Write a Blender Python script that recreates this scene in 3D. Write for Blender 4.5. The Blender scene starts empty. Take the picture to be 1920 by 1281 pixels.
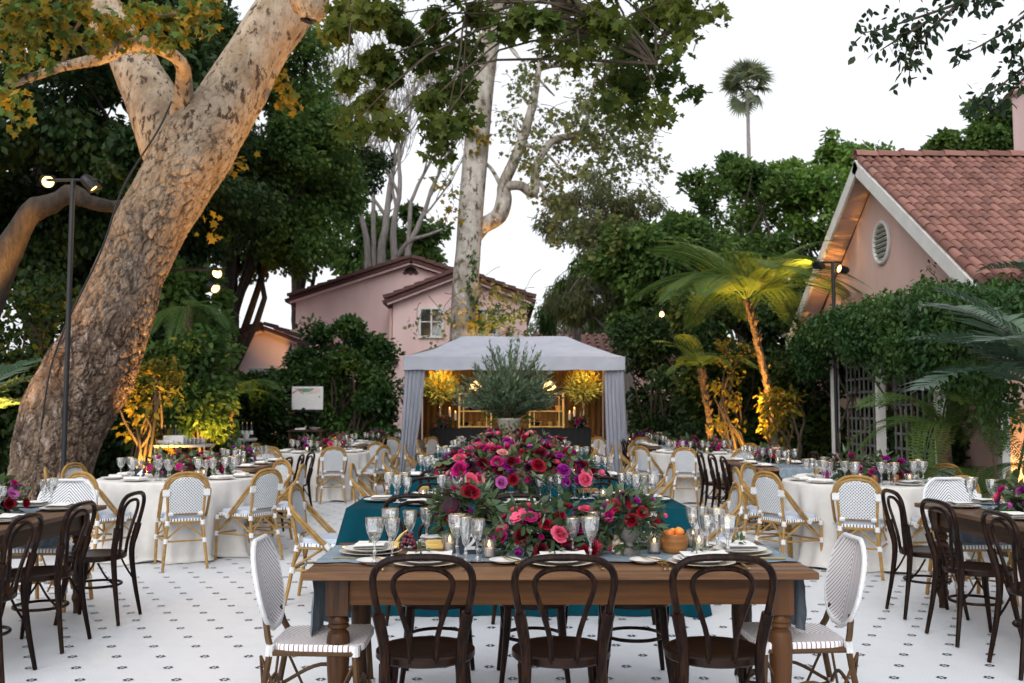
import bpy, math, random
import numpy as np
from mathutils import Vector, Matrix, Euler, noise

R = math.radians
PI = math.pi
rng = random.Random(11)
nrng = np.random.default_rng(11)
sc = bpy.context.scene
col = sc.collection

# ------------------------------------------------------------------ camera, world, sun, exposure
FPX, HORIZ, EYE = 1800.0, 770.0, 1.45
PITCH = math.atan((HORIZ - 640.5) / FPX)
YAW = math.atan(18.0 / FPX)
cam = bpy.data.objects.new('camera', bpy.data.cameras.new('camera'))
col.objects.link(cam)
cam.location = (0, 0, EYE)
cam.rotation_euler = (R(90) + PITCH, 0, -YAW)
cam.data.sensor_width = 36.0
cam.data.lens = 36.0 * FPX / 1920.0
cam.data.clip_start = 0.05
cam.data.clip_end = 2000
cam.data.dof.use_dof = True
cam.data.dof.focus_distance = 4.9
cam.data.dof.aperture_fstop = 4.5
sc.camera = cam

world = bpy.data.worlds.new('World')
sc.world = world
world.use_nodes = True
wn = world.node_tree.nodes
wl = world.node_tree.links
bg = wn['Background']
sky = wn.new('ShaderNodeTexSky')
sky.sky_type = 'NISHITA'
sky.sun_disc = False
sky.sun_elevation = R(34)
sky.sun_rotation = R(195)
sky.air_density = 1.0
sky.dust_density = 3.0
hs = wn.new('ShaderNodeHueSaturation')
hs.inputs['Saturation'].default_value = 0.12
wl.new(sky.outputs[0], hs.inputs['Color'])
ov = wn.new('ShaderNodeMix')          # even overcast veil over the clear sky
ov.data_type = 'RGBA'
ov.inputs[0].default_value = 0.6
ov.inputs[7].default_value = (5.75, 5.9, 6.25, 1)
wl.new(hs.outputs[0], ov.inputs[6])
wl.new(ov.outputs[2], bg.inputs[0])
bg.inputs[1].default_value = 0.15

sun = bpy.data.objects.new('sun', bpy.data.lights.new('sun', 'SUN'))
col.objects.link(sun)
sun.data.energy = 1.35
sun.data.angle = R(60)
sun.data.color = (1.0, 0.97, 0.94)
sun.rotation_euler = (R(56), 0, R(-15))
sc.view_settings.view_transform = 'Standard'
sc.view_settings.look = 'None'
sc.view_settings.exposure = 0.45
sc.view_settings.gamma = 1.0
sc.view_settings.use_curve_mapping = False
sc.cycles.use_denoising = True
sc.cycles.max_bounces = 8
sc.cycles.diffuse_bounces = 3
sc.cycles.glossy_bounces = 3
sc.cycles.transmission_bounces = 6
sc.cycles.transparent_max_bounces = 24
sc.cycles.sample_clamp_indirect = 4.0
sc.cycles.caustics_reflective = False
sc.cycles.caustics_refractive = False

_CM = Euler((R(90) + PITCH, 0, -YAW)).to_matrix()


def ray(px, py):
    return _CM @ Vector(((px - 960.0) / FPX, (640.5 - py) / FPX, -1.0))


def P(px, py, Y):
    """world point seen at this place of the 1920-wide photograph, Y metres ahead"""
    d = ray(px, py)
    return Vector((0, 0, EYE)) + d * (Y / d.y)


def G(px, py, z=0.0):
    """world point seen at this place, on the level z"""
    d = ray(px, py)
    return Vector((0, 0, EYE)) + d * ((z - EYE) / d.z)


# ------------------------------------------------------------------ materials
MATS = {}


def srgb(r, g, b):
    f = lambda c: (c / 255 / 12.92) if c / 255 <= 0.04045 else ((c / 255 + 0.055) / 1.055) ** 2.4
    return (f(r), f(g), f(b))


class NT:
    def __init__(s, name):
        s.m = bpy.data.materials.new(name)
        s.m.use_nodes = True
        s.t = s.m.node_tree
        s.n = s.t.nodes
        s.b = s.n['Principled BSDF']
        s.out = s.n['Material Output']
        MATS[name] = s.m

    def new(s, typ, **kw):
        n = s.n.new(typ)
        for k, v in kw.items():
            setattr(n, k, v)
        return n

    def link(s, a, b):
        s.t.links.new(a, b)

    def math(s, op, a, b=None, c=None):
        n = s.n.new('ShaderNodeMath')
        n.operation = op
        for i, x in enumerate((a, b, c)):
            if x is None:
                continue
            if isinstance(x, (int, float)):
                n.inputs[i].default_value = x
            else:
                s.link(x, n.inputs[i])
        return n.outputs[0]

    def mix(s, fac, a, b):
        n = s.n.new('ShaderNodeMix')
        n.data_type = 'RGBA'
        for sock, x in ((n.inputs[0], fac), (n.inputs[6], a), (n.inputs[7], b)):
            if isinstance(x, (int, float)):
                sock.default_value = x
            elif isinstance(x, tuple):
                sock.default_value = (*x[:3], 1)
            else:
                s.link(x, sock)
        return n.outputs[2]

    def coord(s, kind='Object'):
        return s.new('ShaderNodeTexCoord').outputs[kind]

    def mapped(s, scale=(1, 1, 1), kind='Object'):
        mp = s.new('ShaderNodeMapping')
        mp.inputs['Scale'].default_value = scale
        s.link(s.coord(kind), mp.inputs[0])
        return mp.outputs[0]

    def noise(s, scale, detail=4, vec=None, rough=0.55):
        n = s.new('ShaderNodeTexNoise')
        n.inputs['Scale'].default_value = scale
        n.inputs['Detail'].default_value = detail
        n.inputs['Roughness'].default_value = rough
        s.link(vec if vec is not None else s.coord(), n.inputs['Vector'])
        return n.outputs['Fac']

    def ramp(s, fac, lo, hi):
        n = s.new('ShaderNodeMapRange')
        n.inputs[1].default_value = lo
        n.inputs[2].default_value = hi
        s.link(fac, n.inputs[0])
        return n.outputs[0]

    def bump(s, h, strength=0.3, dist=0.01):
        n = s.new('ShaderNodeBump')
        n.inputs['Strength'].default_value = strength
        n.inputs['Distance'].default_value = dist
        s.link(h, n.inputs['Height'])
        s.link(n.outputs[0], s.b.inputs['Normal'])

    def xyz(s, vec=None):
        n = s.new('ShaderNodeSeparateXYZ')
        s.link(vec if vec is not None else s.coord(), n.inputs[0])
        return n.outputs


def mat(name, c, c2=None, rough=0.6, metal=0.0, scale=6.0, stretch=(1, 1, 1), bump=0.0, bscale=60.0, spec=0.5, lo=0.35, hi=0.65, bdist=0.004):
    t = NT(name)
    b = t.b
    b.inputs['Roughness'].default_value = rough
    b.inputs['Metallic'].default_value = metal
    b.inputs['Specular IOR Level'].default_value = spec
    if c2 is None:
        c2 = tuple(x * 0.78 for x in c)
    vec = t.mapped(stretch)
    t.link(t.mix(t.ramp(t.noise(scale, 5, vec), lo, hi), c, c2), b.inputs['Base Color'])
    if bump:
        t.bump(t.noise(bscale, 4, vec), bump, bdist)
    return t.m


def leafmat(name, c, c2, trans=0.35, rough=0.55, spec=0.2, tone=0.6):
    t = NT(name)
    a = t.new('ShaderNodeAttribute', attribute_name='v')
    cc = t.mix(a.outputs['Fac'], c, c2)
    if tone:      # drifts between fresher and duller sprays
        gq = t.new('ShaderNodeNewGeometry')
        nz = t.ramp(t.noise(0.9, 3, gq.outputs['Position']), 0.38, 0.66)
        cc = t.mix(t.math('MULTIPLY', nz, tone), cc, (c2[0] * 1.5 + 0.012, c2[1] * 1.28 + 0.008, c2[2] * 1.0))
        nz2 = t.ramp(t.noise(2.3, 2, gq.outputs['Position']), 0.55, 0.72)
        cc = t.mix(t.math('MULTIPLY', nz2, tone), cc, (c[0] * 0.8, c[1] * 0.75, c[2] * 0.9))
    t.link(cc, t.b.inputs['Base Color'])
    t.b.inputs['Roughness'].default_value = rough
    t.b.inputs['Specular IOR Level'].default_value = spec
    tr = t.new('ShaderNodeBsdfTranslucent')
    t.link(cc, tr.inputs[0])
    mx = t.new('ShaderNodeMixShader')
    mx.inputs[0].default_value = trans
    t.link(t.b.outputs[0], mx.inputs[1])
    t.link(tr.outputs[0], mx.inputs[2])
    t.link(mx.outputs[0], t.out.inputs[0])
    return t.m


def emit(name, c, strength):
    t = NT(name)
    t.b.inputs['Base Color'].default_value = (*c, 1)
    t.b.inputs['Emission Color'].default_value = (*c, 1)
    t.b.inputs['Emission Strength'].default_value = strength
    return t.m


def glassmat(name, tint=(1, 1, 1), edge=1.15, white_veil=0.0):
    """thin crystal: clear face on, bright reflections at grazing angles, cut facets by bump"""
    t = NT(name)
    tr = t.new('ShaderNodeBsdfTransparent')
    tr.inputs[0].default_value = (*tint, 1)
    gl = t.new('ShaderNodeBsdfGlossy')
    gl.inputs['Roughness'].default_value = 0.04
    gl.inputs[0].default_value = (1, 1, 1, 1)
    fr = t.new('ShaderNodeFresnel')
    fr.inputs[0].default_value = 1.5
    f = t.math('MINIMUM', t.math('MULTIPLY_ADD', fr.outputs[0], edge, 0.07), 0.95)
    mx = t.new('ShaderNodeMixShader')
    t.link(f, mx.inputs[0])
    t.link(tr.outputs[0], mx.inputs[1])
    t.link(gl.outputs[0], mx.inputs[2])
    t.n.remove(t.b)
    # white veil mixed in, standing in for bright sky refracted by the facets
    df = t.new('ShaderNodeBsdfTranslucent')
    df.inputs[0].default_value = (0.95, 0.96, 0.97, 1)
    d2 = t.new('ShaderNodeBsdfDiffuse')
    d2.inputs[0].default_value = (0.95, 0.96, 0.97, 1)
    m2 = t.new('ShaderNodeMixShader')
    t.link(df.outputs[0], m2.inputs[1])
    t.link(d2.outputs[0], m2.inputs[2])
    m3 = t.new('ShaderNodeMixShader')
    m3.inputs[0].default_value = white_veil
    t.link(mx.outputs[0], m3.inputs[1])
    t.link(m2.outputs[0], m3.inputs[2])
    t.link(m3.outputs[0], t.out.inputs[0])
    return t.m


# glass, metal, cloth
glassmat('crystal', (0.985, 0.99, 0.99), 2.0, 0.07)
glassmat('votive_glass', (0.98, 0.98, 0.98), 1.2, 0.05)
glassmat('window_glass', (0.55, 0.6, 0.62), 1.4)
mat('gold', (0.75, 0.52, 0.2), rough=0.22, metal=1.0)
mat('brass_frame', (0.78, 0.5, 0.16), rough=0.35, metal=0.6)
mat('linen', (0.66, 0.64, 0.615), (0.57, 0.55, 0.525), rough=0.9, scale=5, bump=0.25, bscale=350)
mat('napkin', (0.8, 0.785, 0.76), (0.72, 0.7, 0.67), rough=0.9, scale=12, bump=0.3, bscale=200)
mat('teal_cloth', (0.003, 0.050, 0.071), (0.002, 0.038, 0.055), rough=0.85, spec=0.06, scale=4, bump=0.25, bscale=380)
mat('runner', (0.24, 0.29, 0.34), (0.17, 0.22, 0.26), rough=0.95, spec=0.1, scale=25, stretch=(1, 4, 1), bump=0.4, bscale=260)
mat('runner_end', (0.05, 0.085, 0.09), (0.035, 0.06, 0.065), rough=0.95, scale=25, bump=0.4, bscale=260)
mat('ceramic', (0.78, 0.77, 0.74), (0.74, 0.72, 0.69), rough=0.3, scale=10)
mat('charger', (0.55, 0.5, 0.43), (0.46, 0.41, 0.34), rough=0.35, scale=18)
mat('cushion', (0.5, 0.55, 0.64), (0.44, 0.49, 0.57), rough=0.9, scale=14, bump=0.2, bscale=240)
mat('tent_cloth', (0.385, 0.40, 0.455), (0.34, 0.355, 0.41), rough=0.85, scale=3, bump=0.2, bscale=200)
mat('drape', (0.30, 0.315, 0.365), (0.24, 0.252, 0.30), rough=0.9, scale=4, stretch=(4, 4, 0.4), bump=0.2, bscale=150)
mat('dark_drape', (0.045, 0.045, 0.05), rough=0.9)
mat('black_cloth', (0.006, 0.006, 0.008), rough=0.85)
mat('black_metal', (0.012, 0.013, 0.016), rough=0.45, metal=0.3)
mat('backdrop', (0.06, 0.034, 0.014), (0.03, 0.017, 0.008), rough=0.7, scale=14, stretch=(1, 1, 0.12), bump=0.4, bscale=30)
# wood
mat('dark_bentwood', (0.007, 0.0034, 0.0025), (0.024, 0.010, 0.0055), rough=0.3, spec=0.10, lo=0.45, hi=0.6, scale=9, stretch=(6, 6, 1), bump=0.08, bscale=120)
mat('seat_wood', (0.02, 0.0085, 0.005), (0.009, 0.0045, 0.003), rough=0.32, spec=0.16, scale=6, stretch=(1, 8, 1))
mat('rattan', (0.36, 0.218, 0.066), (0.24, 0.132, 0.036), rough=0.45, spec=0.3, scale=14, stretch=(1, 1, 1), bump=0.1, bscale=80)
mat('cane_brown', (0.085, 0.045, 0.017), (0.055, 0.027, 0.010), rough=0.4, spec=0.25, scale=14)
mat('wrap_white', (0.66, 0.665, 0.675), (0.55, 0.555, 0.565), rough=0.6, scale=40)
mat('wood_bowl', (0.36, 0.16, 0.045), (0.2, 0.075, 0.018), rough=0.35, scale=5, stretch=(1, 1, 9))
mat('board_wood', (0.10, 0.045, 0.022), (0.06, 0.026, 0.012), rough=0.4, scale=6, stretch=(1, 8, 1))


def plankwood(name, c, c2, c3, axis=0, rough=0.5):
    t = NT(name)
    st = [14, 14, 14]
    st[axis] = 0.9
    vec = t.mapped(tuple(st))
    oi = t.new('ShaderNodeObjectInfo')
    add = t.new('ShaderNodeVectorMath', operation='ADD')
    t.link(vec, add.inputs[0])
    sc_ = t.new('ShaderNodeVectorMath', operation='SCALE')
    sc_.inputs[0].default_value = (17, 31, 23)
    t.link(oi.outputs['Random'], sc_.inputs['Scale'])
    t.link(sc_.outputs[0], add.inputs[1])
    n1 = t.noise(2.2, 8, add.outputs[0], 0.65)
    n2 = t.noise(0.35, 3, add.outputs[0])
    c1 = t.mix(t.ramp(n1, 0.40, 0.62), c, c2)
    c1 = t.mix(t.ramp(n2, 0.48, 0.72), c1, c3)
    hv = t.new('ShaderNodeHueSaturation')
    t.link(t.math('MULTIPLY_ADD', oi.outputs['Random'], 0.55, 0.72), hv.inputs['Value'])
    t.link(c1, hv.inputs['Color'])
    t.link(hv.outputs[0], t.b.inputs['Base Color'])
    t.b.inputs['Roughness'].default_value = rough
    t.b.inputs['Specular IOR Level'].default_value = 0.22
    t.bump(n1, 0.25, 0.003)
    return t.m


plankwood('table_top_wood', (0.135, 0.065, 0.029), (0.045, 0.019, 0.009), (0.22, 0.125, 0.068), 0, 0.5)
plankwood('table_top_wood_long', (0.17, 0.10, 0.058), (0.10, 0.052, 0.03), (0.22, 0.14, 0.09), 1, 0.42)
plankwood('apron_wood', (0.085, 0.032, 0.008), (0.024, 0.009, 0.003), (0.15, 0.06, 0.014), 0, 0.5)
plankwood('leg_wood', (0.055, 0.022, 0.008), (0.014, 0.006, 0.003), (0.10, 0.042, 0.015), 2, 0.4)
plankwood('dark_table_wood', (0.06, 0.032, 0.018), (0.03, 0.016, 0.01), (0.085, 0.05, 0.03), 1, 0.42)

# plaster, roof, ground
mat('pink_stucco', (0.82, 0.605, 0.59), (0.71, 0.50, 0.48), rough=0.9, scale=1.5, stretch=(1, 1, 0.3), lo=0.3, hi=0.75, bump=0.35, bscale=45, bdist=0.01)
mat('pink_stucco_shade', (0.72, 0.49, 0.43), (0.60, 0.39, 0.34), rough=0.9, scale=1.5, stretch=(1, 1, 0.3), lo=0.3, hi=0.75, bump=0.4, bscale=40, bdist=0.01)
mat('brown_tile', (0.10, 0.032, 0.026), (0.065, 0.02, 0.017), rough=0.7, scale=5, bump=0.3)
mat('white_paint', (0.70, 0.69, 0.66), (0.62, 0.6, 0.57), rough=0.55, scale=4, bump=0.1)
mat('shaded_lattice_paint', (0.17, 0.17, 0.165), (0.10, 0.10, 0.095), rough=0.8, scale=9)  # white lattice paint darkened, the arbor's shade put into the colour
mat('grey_paint', (0.32, 0.34, 0.37), (0.26, 0.28, 0.31), rough=0.6, scale=6)
mat('grey_stone', (0.20, 0.19, 0.175), (0.11, 0.105, 0.095), rough=0.85, scale=14, bump=0.4, bscale=70)
mat('stone', (0.42, 0.40, 0.37), (0.30, 0.285, 0.26), rough=0.85, scale=9, bump=0.4, bscale=60)
mat('urn_stone', (0.46, 0.43, 0.38), (0.34, 0.31, 0.27), rough=0.85, scale=8, stretch=(1, 1, 0.5), bump=0.4, bscale=50)
mat('soil', (0.035, 0.024, 0.016), (0.02, 0.014, 0.01), rough=0.95, scale=3, bump=0.6, bscale=20)
mat('curtain', (0.55, 0.53, 0.48), (0.45, 0.43, 0.39), rough=0.9, scale=10, stretch=(6, 1, 0.2))
mat('dark_void', (0.012, 0.010, 0.009), rough=0.9)


def rooftile():
    t = NT('clay_tile')
    oi = t.new('ShaderNodeObjectInfo')
    c = t.mix(oi.outputs['Random'], (0.13, 0.052, 0.038), (0.275, 0.128, 0.098))
    g = t.new('ShaderNodeNewGeometry')
    n = t.noise(3.0, 5, g.outputs['Position'])
    c = t.mix(t.math('MULTIPLY', t.ramp(n, 0.56, 0.72), 0.75), c, (0.09, 0.05, 0.045))
    t.link(c, t.b.inputs['Base Color'])
    t.b.inputs['Roughness'].default_value = 0.75
    t.bump(t.noise(40, 4), 0.3, 0.004)


rooftile()


def floor_mat():
    t = NT('mosaic_floor')
    vec = t.coord()
    v = t.new('ShaderNodeTexVoronoi')
    v.feature = 'DISTANCE_TO_EDGE'
    v.inputs['Scale'].default_value = 40
    v.inputs['Randomness'].default_value = 0.0
    # rows offset by half a tile: a hexagonal setting
    x, y, z = t.xyz(vec)
    yy = t.math('MULTIPLY', y, 1.1547)
    row = t.math('FLOOR', t.math('MULTIPLY', yy, 40.0))
    off = t.math('MULTIPLY', t.math('MODULO', row, 2.0), 0.0125)
    cb = t.new('ShaderNodeCombineXYZ')
    t.link(t.math('ADD', x, off), cb.inputs[0])
    t.link(yy, cb.inputs[1])
    t.link(cb.outputs[0], v.inputs['Vector'])
    gr = t.ramp(v.outputs['Distance'], 0.02, 0.07)
    n = t.noise(0.55, 4, vec)
    n2 = t.noise(7, 4, vec)
    n3 = t.noise(130, 1, vec)
    base = t.mix(t.ramp(n, 0.3, 0.7), (0.715, 0.735, 0.765), (0.64, 0.66, 0.69))
    base = t.mix(t.math('MULTIPLY', t.ramp(n2, 0.5, 0.75), 0.35), base, (0.56, 0.56, 0.57))
    base = t.mix(t.math('MULTIPLY', n3, 0.12), base, (0.5, 0.5, 0.52))
    t.link(t.mix(gr, (0.56, 0.575, 0.60), base), t.b.inputs['Base Color'])
    t.b.inputs['Roughness'].default_value = 0.42
    t.b.inputs['Specular IOR Level'].default_value = 0.35
    t.bump(gr, 0.35, 0.001)


floor_mat()
mat('inlay_navy', (0.010, 0.020, 0.055), (0.008, 0.014, 0.035), rough=0.4)


def weave(name, axes, thread, dot, pitch, thr=0.35):
    """basket weave: pale strands with small staggered knots"""
    t = NT(name)
    o = t.xyz()
    a, b = o[axes[0]], o[axes[1]]
    k = 2 * PI / pitch
    ca = t.math('COSINE', t.math('MULTIPLY', a, k))
    cb_ = t.math('COSINE', t.math('MULTIPLY', b, k))
    pr = t.math('MULTIPLY', ca, cb_)
    d = t.ramp(pr, thr, thr + 0.15)
    fine = t.noise(30, 3)
    pale = t.mix(fine, thread, tuple(x * 0.86 for x in thread))
    t.link(t.mix(d, pale, dot), t.b.inputs['Base Color'])
    t.b.inputs['Roughness'].default_value = 0.55
    s1 = t.math('SINE', t.math('MULTIPLY', a, k * 2))
    s2 = t.math('SINE', t.math('MULTIPLY', b, k * 2))
    t.bump(t.math('MULTIPLY', s1, s2), 0.3, 0.002)


def chevron(name, axes, thread, line, pitch, duty=0.36):
    t = NT(name)
    o = t.xyz()
    a, b = o[axes[0]], o[axes[1]]
    s_ = t.math('ADD', b, t.math('MULTIPLY', t.math('ABSOLUTE', a), 0.95))
    fr = t.math('FRACT', t.math('DIVIDE', t.math('ADD', s_, 5.0), pitch))
    cut = t.math('LESS_THAN', fr, duty)
    fine = t.noise(40, 3)
    pale = t.mix(fine, thread, tuple(x * 0.86 for x in thread))
    t.link(t.mix(cut, pale, line), t.b.inputs['Base Color'])
    t.b.inputs['Roughness'].default_value = 0.55
    t.bump(fr, 0.4, 0.002)


weave('weave_back', (0, 2), (0.66, 0.675, 0.69), (0.015, 0.04, 0.085), 0.027, 0.20)
weave('weave_seat', (0, 1), (0.74, 0.75, 0.76), (0.015, 0.04, 0.085), 0.027, 0.22)
weave('weave_side', (0, 2), (0.55, 0.56, 0.58), (0.015, 0.03, 0.06), 0.022, 0.0)
chevron('chevron_back', (0, 2), (0.72, 0.70, 0.71), (0.15, 0.055, 0.075), 0.025, 0.22)
chevron('chevron_seat', (0, 1), (0.72, 0.70, 0.71), (0.15, 0.055, 0.075), 0.025, 0.22)
chevron('chevron_blue_back', (0, 2), (0.72, 0.73, 0.75), (0.05, 0.07, 0.11), 0.023, 0.33)
chevron('chevron_blue_seat', (0, 1), (0.72, 0.73, 0.75), (0.05, 0.07, 0.11), 0.023, 0.33)


def bark_big():
    """rough plated brown bark low down, smoother mottled cream and grey higher up"""
    t = NT('sycamore_bark')
    g = t.coord()
    x, y, z = t.xyz(g)
    st = t.mapped((5.0, 5.0, 2.6))
    n1 = t.noise(1.0, 7, st, 0.6)
    n2 = t.noise(2.3, 6, st, 0.65)
    n3 = t.noise(0.8, 3)
    rough_c = t.mix(t.ramp(n1, 0.35, 0.66), (0.085, 0.055, 0.038), (0.25, 0.175, 0.125))
    rough_c = t.mix(t.ramp(n2, 0.55, 0.62), rough_c, (0.37, 0.30, 0.25))
    sm = t.mix(t.ramp(n1, 0.4, 0.6), (0.42, 0.34, 0.255), (0.27, 0.20, 0.135))
    sm = t.mix(t.ramp(n2, 0.545, 0.60), sm, (0.075, 0.052, 0.036))
    sm = t.mix(t.ramp(n3, 0.55, 0.7), sm, (0.4, 0.34, 0.28))
    hz = t.ramp(t.math('ADD', z, t.math('MULTIPLY', n3, 1.6)), 3.3, 5.6)
    pa = t.new('ShaderNodeAttribute', attribute_name='plate')
    pc = t.mix(t.ramp(pa.outputs['Fac'], 0.12, 0.55), (0.055, 0.036, 0.026), (0.20, 0.14, 0.10))
    pc = t.mix(t.ramp(pa.outputs['Fac'], 0.70, 0.92), pc, (0.42, 0.335, 0.275))
    rough_c = t.mix(0.30, rough_c, pc)
    sm = t.mix(t.math('MULTIPLY', t.ramp(n2, 0.40, 0.34), 0.8), sm, (0.30, 0.17, 0.055))
    c = t.mix(hz, rough_c, sm)
    # fissures between bark plates at two sizes, in wandering coordinates
    wob = t.new('ShaderNodeTexNoise')
    wob.inputs['Scale'].default_value = 3.5
    wob.inputs['Detail'].default_value = 4
    t.link(g, wob.inputs['Vector'])
    vs_ = t.new('ShaderNodeVectorMath', operation='MULTIPLY_ADD')
    vs_.inputs[1].default_value = (0.22, 0.22, 0.22)
    t.link(wob.outputs['Color'], vs_.inputs[0])
    t.link(g, vs_.inputs[2])
    fis = []
    for sc_, st_ in ((7.5, (1, 1, 0.42)), (17.0, (1, 1, 0.5))):
        mp = t.new('ShaderNodeMapping')
        mp.inputs['Scale'].default_value = st_
        t.link(vs_.outputs[0], mp.inputs[0])
        vo = t.new('ShaderNodeTexVoronoi')
        vo.feature = 'DISTANCE_TO_EDGE'
        vo.inputs['Scale'].default_value = sc_
        t.link(mp.outputs[0], vo.inputs['Vector'])
        fis.append(t.ramp(vo.outputs['Distance'], 0.0, 0.11))
    lowz = t.math('SUBTRACT', 1.0, t.math('MULTIPLY', hz, 0.9))
    broken = t.ramp(t.noise(1.6, 4), 0.40, 0.60)
    f1 = t.math('MULTIPLY', t.math('SUBTRACT', 1.0, fis[0]), t.math('MULTIPLY', lowz, t.math('MULTIPLY_ADD', broken, 0.7, 0.3)))
    f2 = t.math('MULTIPLY', t.math('SUBTRACT', 1.0, fis[1]), t.math('MULTIPLY', lowz, t.math('MULTIPLY_ADD', broken, 0.45, 0.15)))
    fall = t.math('MAXIMUM', f1, f2)
    c = t.mix(t.math('MULTIPLY', fall, 0.9), c, (0.018, 0.011, 0.008))
    cav = t.new('ShaderNodeAttribute', attribute_name='crack')
    c = t.mix(t.math('MULTIPLY', cav.outputs['Fac'], 0.92), c, (0.016, 0.010, 0.007))
    t.link(c, t.b.inputs['Base Color'])
    t.b.inputs['Roughness'].default_value = 0.9
    t.b.inputs['Specular IOR Level'].default_value = 0.2
    t.bump(t.math('SUBTRACT', t.math('ADD', n2, t.math('MULTIPLY', t.noise(9, 5, st), 0.7)), t.math('MULTIPLY', fall, 1.3)), 0.8, 0.03)


bark_big()


def bark_pale():
    t = NT('pale_bark')
    st = t.mapped((3.0, 3.0, 1.9))
    n1 = t.noise(0.7, 6, st, 0.65)
    n2 = t.noise(1.9, 6, st, 0.7)
    c = t.mix(t.ramp(n1, 0.42, 0.58), (0.40, 0.375, 0.335), (0.22, 0.19, 0.155))
    c = t.mix(t.ramp(n2, 0.55, 0.60), c, (0.085, 0.065, 0.045))
    c = t.mix(t.ramp(n2, 0.40, 0.36), c, (0.50, 0.47, 0.43))
    t.link(c, t.b.inputs['Base Color'])
    t.b.inputs['Roughness'].default_value = 0.9
    t.bump(n2, 0.5, 0.02)


bark_pale()
mat('dark_bark', (0.05, 0.034, 0.024), (0.022, 0.015, 0.011), rough=0.95, scale=5, stretch=(3, 3, 0.8), bump=0.8, bscale=14, bdist=0.02)
mat('grey_bark', (0.27, 0.245, 0.23), (0.17, 0.15, 0.14), rough=0.95, scale=4, stretch=(3, 3, 0.8), bump=0.6, bscale=14, bdist=0.02)
mat('fern_trunk', (0.16, 0.10, 0.05), (0.05, 0.03, 0.016), rough=0.95, scale=12, stretch=(1, 1, 1.6), bump=0.9, bscale=30, bdist=0.02)
mat('twig', (0.075, 0.055, 0.036), (0.045, 0.032, 0.02), rough=0.9, scale=20)
mat('stem_green', (0.07, 0.11, 0.03), (0.05, 0.08, 0.02), rough=0.6)
# foliage
leafmat('sycamore_leaf', (0.032, 0.072, 0.014), (0.115, 0.145, 0.026), 0.45)
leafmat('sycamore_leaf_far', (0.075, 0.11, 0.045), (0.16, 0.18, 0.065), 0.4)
leafmat('yellow_or_lit_leaf', (0.055, 0.085, 0.013), (0.25, 0.18, 0.02), 0.4)  # yellow puts warm lamplight into the leaf colour, besides truly turning leaves
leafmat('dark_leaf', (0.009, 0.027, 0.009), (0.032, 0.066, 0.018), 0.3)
leafmat('mid_leaf', (0.030, 0.074, 0.018), (0.085, 0.16, 0.04), 0.38)
leafmat('fresh_leaf', (0.055, 0.13, 0.022), (0.13, 0.235, 0.05), 0.4)
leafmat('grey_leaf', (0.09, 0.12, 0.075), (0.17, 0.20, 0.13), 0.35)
leafmat('pepper_leaf', (0.07, 0.10, 0.045), (0.17, 0.19, 0.085), 0.4)
leafmat('olive_leaf', (0.035, 0.082, 0.042), (0.17, 0.25, 0.17), 0.25, 0.4, 0.4)
leafmat('camellia_leaf', (0.014, 0.046, 0.012), (0.05, 0.115, 0.026), 0.2, 0.4, 0.3)
leafmat('ivy_leaf', (0.012, 0.042, 0.012), (0.036, 0.095, 0.022), 0.25, 0.45, 0.25)
leafmat('fern_leaf', (0.05, 0.11, 0.025), (0.10, 0.175, 0.045), 0.42)
leafmat('palm_leaf', (0.035, 0.080, 0.05), (0.075, 0.135, 0.09), 0.25, 0.35, 0.45)
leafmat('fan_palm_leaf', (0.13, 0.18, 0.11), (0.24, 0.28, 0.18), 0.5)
leafmat('near_leaf', (0.010, 0.024, 0.012), (0.024, 0.045, 0.018), 0.2)
leafmat('bouquet_leaf', (0.022, 0.05, 0.018), (0.07, 0.12, 0.05), 0.25, 0.4, 0.45)
leafmat('banana_leaf', (0.09, 0.12, 0.02), (0.20, 0.18, 0.03), 0.4)  # golden tone puts the warm lamplight into the leaf colour
for n_, c_, d_ in (
    ('petal_red', (0.36, 0.004, 0.026), (0.16, 0.002, 0.013)),
    ('petal_burgundy', (0.16, 0.003, 0.018), (0.07, 0.0015, 0.009)),
    ('petal_magenta', (0.58, 0.012, 0.20), (0.34, 0.006, 0.11)),
    ('petal_pink', (0.82, 0.16, 0.27), (0.72, 0.07, 0.17)),
    ('petal_blush', (0.86, 0.48, 0.43), (0.78, 0.30, 0.29)),
    ('petal_purple', (0.42, 0.022, 0.36), (0.26, 0.012, 0.22)),
    ('petal_plum', (0.045, 0.008, 0.022), (0.022, 0.005, 0.013)),
    ('petal_mauve', (0.60, 0.15, 0.46), (0.44, 0.07, 0.33)),
    ('petal_orange', (0.75, 0.30, 0.06), (0.6, 0.18, 0.03)),
):
    leafmat(n_, c_, d_, 0.25, 0.6, 0.3, 0.0)
mat('petal_heart', (0.02, 0.008, 0.014), rough=0.8)
# small
mat('wax', (0.90, 0.76, 0.62), (0.88, 0.72, 0.56), rough=0.5)
emit('flame', (1.0, 0.55, 0.16), 7.0)
emit('lamp_lens', (1.0, 0.62, 0.20), 3.3)
emit('bulb_small', (1.0, 0.60, 0.24), 2.0)
mat('grape', (0.13, 0.022, 0.035), (0.075, 0.012, 0.022), rough=0.3, scale=30)
mat('cheese', (0.66, 0.47, 0.16), (0.58, 0.38, 0.1), rough=0.5, scale=20)
mat('pear', (0.46, 0.42, 0.10), (0.34, 0.32, 0.07), rough=0.45, scale=20)
mat('apricot', (0.80, 0.30, 0.03), (0.75, 0.18, 0.03), rough=0.45, scale=10)
mat('shell', (0.78, 0.72, 0.64), (0.62, 0.42, 0.24), rough=0.35, scale=14, stretch=(1, 1, 5))
mat('navy_card', (0.012, 0.022, 0.042), rough=0.5)
mat('white_ink', (0.82, 0.82, 0.82), rough=0.6)
mat('paper', (0.80, 0.79, 0.77), (0.77, 0.76, 0.74), rough=0.7)
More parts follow.
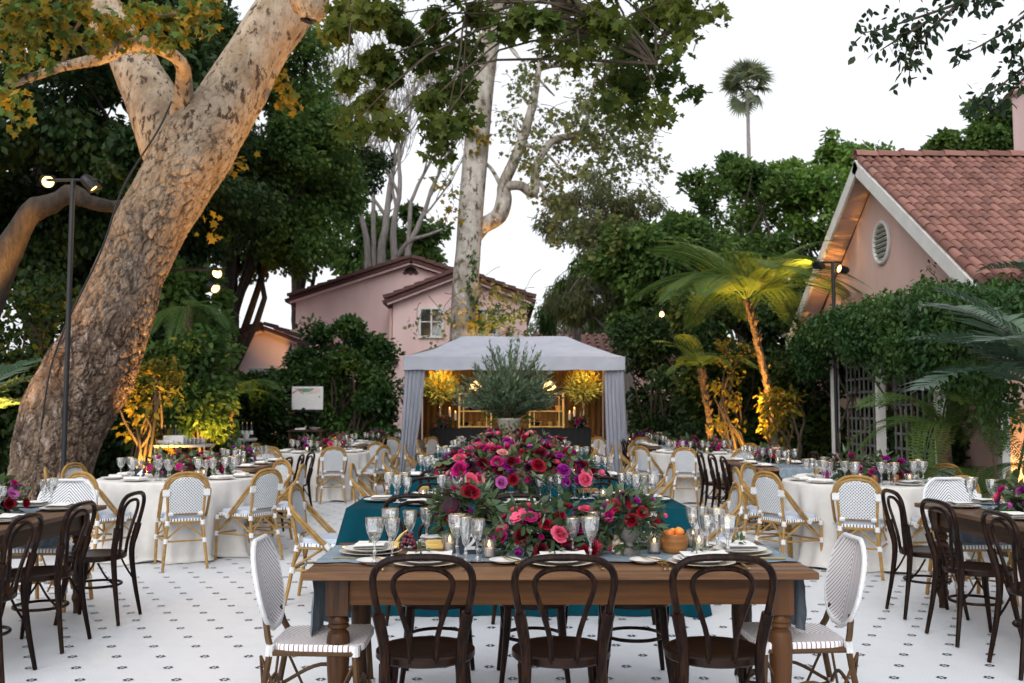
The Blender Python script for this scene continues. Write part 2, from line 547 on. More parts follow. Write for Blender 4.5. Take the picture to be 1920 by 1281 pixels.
mat('sign_green', (0.09, 0.24, 0.14), (0.22, 0.38, 0.27), rough=0.7, scale=14)
mat('sign_red', (0.60, 0.16, 0.12), (0.7, 0.3, 0.26), rough=0.7, scale=14)
mat('sign_pink', (0.74, 0.5, 0.46), (0.78, 0.66, 0.62), rough=0.7, scale=14)
mat('bottle_glass', (0.008, 0.012, 0.008), rough=0.1)
mat('amber', (0.25, 0.09, 0.015), rough=0.2)


# ------------------------------------------------------------------ mesh helpers
class MB:
    """collects pieces of one mesh"""

    def __init__(s):
        s.v, s.f = [], []

    def add(s, vs, fs):
        o = len(s.v)
        s.v.extend(tuple(v) for v in vs)
        s.f.extend(tuple(i + o for i in f) for f in fs)
        return s

    def box(s, c, d, rot=None, bev=0.0):
        x, y, z = (k / 2 for k in d)
        if bev > 0:
            pts, fs = [], []
            b = min(bev, x * 0.9, y * 0.9, z * 0.9)
            for zz, ins in ((-z, b), (-z + b, 0), (z - b, 0), (z, b)):
                for sx, sy in ((-1, -1), (1, -1), (1, 1), (-1, 1)):
                    pts.append((sx * (x - ins), sy * (y - ins), zz))
            for r in range(3):
                for k in range(4):
                    fs.append((r * 4 + k, r * 4 + (k + 1) % 4, r * 4 + 4 + (k + 1) % 4, r * 4 + 4 + k))
            fs += [(3, 2, 1, 0), (12, 13, 14, 15)]
        else:
            pts = [(-x, -y, -z), (x, -y, -z), (x, y, -z), (-x, y, -z), (-x, -y, z), (x, -y, z), (x, y, z), (-x, y, z)]
            fs = [(3, 2, 1, 0), (4, 5, 6, 7), (0, 1, 5, 4), (1, 2, 6, 5), (2, 3, 7, 6), (3, 0, 4, 7)]
        m = rot.to_matrix() if isinstance(rot, Euler) else rot
        c = Vector(c)
        pts = [(m @ Vector(p) if m else Vector(p)) + c for p in pts]
        return s.add(pts, fs)

    def tube(s, path, r, seg=6, closed=False, caps=True):
        path = [Vector(p) for p in path]
        n = len(path)
        rad = r if isinstance(r, (list, tuple)) else [r] * n
        rings = []
        nrm = None
        for i in range(n):
            if closed:
                t = path[(i + 1) % n] - path[i - 1]
            else:
                t = path[min(i + 1, n - 1)] - path[max(i - 1, 0)]
            t = t.normalized() if t.length > 1e-9 else Vector((0, 0, 1))
            if nrm is None:
                nrm = t.orthogonal().normalized()
            else:
                nrm = (nrm - t * nrm.dot(t))
                nrm = nrm.normalized() if nrm.length > 1e-6 else t.orthogonal().normalized()
            b = t.cross(nrm)
            rings.append([path[i] + (nrm * math.cos(2 * PI * k / seg) + b * math.sin(2 * PI * k / seg)) * rad[i] for k in range(seg)])
        vs = [p for ring in rings for p in ring]
        fs = []
        for i in range(n if closed else n - 1):
            j = (i + 1) % n
            for k in range(seg):
                k2 = (k + 1) % seg
                fs.append((i * seg + k, i * seg + k2, j * seg + k2, j * seg + k))
        if caps and not closed:
            fs.append(tuple(reversed(range(seg))))
            fs.append(tuple((n - 1) * seg + k for k in range(seg)))
        return s.add(vs, fs)

    def lathe(s, prof, seg=16, c=(0, 0, 0), wob=None):
        vs, fs = [], []
        for (r, z) in prof:
            for k in range(seg):
                a = 2 * PI * k / seg
                rr = r * (wob(a, z) if wob else 1)
                vs.append((c[0] + rr * math.cos(a), c[1] + rr * math.sin(a), c[2] + z))
        for i in range(len(prof) - 1):
            for k in range(seg):
                k2 = (k + 1) % seg
                fs.append((i * seg + k, i * seg + k2, (i + 1) * seg + k2, (i + 1) * seg + k))
        return s.add(vs, fs)

    def grid(s, fn, nu, nv, closeu=False):
        vs = [fn(i / nu, j / nv) for j in range(nv + 1) for i in range(nu + (0 if closeu else 1))]
        w = nu + (0 if closeu else 1)
        fs = []
        for j in range(nv):
            for i in range(nu):
                i2 = (i + 1) % w
                fs.append((j * w + i, j * w + i2, (j + 1) * w + i2, (j + 1) * w + i))
        return s.add(vs, fs)

    def poly(s, pts, thick=None, d=(0, 1, 0)):
        n = len(pts)
        if thick is None:
            return s.add(pts, [tuple(range(n))])
        d = Vector(d) * thick
        a = [Vector(p) for p in pts]
        b = [p + d for p in a]
        fs = [tuple(range(n)), tuple(reversed(range(n, 2 * n)))]
        fs += [(i, i + n, (i + 1) % n + n, (i + 1) % n) for i in range(n)]
        return s.add(a + b, fs)

    def xf(s, m):
        s.v = [tuple(m @ Vector(p)) for p in s.v]
        return s

    def mesh(s, name, m, smooth=True, angle=40):
        me = bpy.data.meshes.new(name)
        me.from_pydata(s.v, [], s.f)
        me.materials.append(MATS[m])
        if smooth:
            me.polygons.foreach_set('use_smooth', [True] * len(me.polygons))
            if angle:
                me.set_sharp_from_angle(angle=R(angle))
        me.update()
        return me


def fastmesh(name, verts, loops, sizes, m, vals=None):
    """big meshes straight from arrays; vals = one value per face (colour variation)"""
    me = bpy.data.meshes.new(name)
    nv, nf = len(verts), len(sizes)
    me.vertices.add(nv)
    me.vertices.foreach_set('co', np.asarray(verts, dtype=np.float32).ravel())
    me.loops.add(len(loops))
    me.loops.foreach_set('vertex_index', np.asarray(loops, dtype=np.int32))
    me.polygons.add(nf)
    st = np.concatenate(([0], np.cumsum(sizes)[:-1])).astype(np.int32)
    me.polygons.foreach_set('loop_start', st)
    me.update(calc_edges=True)
    if vals is not None:
        at = me.attributes.new('v', 'FLOAT', 'FACE')
        at.data.foreach_set('value', np.asarray(vals, dtype=np.float32))
    me.materials.append(MATS[m])
    me.validate()
    return me


def spline(pts, n):
    """Catmull-Rom through the points, n samples"""
    p = [Vector(q) for q in pts]
    p = [p[0] * 2 - p[1]] + p + [p[-1] * 2 - p[-2]]
    out = []
    segs = len(p) - 3
    for i in range(n):
        t = i / (n - 1) * segs
        k = min(int(t), segs - 1)
        u = t - k
        a, b, c, d = p[k:k + 4]
        out.append(0.5 * ((2 * b) + (c - a) * u + (2 * a - 5 * b + 4 * c - d) * u * u + (3 * b - a - 3 * c + d) * u ** 3))
    return out


def lerpl(vals, n):
    return [float(x) for x in np.interp(np.linspace(0, len(vals) - 1, n), range(len(vals)), vals)]


SHAPES = {
    'oval': np.array([(0, 0), (0.28, 0.22), (0.62, 0.22), (1, 0), (0.62, -0.22), (0.28, -0.22)]),
    'diamond': np.array([(0, 0), (0.45, 0.30), (1, 0), (0.45, -0.30)]),
    'lance': np.array([(0, 0), (0.4, 0.11), (1, 0), (0.4, -0.11)]),
    'narrow': np.array([(0, 0), (0.35, 0.05), (1, 0), (0.35, -0.05)]),
    'star': np.array([(0, 0), (0.10, 0.16), (0.05, 0.46), (0.34, 0.30), (0.56, 0.58), (0.62, 0.24), (1.0, 0.0), (0.62, -0.24), (0.56, -0.58), (0.34, -0.30), (0.05, -0.46), (0.10, -0.16)]),
    'tri': np.array([(0, 0), (0.25, 0.34), (1, 0.02), (0.3, -0.32)]),
}


def leaves(name, pts, size, m, shape='diamond', droop=0.35, out=None, seed=1, var=0.35, vbias=None, along=None):
    """one mesh of many leaf faces at pts; directions random, sagging by droop, pushed outwards from `out`"""
    g = np.random.default_rng(seed)
    pts = np.asarray(pts, dtype=float)
    n = len(pts)
    d = g.normal(size=(n, 3))
    if out is not None:
        o = pts - np.asarray(out)
        o /= np.linalg.norm(o, axis=1, keepdims=True) + 1e-6
        d += o * 0.9
    if along is not None:
        d = d * 0.45 + along
    d[:, 2] -= droop * 2
    d /= np.linalg.norm(d, axis=1, keepdims=True) + 1e-9
    up = g.normal(size=(n, 3)) * 0.7
    up[:, 2] += 1.0
    s = np.cross(up, d)
    s /= np.linalg.norm(s, axis=1, keepdims=True) + 1e-9
    L = size * (1 - var + 2 * var * g.random(n))
    sh = SHAPES[shape]
    k = len(sh)
    nn = np.cross(d, s)
    curl = (sh[:, 0] ** 2) * -0.18
    v = pts[:, None, :] + (d[:, None, :] * sh[None, :, 0:1] + s[:, None, :] * sh[None, :, 1:2] + nn[:, None, :] * curl[None, :, None]) * L[:, None, None]
    vals = np.clip(g.beta(1.6, 2.2, n) + (0 if vbias is None else vbias), 0, 1)
    return fastmesh(name, v.reshape(-1, 3), np.arange(n * k), np.full(n, k), m, vals)


def blob(center, rad, n, seed, shell=0.55):
    """n points through an ellipsoid, denser towards its skin"""
    g = np.random.default_rng(seed)
    d = g.normal(size=(n, 3))
    d /= np.linalg.norm(d, axis=1, keepdims=True)
    r = (shell + (1 - shell) * g.random(n) ** 0.7)
    return np.asarray(center) + d * r[:, None] * np.asarray(rad)


# ------------------------------------------------------------------ objects
def obj(name, me, parent=None, loc=None, rot=None):
    o = bpy.data.objects.new(name, me)
    col.objects.link(o)
    if parent is not None:
        o.parent = parent
    if loc is not None:
        o.location = loc
    if rot is not None:
        o.rotation_euler = rot
    return o


LABELS = {}


def tag(o, label, cat, group=None, kind=None):
    o['label'] = label
    o['category'] = cat
    if group:
        o['group'] = group
    if kind:
        o['kind'] = kind
    LABELS.setdefault(label.lower(), []).append((o.name, group))
    return o


def thing(name, label, cat, loc=(0, 0, 0), rz=0.0, group=None, rot=None, scale=1.0):
    e = bpy.data.objects.new(name, None)
    col.objects.link(e)
    e.empty_display_size = 0.1
    e.location = loc
    e.rotation_euler = rot if rot else (0, 0, rz)
    e.scale = (scale,) * 3 if isinstance(scale, (int, float)) else scale
    return tag(e, label, cat, group)


def structure(name, me, label=None):
    o = obj(name, me)
    o['kind'] = 'structure'
    o['label'] = label or name.replace('_', ' ')
    return o


STUFF_PARTS = {'knots', 'twigs'}


def build(proto, name, label, cat, loc, rz=0.0, group=None, scale=1.0, rot=None):
    """a thing from a list of (part name, mesh, location, rotation, sub-parts); meshes are shared between copies"""
    e = thing(name, label, cat, loc, rz, group, rot, scale)
    for pn, me, l, r, subs in proto:
        p = obj(pn, me, e, l, r)
        if pn in STUFF_PARTS:
            p['kind'] = 'stuff'
        for sn, sm, sl, sr in subs:
            obj(sn, sm, p, sl, sr)
    return e


def part(n, me, l=None, r=None, subs=()):
    return (n, me, l, r, [(s + (None, None))[:4] if len(s) < 4 else s for s in subs])


def lamp(name, kind, loc, energy, color, size=0.1, target=None, angle=60, blend=0.6):
    l = bpy.data.lights.new(name, kind)
    l.energy = energy
    l.color = color
    l.shadow_soft_size = size
    if kind == 'SPOT':
        l.spot_size = R(angle)
        l.spot_blend = blend
    o = bpy.data.objects.new(name, l)
    col.objects.link(o)
    o.location = loc
    if target is not None:
        o.rotation_euler = (Vector(target) - Vector(loc)).to_track_quat('-Z', 'Y').to_euler()
    return o


WARM = (1.0, 0.50, 0.13)


# ------------------------------------------------------------------ ground and patio
mb = MB()
mb.add([(-400, -60, -0.02), (400, -60, -0.02), (400, 700, -0.02), (-400, 700, -0.02)], [(0, 1, 2, 3)])
structure('ground', mb.mesh('ground', 'soil', False), 'dark planted ground around the patio')
mb = MB()
mb.poly([(-8.5, -4, 0), (6.2, -4, 0), (6.2, 9.0, 0), (5.0, 9.6, 0), (4.6, 24.5, 0), (-4.4, 24.5, 0), (-4.7, 9.6, 0), (-8.5, 8.6, 0)], 0.10, (0, 0, -1))
patio = structure('patio_floor', mb.mesh('patio_floor', 'mosaic_floor', False), 'white mosaic patio floor with navy flower inlays')

g0 = G(330.7, 1275.2)
SX, SY = 0.2592, 0.2464
hexes = MB()
for k in range(6):
    a = PI / 3 * k
    c = Vector((math.cos(a) * 0.0190, math.sin(a) * 0.0205, 0))
    top = [c + Vector((math.cos(PI / 3 * q + PI / 6) * (0.0105 if k in (0, 3) else 0.0085), math.sin(PI / 3 * q + PI / 6) * (0.0110 if k in (0, 3) else 0.0088), 0.0025)) for q in range(6)]
    hexes.add(top, [tuple(range(6))])
hex_me = hexes.mesh('mosaic_flower', 'inlay_navy', False)
spots = []
for r in range(-3, 62):
    y = g0.y + r * SY
    for q in range(-40, 60):
        x = g0.x + q * SX + (SX / 2 if r % 2 else 0)
        if y < 8.9 and -8.3 < x < 6.0 or y >= 8.9 and -4.6 < x < 4.7:
            if abs(x - 0.01 * y) < 0.56 * y + 0.3 and y > 4.8:
                spots.append((x, y))
spots.sort(key=lambda s: s[1] + 0.02 * abs(s[0]))
for i, (x, y) in enumerate(spots[:300]):
    obj('mosaic_flower', hex_me, patio, (x, y, 0.0005)).rotation_euler = (0, 0, rng.uniform(-0.05, 0.05))
far = MB()
for x, y in spots[300:]:
    far.add([(x + vx, y + vy, vz + 0.0005) for vx, vy, vz in hexes.v], hexes.f)
o = obj('distant_mosaic_flowers', far.mesh('distant_mosaic_flowers', 'inlay_navy', False), patio)
o['kind'] = 'stuff'


# ------------------------------------------------------------------ buildings
def half_barrel(length, r0, r1, seg=6, thick=0.014):
    b = MB()
    ring = []
    for (y, r) in ((0, r0), (length, r1)):
        for rr in (r, r - thick):
            ring.append([(-rr * math.cos(PI * k / seg), y, rr * math.sin(PI * k / seg)) for k in range(seg + 1)])
    vs = [p for q in ring for p in q]
    w = seg + 1
    fs = []
    for k in range(seg):
        fs.append((k, k + 1, 2 * w + k + 1, 2 * w + k))          # outside
        fs.append((w + k + 1, w + k, 3 * w + k, 3 * w + k + 1))  # inside
        fs.append((2 * w + k, 2 * w + k + 1, 3 * w + k + 1, 3 * w + k))  # lower end
        fs.append((k + 1, k, w + k, w + k + 1))
    b.add(vs, fs)
    return b


tile_me = half_barrel(0.33, 0.052, 0.064).mesh('roof_tile', 'clay_tile', True, 40)
ridge_me = half_barrel(0.42, 0.105, 0.12).mesh('ridge_tile', 'clay_tile', True, 40)
brown_tile_me = half_barrel(0.40, 0.10, 0.13, 5).mesh('verge_tile', 'brown_tile', True, 40)


def frame_matrix(o, xax, yax, zax):
    m = Matrix((xax, yax, zax)).transposed().to_4x4()
    m.translation = o
    return m


def put(name, me, parent, m):
    p = obj(name, me, parent)
    p.matrix_local = m
    return p


def far_gable(house, pl, ap, pr, depth, floor_z=0.0, wall_in=0.35, mw='pink_stucco', right_cut=None):
    """gabled block facing the camera: outline of its roof edge pl - ap - pr at the front, running `depth` back"""
    pl, ap, pr = Vector(pl), Vector(ap), Vector(pr)
    y0 = pl.y + wall_in
    sl = (ap.z - pl.z) / (ap.x - pl.x)
    sr = (ap.z - pr.z) / (pr.x - ap.x)
    e = 0.28
    b = MB()
    zl, zr = pl.z + e * sl - 0.13, pr.z + e * sr - 0.13
    b.poly([(pl.x + e, y0, floor_z), (pr.x - e, y0, floor_z), (pr.x - e, y0, zr), (ap.x, y0, ap.z - 0.15), (pl.x + e, y0, zl)], depth)
    obj('wall', b.mesh('gable_wall', mw, False), house)
    for a, c, nm in ((pl, ap, 0), (pr, ap, 1)):
        d = (c - a)
        ln = d.length
        d.normalize()
        up = Vector((0, -1, 0)).cross(d)
        if up.z < 0:
            up = -up
        b = MB()
        q = [a - up * 0.10, c - up * 0.10, c + up * 0.0, a + up * 0.0]
        b.poly([tuple(v) for v in q], depth + wall_in + 0.2)
        rf = obj('roof', b.mesh('roof_slab', 'brown_tile', False), house)
        b = MB()
        q = [a - up * 0.16 + d * 0.1, c - up * 0.16, c - up * 0.102, a - up * 0.102 + d * 0.1]
        b.poly([(v.x, v.y + 0.06, v.z) for v in q], 0.10)
        obj('barge_board', b.mesh('barge_board', mw, False), house)
        n = int(ln / 0.32)
        for k in range(n):
            yax = -d
            xax = yax.cross(up)
            o_ = c - d * (0.32 * k) + Vector((0, 0.05, 0)) + up * (0.0 + 0.012)
            put('roof_tile', brown_tile_me, rf, frame_matrix(o_, xax, yax, up) @ Matrix.Rotation(0.05, 4, 'X'))


def window(parent, x0, x1, z0, z1, y, panes=2):
    b = MB()
    w = 0.07
    cx, cz = (x0 + x1) / 2, (z0 + z1) / 2
    for px_ in (x0, x1):
        b.box((px_, y - 0.03, cz), (w, 0.10, z1 - z0 + w))
    for pz in (z0, z1):
        b.box((cx, y - 0.032, pz), (x1 - x0 - w, 0.09, w))
    fr = obj('window', b.mesh('window_frame', 'white_paint', False), parent)
    b = MB()
    for k in range(1, panes):
        b.box((x0 + (x1 - x0) * k / panes, y - 0.028, cz), (0.045, 0.07, z1 - z0 - w))
    b.box((cx, y - 0.026, cz + 0.02), (x1 - x0 - w, 0.05, 0.03))
    obj('sash_bar', b.mesh('sash_bar', 'white_paint', False), fr)
    b = MB()
    b.grid(lambda u, v: (x0 + (x1 - x0) * u, y - 0.004 + 0.003 * math.sin(u * 60), z0 + (z1 - z0) * v), 60, 1)
    obj('curtain', b.mesh('curtain', 'curtain', True, None), fr)
    b = MB()
    b.box((cx, y - 0.02, cz), (x1 - x0 - w, 0.006, z1 - z0 - w))
    obj('glass_pane', b.mesh('glass_pane', 'window_glass', False), fr)


YH = 29.0
house = thing('pink_house', 'two storey pink stucco house with brown tiled gables behind the tent', 'house', P(770, 700, YH) * 1.0)
HO = house.location.copy()
far_gable(house, P(533, 561, YH) - HO, P(771, 484, YH) - HO, P(1006, 562, YH) - HO, 8.0, -HO.z)
far_gable(house, P(716, 564, YH - 1.6) - HO, P(862, 508, YH - 1.6) - HO, P(1006, 562, YH - 1.6) - HO, 1.9, -HO.z)
yb = YH - 1.6 + 0.35 - HO.y
a, c = P(787, 632, YH - 1.25) - HO, P(831, 578, YH - 1.25) - HO
window(house, a.x, c.x, a.z, c.z, yb)
a, c = P(893, 628, YH - 1.25) - HO, P(932, 580, YH - 1.25) - HO
window(house, a.x, c.x, a.z, c.z, yb)
b = MB()
v0 = P(768, 509, YH) - HO
b.poly([(v0.x - 0.26, v0.y + 0.33, v0.z - 0.02), (v0.x + 0.26, v0.y + 0.33, v0.z - 0.02), (v0.x + 0.13, v0.y + 0.33, v0.z + 0.15), (v0.x, v0.y + 0.33, v0.z + 0.19), (v0.x - 0.13, v0.y + 0.33, v0.z + 0.15)], 0.04)
obj('gable_vent', b.mesh('gable_vent', 'dark_void', False), house)
b = MB()
for k in (-0.17, 0, 0.17):
    b.tube([(v0.x + k, v0.y + 0.30, v0.z + 0.0), (v0.x + k, v0.y + 0.40, v0.z + 0.0)], 0.06, 8)
obj('vent_tile', b.mesh('vent_tile', 'brown_tile', True), house)
# downpipe at the inner corner and a small string course of tiles above the bay's foot
p0 = P(737, 565, YH - 1.3) - HO
b = MB()
b.tube([(p0.x - 0.08, p0.y + 0.15, p0.z - 0.2), (p0.x - 0.08, p0.y + 0.15, -HO.z)], 0.05, 8)
obj('downpipe', b.mesh('downpipe', 'pink_stucco_shade', True), house)
b = MB()
p0 = P(735, 678, YH - 1.3) - HO
b.box((p0.x, p0.y + 0.1, p0.z), (0.35, 0.5, 0.14))
obj('string_course', b.mesh('string_course', 'brown_tile', False), house)

cot = thing('pink_cottage', 'low pink cottage gable with a brown tiled roof behind the shrubs', 'house', P(490, 700, 26.0))
CO = cot.location.copy()
far_gable(cot, P(318, 672, 26) - CO, P(492, 610, 26) - CO, P(566, 638, 26) - CO, 3.0, -CO.z, 0.25)
b = MB()
q = P(520, 618, 27.0) - CO
b.box((q.x, q.y + 1.2, q.z - 1.0), (2.4, 2.4, 2.0))
obj('rear_wall', b.mesh('cottage_rear', 'pink_stucco', False), cot)

hb = thing('distant_house', 'low house with a weathered red tile roof behind the tent', 'house', P(1120, 690, 34.0))
B0 = hb.location.copy()
b = MB()
b.box((0, 2.0, -B0.z / 2 - 0.2), (6.0, 4.0, B0.z + 1.2))
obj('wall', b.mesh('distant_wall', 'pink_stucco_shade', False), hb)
b = MB()
b.poly([(-3.4, -0.4, 0.35), (3.4, -0.4, 0.35), (2.2, 2.0, 1.35), (-2.2, 2.0, 1.35)], 0.12, (0, 0, -1))
drf = obj('roof', b.mesh('distant_roof', 'clay_tile', False), hb)
sd = Vector((0, -2.4, -1.0)).normalized()
nn = Vector((0, -1.0, 2.4)).normalized()
for i in range(22):
    for j in range(6):
        x = -3.2 + i * 0.3
        t = j * 0.42
        yy = 2.0 + sd.y * t
        if abs(x) < 3.3 - 1.1 * (2.4 - t * 0.92) / 2.4:
            put('roof_tile', tile_me, drf, frame_matrix(Vector((x, yy, 1.37 + sd.z * t)), Vector((-1, 0, 0)), sd, nn) @ Matrix.Rotation(0.04, 4, 'X'))


def onX(px, py, X):
    d = ray(px, py)
    return Vector((0, 0, EYE)) + d * (X / d.x)


# house at the side: gable end towards the patio, ridge running away from it
GX = 5.8
apx = onX(1607, 297, GX)
nea = onX(1853, 546, GX)
fae = Vector((GX, 2 * apx.y - nea.y, nea.z))
hr = thing('stucco_house', 'pink stucco house with red barrel tile roof and round louvred vent', 'house', (GX, apx.y, 0))
W = Vector((GX, apx.y, 0))
RX = 8.0
sd = (nea - apx).normalized()
nn = Vector((1, 0, 0)).cross(sd)
if nn.z < 0:
    nn = -nn
sd2 = (fae - apx).normalized()
nn2 = Vector((nn.x, -nn.y, nn.z))
b = MB()
wx = 0.36
b.poly([(wx, nea.y - W.y + 0.45, 0), (wx, nea.y - W.y + 0.45, nea.z - 0.0), (wx, 0, apx.z - 0.20), (wx, fae.y - W.y - 0.45, nea.z - 0.0), (wx, fae.y - W.y - 0.45, 0)], RX, (1, 0, 0))
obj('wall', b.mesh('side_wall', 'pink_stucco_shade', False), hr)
roofs = []
for end, n_ in ((nea, nn), (fae, nn2)):
    b = MB()
    q = [apx - n_ * 0.09, end - n_ * 0.09, end, apx]
    b.poly([tuple(v - W) for v in q], RX + 0.4, (1, 0, 0))
    roofs.append(obj('roof', b.mesh('side_roof', 'clay_tile', False), hr))
    s_ = (end - apx).normalized()
    b = MB()
    q = [apx - n_ * 0.24, end - n_ * 0.24, end - n_ * 0.04, apx - n_ * 0.04]
    b.poly([tuple(v - W + Vector((-0.045, 0, 0))) for v in q], 0.042, (1, 0, 0))
    obj('barge_board', b.mesh('barge_board', 'white_paint', False), hr)
    k = 0
    ln = (end - apx).length
    while (k + 1) * 0.42 < ln:
        p0, p1 = apx + s_ * (k * 0.42 + 0.006), apx + s_ * ((k + 1) * 0.42 - 0.006)
        b = MB()
        q = [p0 - n_ * 0.125, p1 - n_ * 0.125, p1 - n_ * 0.096, p0 - n_ * 0.096]
        b.poly([tuple(v - W) for v in q], wx + 0.01, (1, 0, 0))
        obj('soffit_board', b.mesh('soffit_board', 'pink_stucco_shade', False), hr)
        k += 1
b = MB()
gz, gy = nea.z - 0.10, nea.y - W.y - 0.06
b.box((RX / 2, gy, gz), (RX, 0.11, 0.10), bev=0.02)
obj('gutter', b.mesh('gutter', 'white_paint', False), hr)
b = MB()
b.box((RX / 2, gy + 0.25, gz - 0.05), (RX, 0.36, 0.03))
obj('eave_soffit', b.mesh('eave_soffit', 'white_paint', False), hr)
ln = (nea - apx).length
nco, ncu = int((RX + 0.2) / 0.136), int(ln / 0.262)
rest = MB()
cnt = 0
for i in range(nco):
    for j in range(ncu + 1):
        t = j * 0.262 + rng.uniform(-0.012, 0.012)
        if t > ln - 0.2:
            continue
        x = 0.03 + i * 0.136 + rng.uniform(-0.006, 0.006)
        o_ = apx + sd * t - W + Vector((x, 0, 0)) + nn * 0.004
        m = frame_matrix(o_, Vector((1, 0, 0)) if sd.cross(nn).x < 0 else Vector((1, 0, 0)), sd, nn) @ Matrix.Rotation(-0.0 + rng.uniform(0.02, 0.06), 4, 'X') @ Matrix.Rotation(rng.uniform(-0.02, 0.02), 4, 'Z')
        wy = o_.y + W.y
        if (x + GX) < 0.55 * wy and cnt < 300:
            put('roof_tile', tile_me, roofs[0], m)
            cnt += 1
        else:
            rest.add([m @ v.co for v in tile_me.vertices], [tuple(p.vertices) for p in tile_me.polygons])
o = obj('distant_roof_tiles', rest.mesh('distant_roof_tiles', 'clay_tile', True), roofs[0])
o['kind'] = 'stuff'
for i in range(int(RX / 0.36)):
    m = frame_matrix(apx - W + Vector((i * 0.36 + 0.38, 0, 0.015)), Vector((0, 1, 0)), Vector((-1, 0, 0)), Vector((0, 0, 1))) @ Matrix.Rotation(0.03 + rng.uniform(-0.01, 0.01), 4, 'X')
    put('ridge_tile', ridge_me, roofs[0], m)
for j in range(int(ln / 0.262)):
    m = frame_matrix(apx + sd2 * (j * 0.262) - W + Vector((0.06, 0, 0)) + nn2 * 0.004, Vector((-1, 0, 0)), sd2, nn2) @ Matrix.Rotation(0.04, 4, 'X')
    put('roof_tile', tile_me, roofs[1], m)
# round louvred vent
vc = onX(1655, 455, GX + wx) - W
b = MB()
b.tube([(vc.x - 0.02, vc.y + 0.31 * math.cos(a_), vc.z + 0.33 * math.sin(a_)) for a_ in np.linspace(0, 2 * PI, 29)[:-1]], 0.035, 8, closed=True)
vf = obj('round_vent', b.mesh('vent_rim', 'white_paint', True), hr)
b = MB()
b.poly([(vc.x - 0.004, vc.y + 0.31 * math.cos(a_), vc.z + 0.33 * math.sin(a_)) for a_ in np.linspace(0, 2 * PI, 29)[:-1]], 0.002, (1, 0, 0))
obj('vent_back', b.mesh('vent_back', 'dark_void', False), vf)
for k in range(8):
    z = -0.28 + k * 0.08
    w = 2 * 0.30 * math.sqrt(max(0.02, 1 - (z / 0.33) ** 2))
    b = MB()
    b.box((vc.x - 0.025, vc.y, vc.z + z), (0.05, w, 0.012), Euler((0, R(38), 0)))
    obj('louvre_slat', b.mesh('louvre_slat', 'white_paint', False), vf)
# chimney
cp = P(1957, 240, 17.2) - W
b = MB()
b.box((cp.x, cp.y, cp.z - 0.6), (0.75, 0.7, 2.6))
ch = obj('chimney', b.mesh('chimney', 'pink_stucco', False), hr)
b = MB()
b.box((cp.x, cp.y, cp.z + 0.74), (0.92, 0.87, 0.09), bev=0.02)
b.box((cp.x, cp.y, cp.z + 0.88), (0.6, 0.55, 0.2), bev=0.05)
obj('chimney_cap', b.mesh('chimney_cap', 'pink_stucco', False), ch)
# side door canopy lower down on the far corner
b = MB()
q = onX(1500, 600, GX + 0.1) - W
b.box((q.x + 0.3, q.y, q.z - 0.15), (0.8, 2.0, 0.06), Euler((0, R(-14), 0)))
obj('porch_roof', b.mesh('porch_roof', 'white_paint', False), hr)

# ------------------------------------------------------------------ tent
YT = 19.6
TD = 3.7
fl, fr = P(757, 669, YT), P(1172, 669, YT)
rl, rr = P(866, 631, YT + TD / 2), P(1062, 631, YT + TD / 2)
zb = P(757, 693, YT).z
tent = thing('tent', 'grey cloth pavilion tent with gathered corner drapes at the patio end', 'tent', ((fl.x + fr.x) / 2, YT, 0))
TO = tent.location.copy()
x0, x1, zt = fl.x - TO.x, fr.x - TO.x, fl.z
rlx, rrx, rz_, ry = rl.x - TO.x, rr.x - TO.x, rl.z, TD / 2


def facet(a, b_, c, d, sag):
    a, b_, c, d = map(Vector, (a, b_, c, d))
    return lambda u, v: tuple((a * (1 - u) + b_ * u) * (1 - v) + (d * (1 - u) + c * u) * v - Vector((0, 0, sag * math.sin(PI * v) * (0.6 + 0.4 * math.sin(PI * u)) + 0.008 * math.sin(9 * u + 3 * v) + math.sin(PI * v) * (0.028 * noise.noise(Vector((u * 7, v * 3, a.y))) + 0.014 * noise.noise(Vector((u * 24, v * 5, a.x)))))))


A, B, C_, D_ = (x0, 0, zt), (x1, 0, zt), (x1, TD, zt), (x0, TD, zt)
E, F = (rlx, ry, rz_), (rrx, ry, rz_)
b = MB()
b.grid(facet(A, B, F, E, 0.06), 64, 22)
b.grid(facet(C_, D_, E, F, 0.06), 24, 10)
b.grid(facet(D_, A, E, E, 0.05), 10, 10)
b.grid(facet(B, C_, F, F, 0.05), 10, 10)
obj('canopy', b.mesh('tent_canopy', 'tent_cloth', True, 50), tent)


def vstrip(p, q, z1, z0, n, wob, ph):
    p, q = Vector(p), Vector(q)
    dd = (q - p)
    nrm = Vector((dd.y, -dd.x, 0)).normalized()

    def f(u, v):
        c = p + dd * u + nrm * (wob * v * math.sin(u * n + ph) + 0.006)
        return (c.x, c.y, z1 + (z0 - z1) * v - 0.018 * v * abs(math.sin(u * 4.2 * PI + ph)))
    return f


b = MB()
for p, q, n in ((A, B, 40), (B, C_, 30), (C_, D_, 40), (D_, A, 30)):
    b.grid(vstrip(p, q, zt + 0.004, zb, n, 0.012, n), 60, 4)
obj('valance', b.mesh('tent_valance', 'tent_cloth', True, 60), tent)


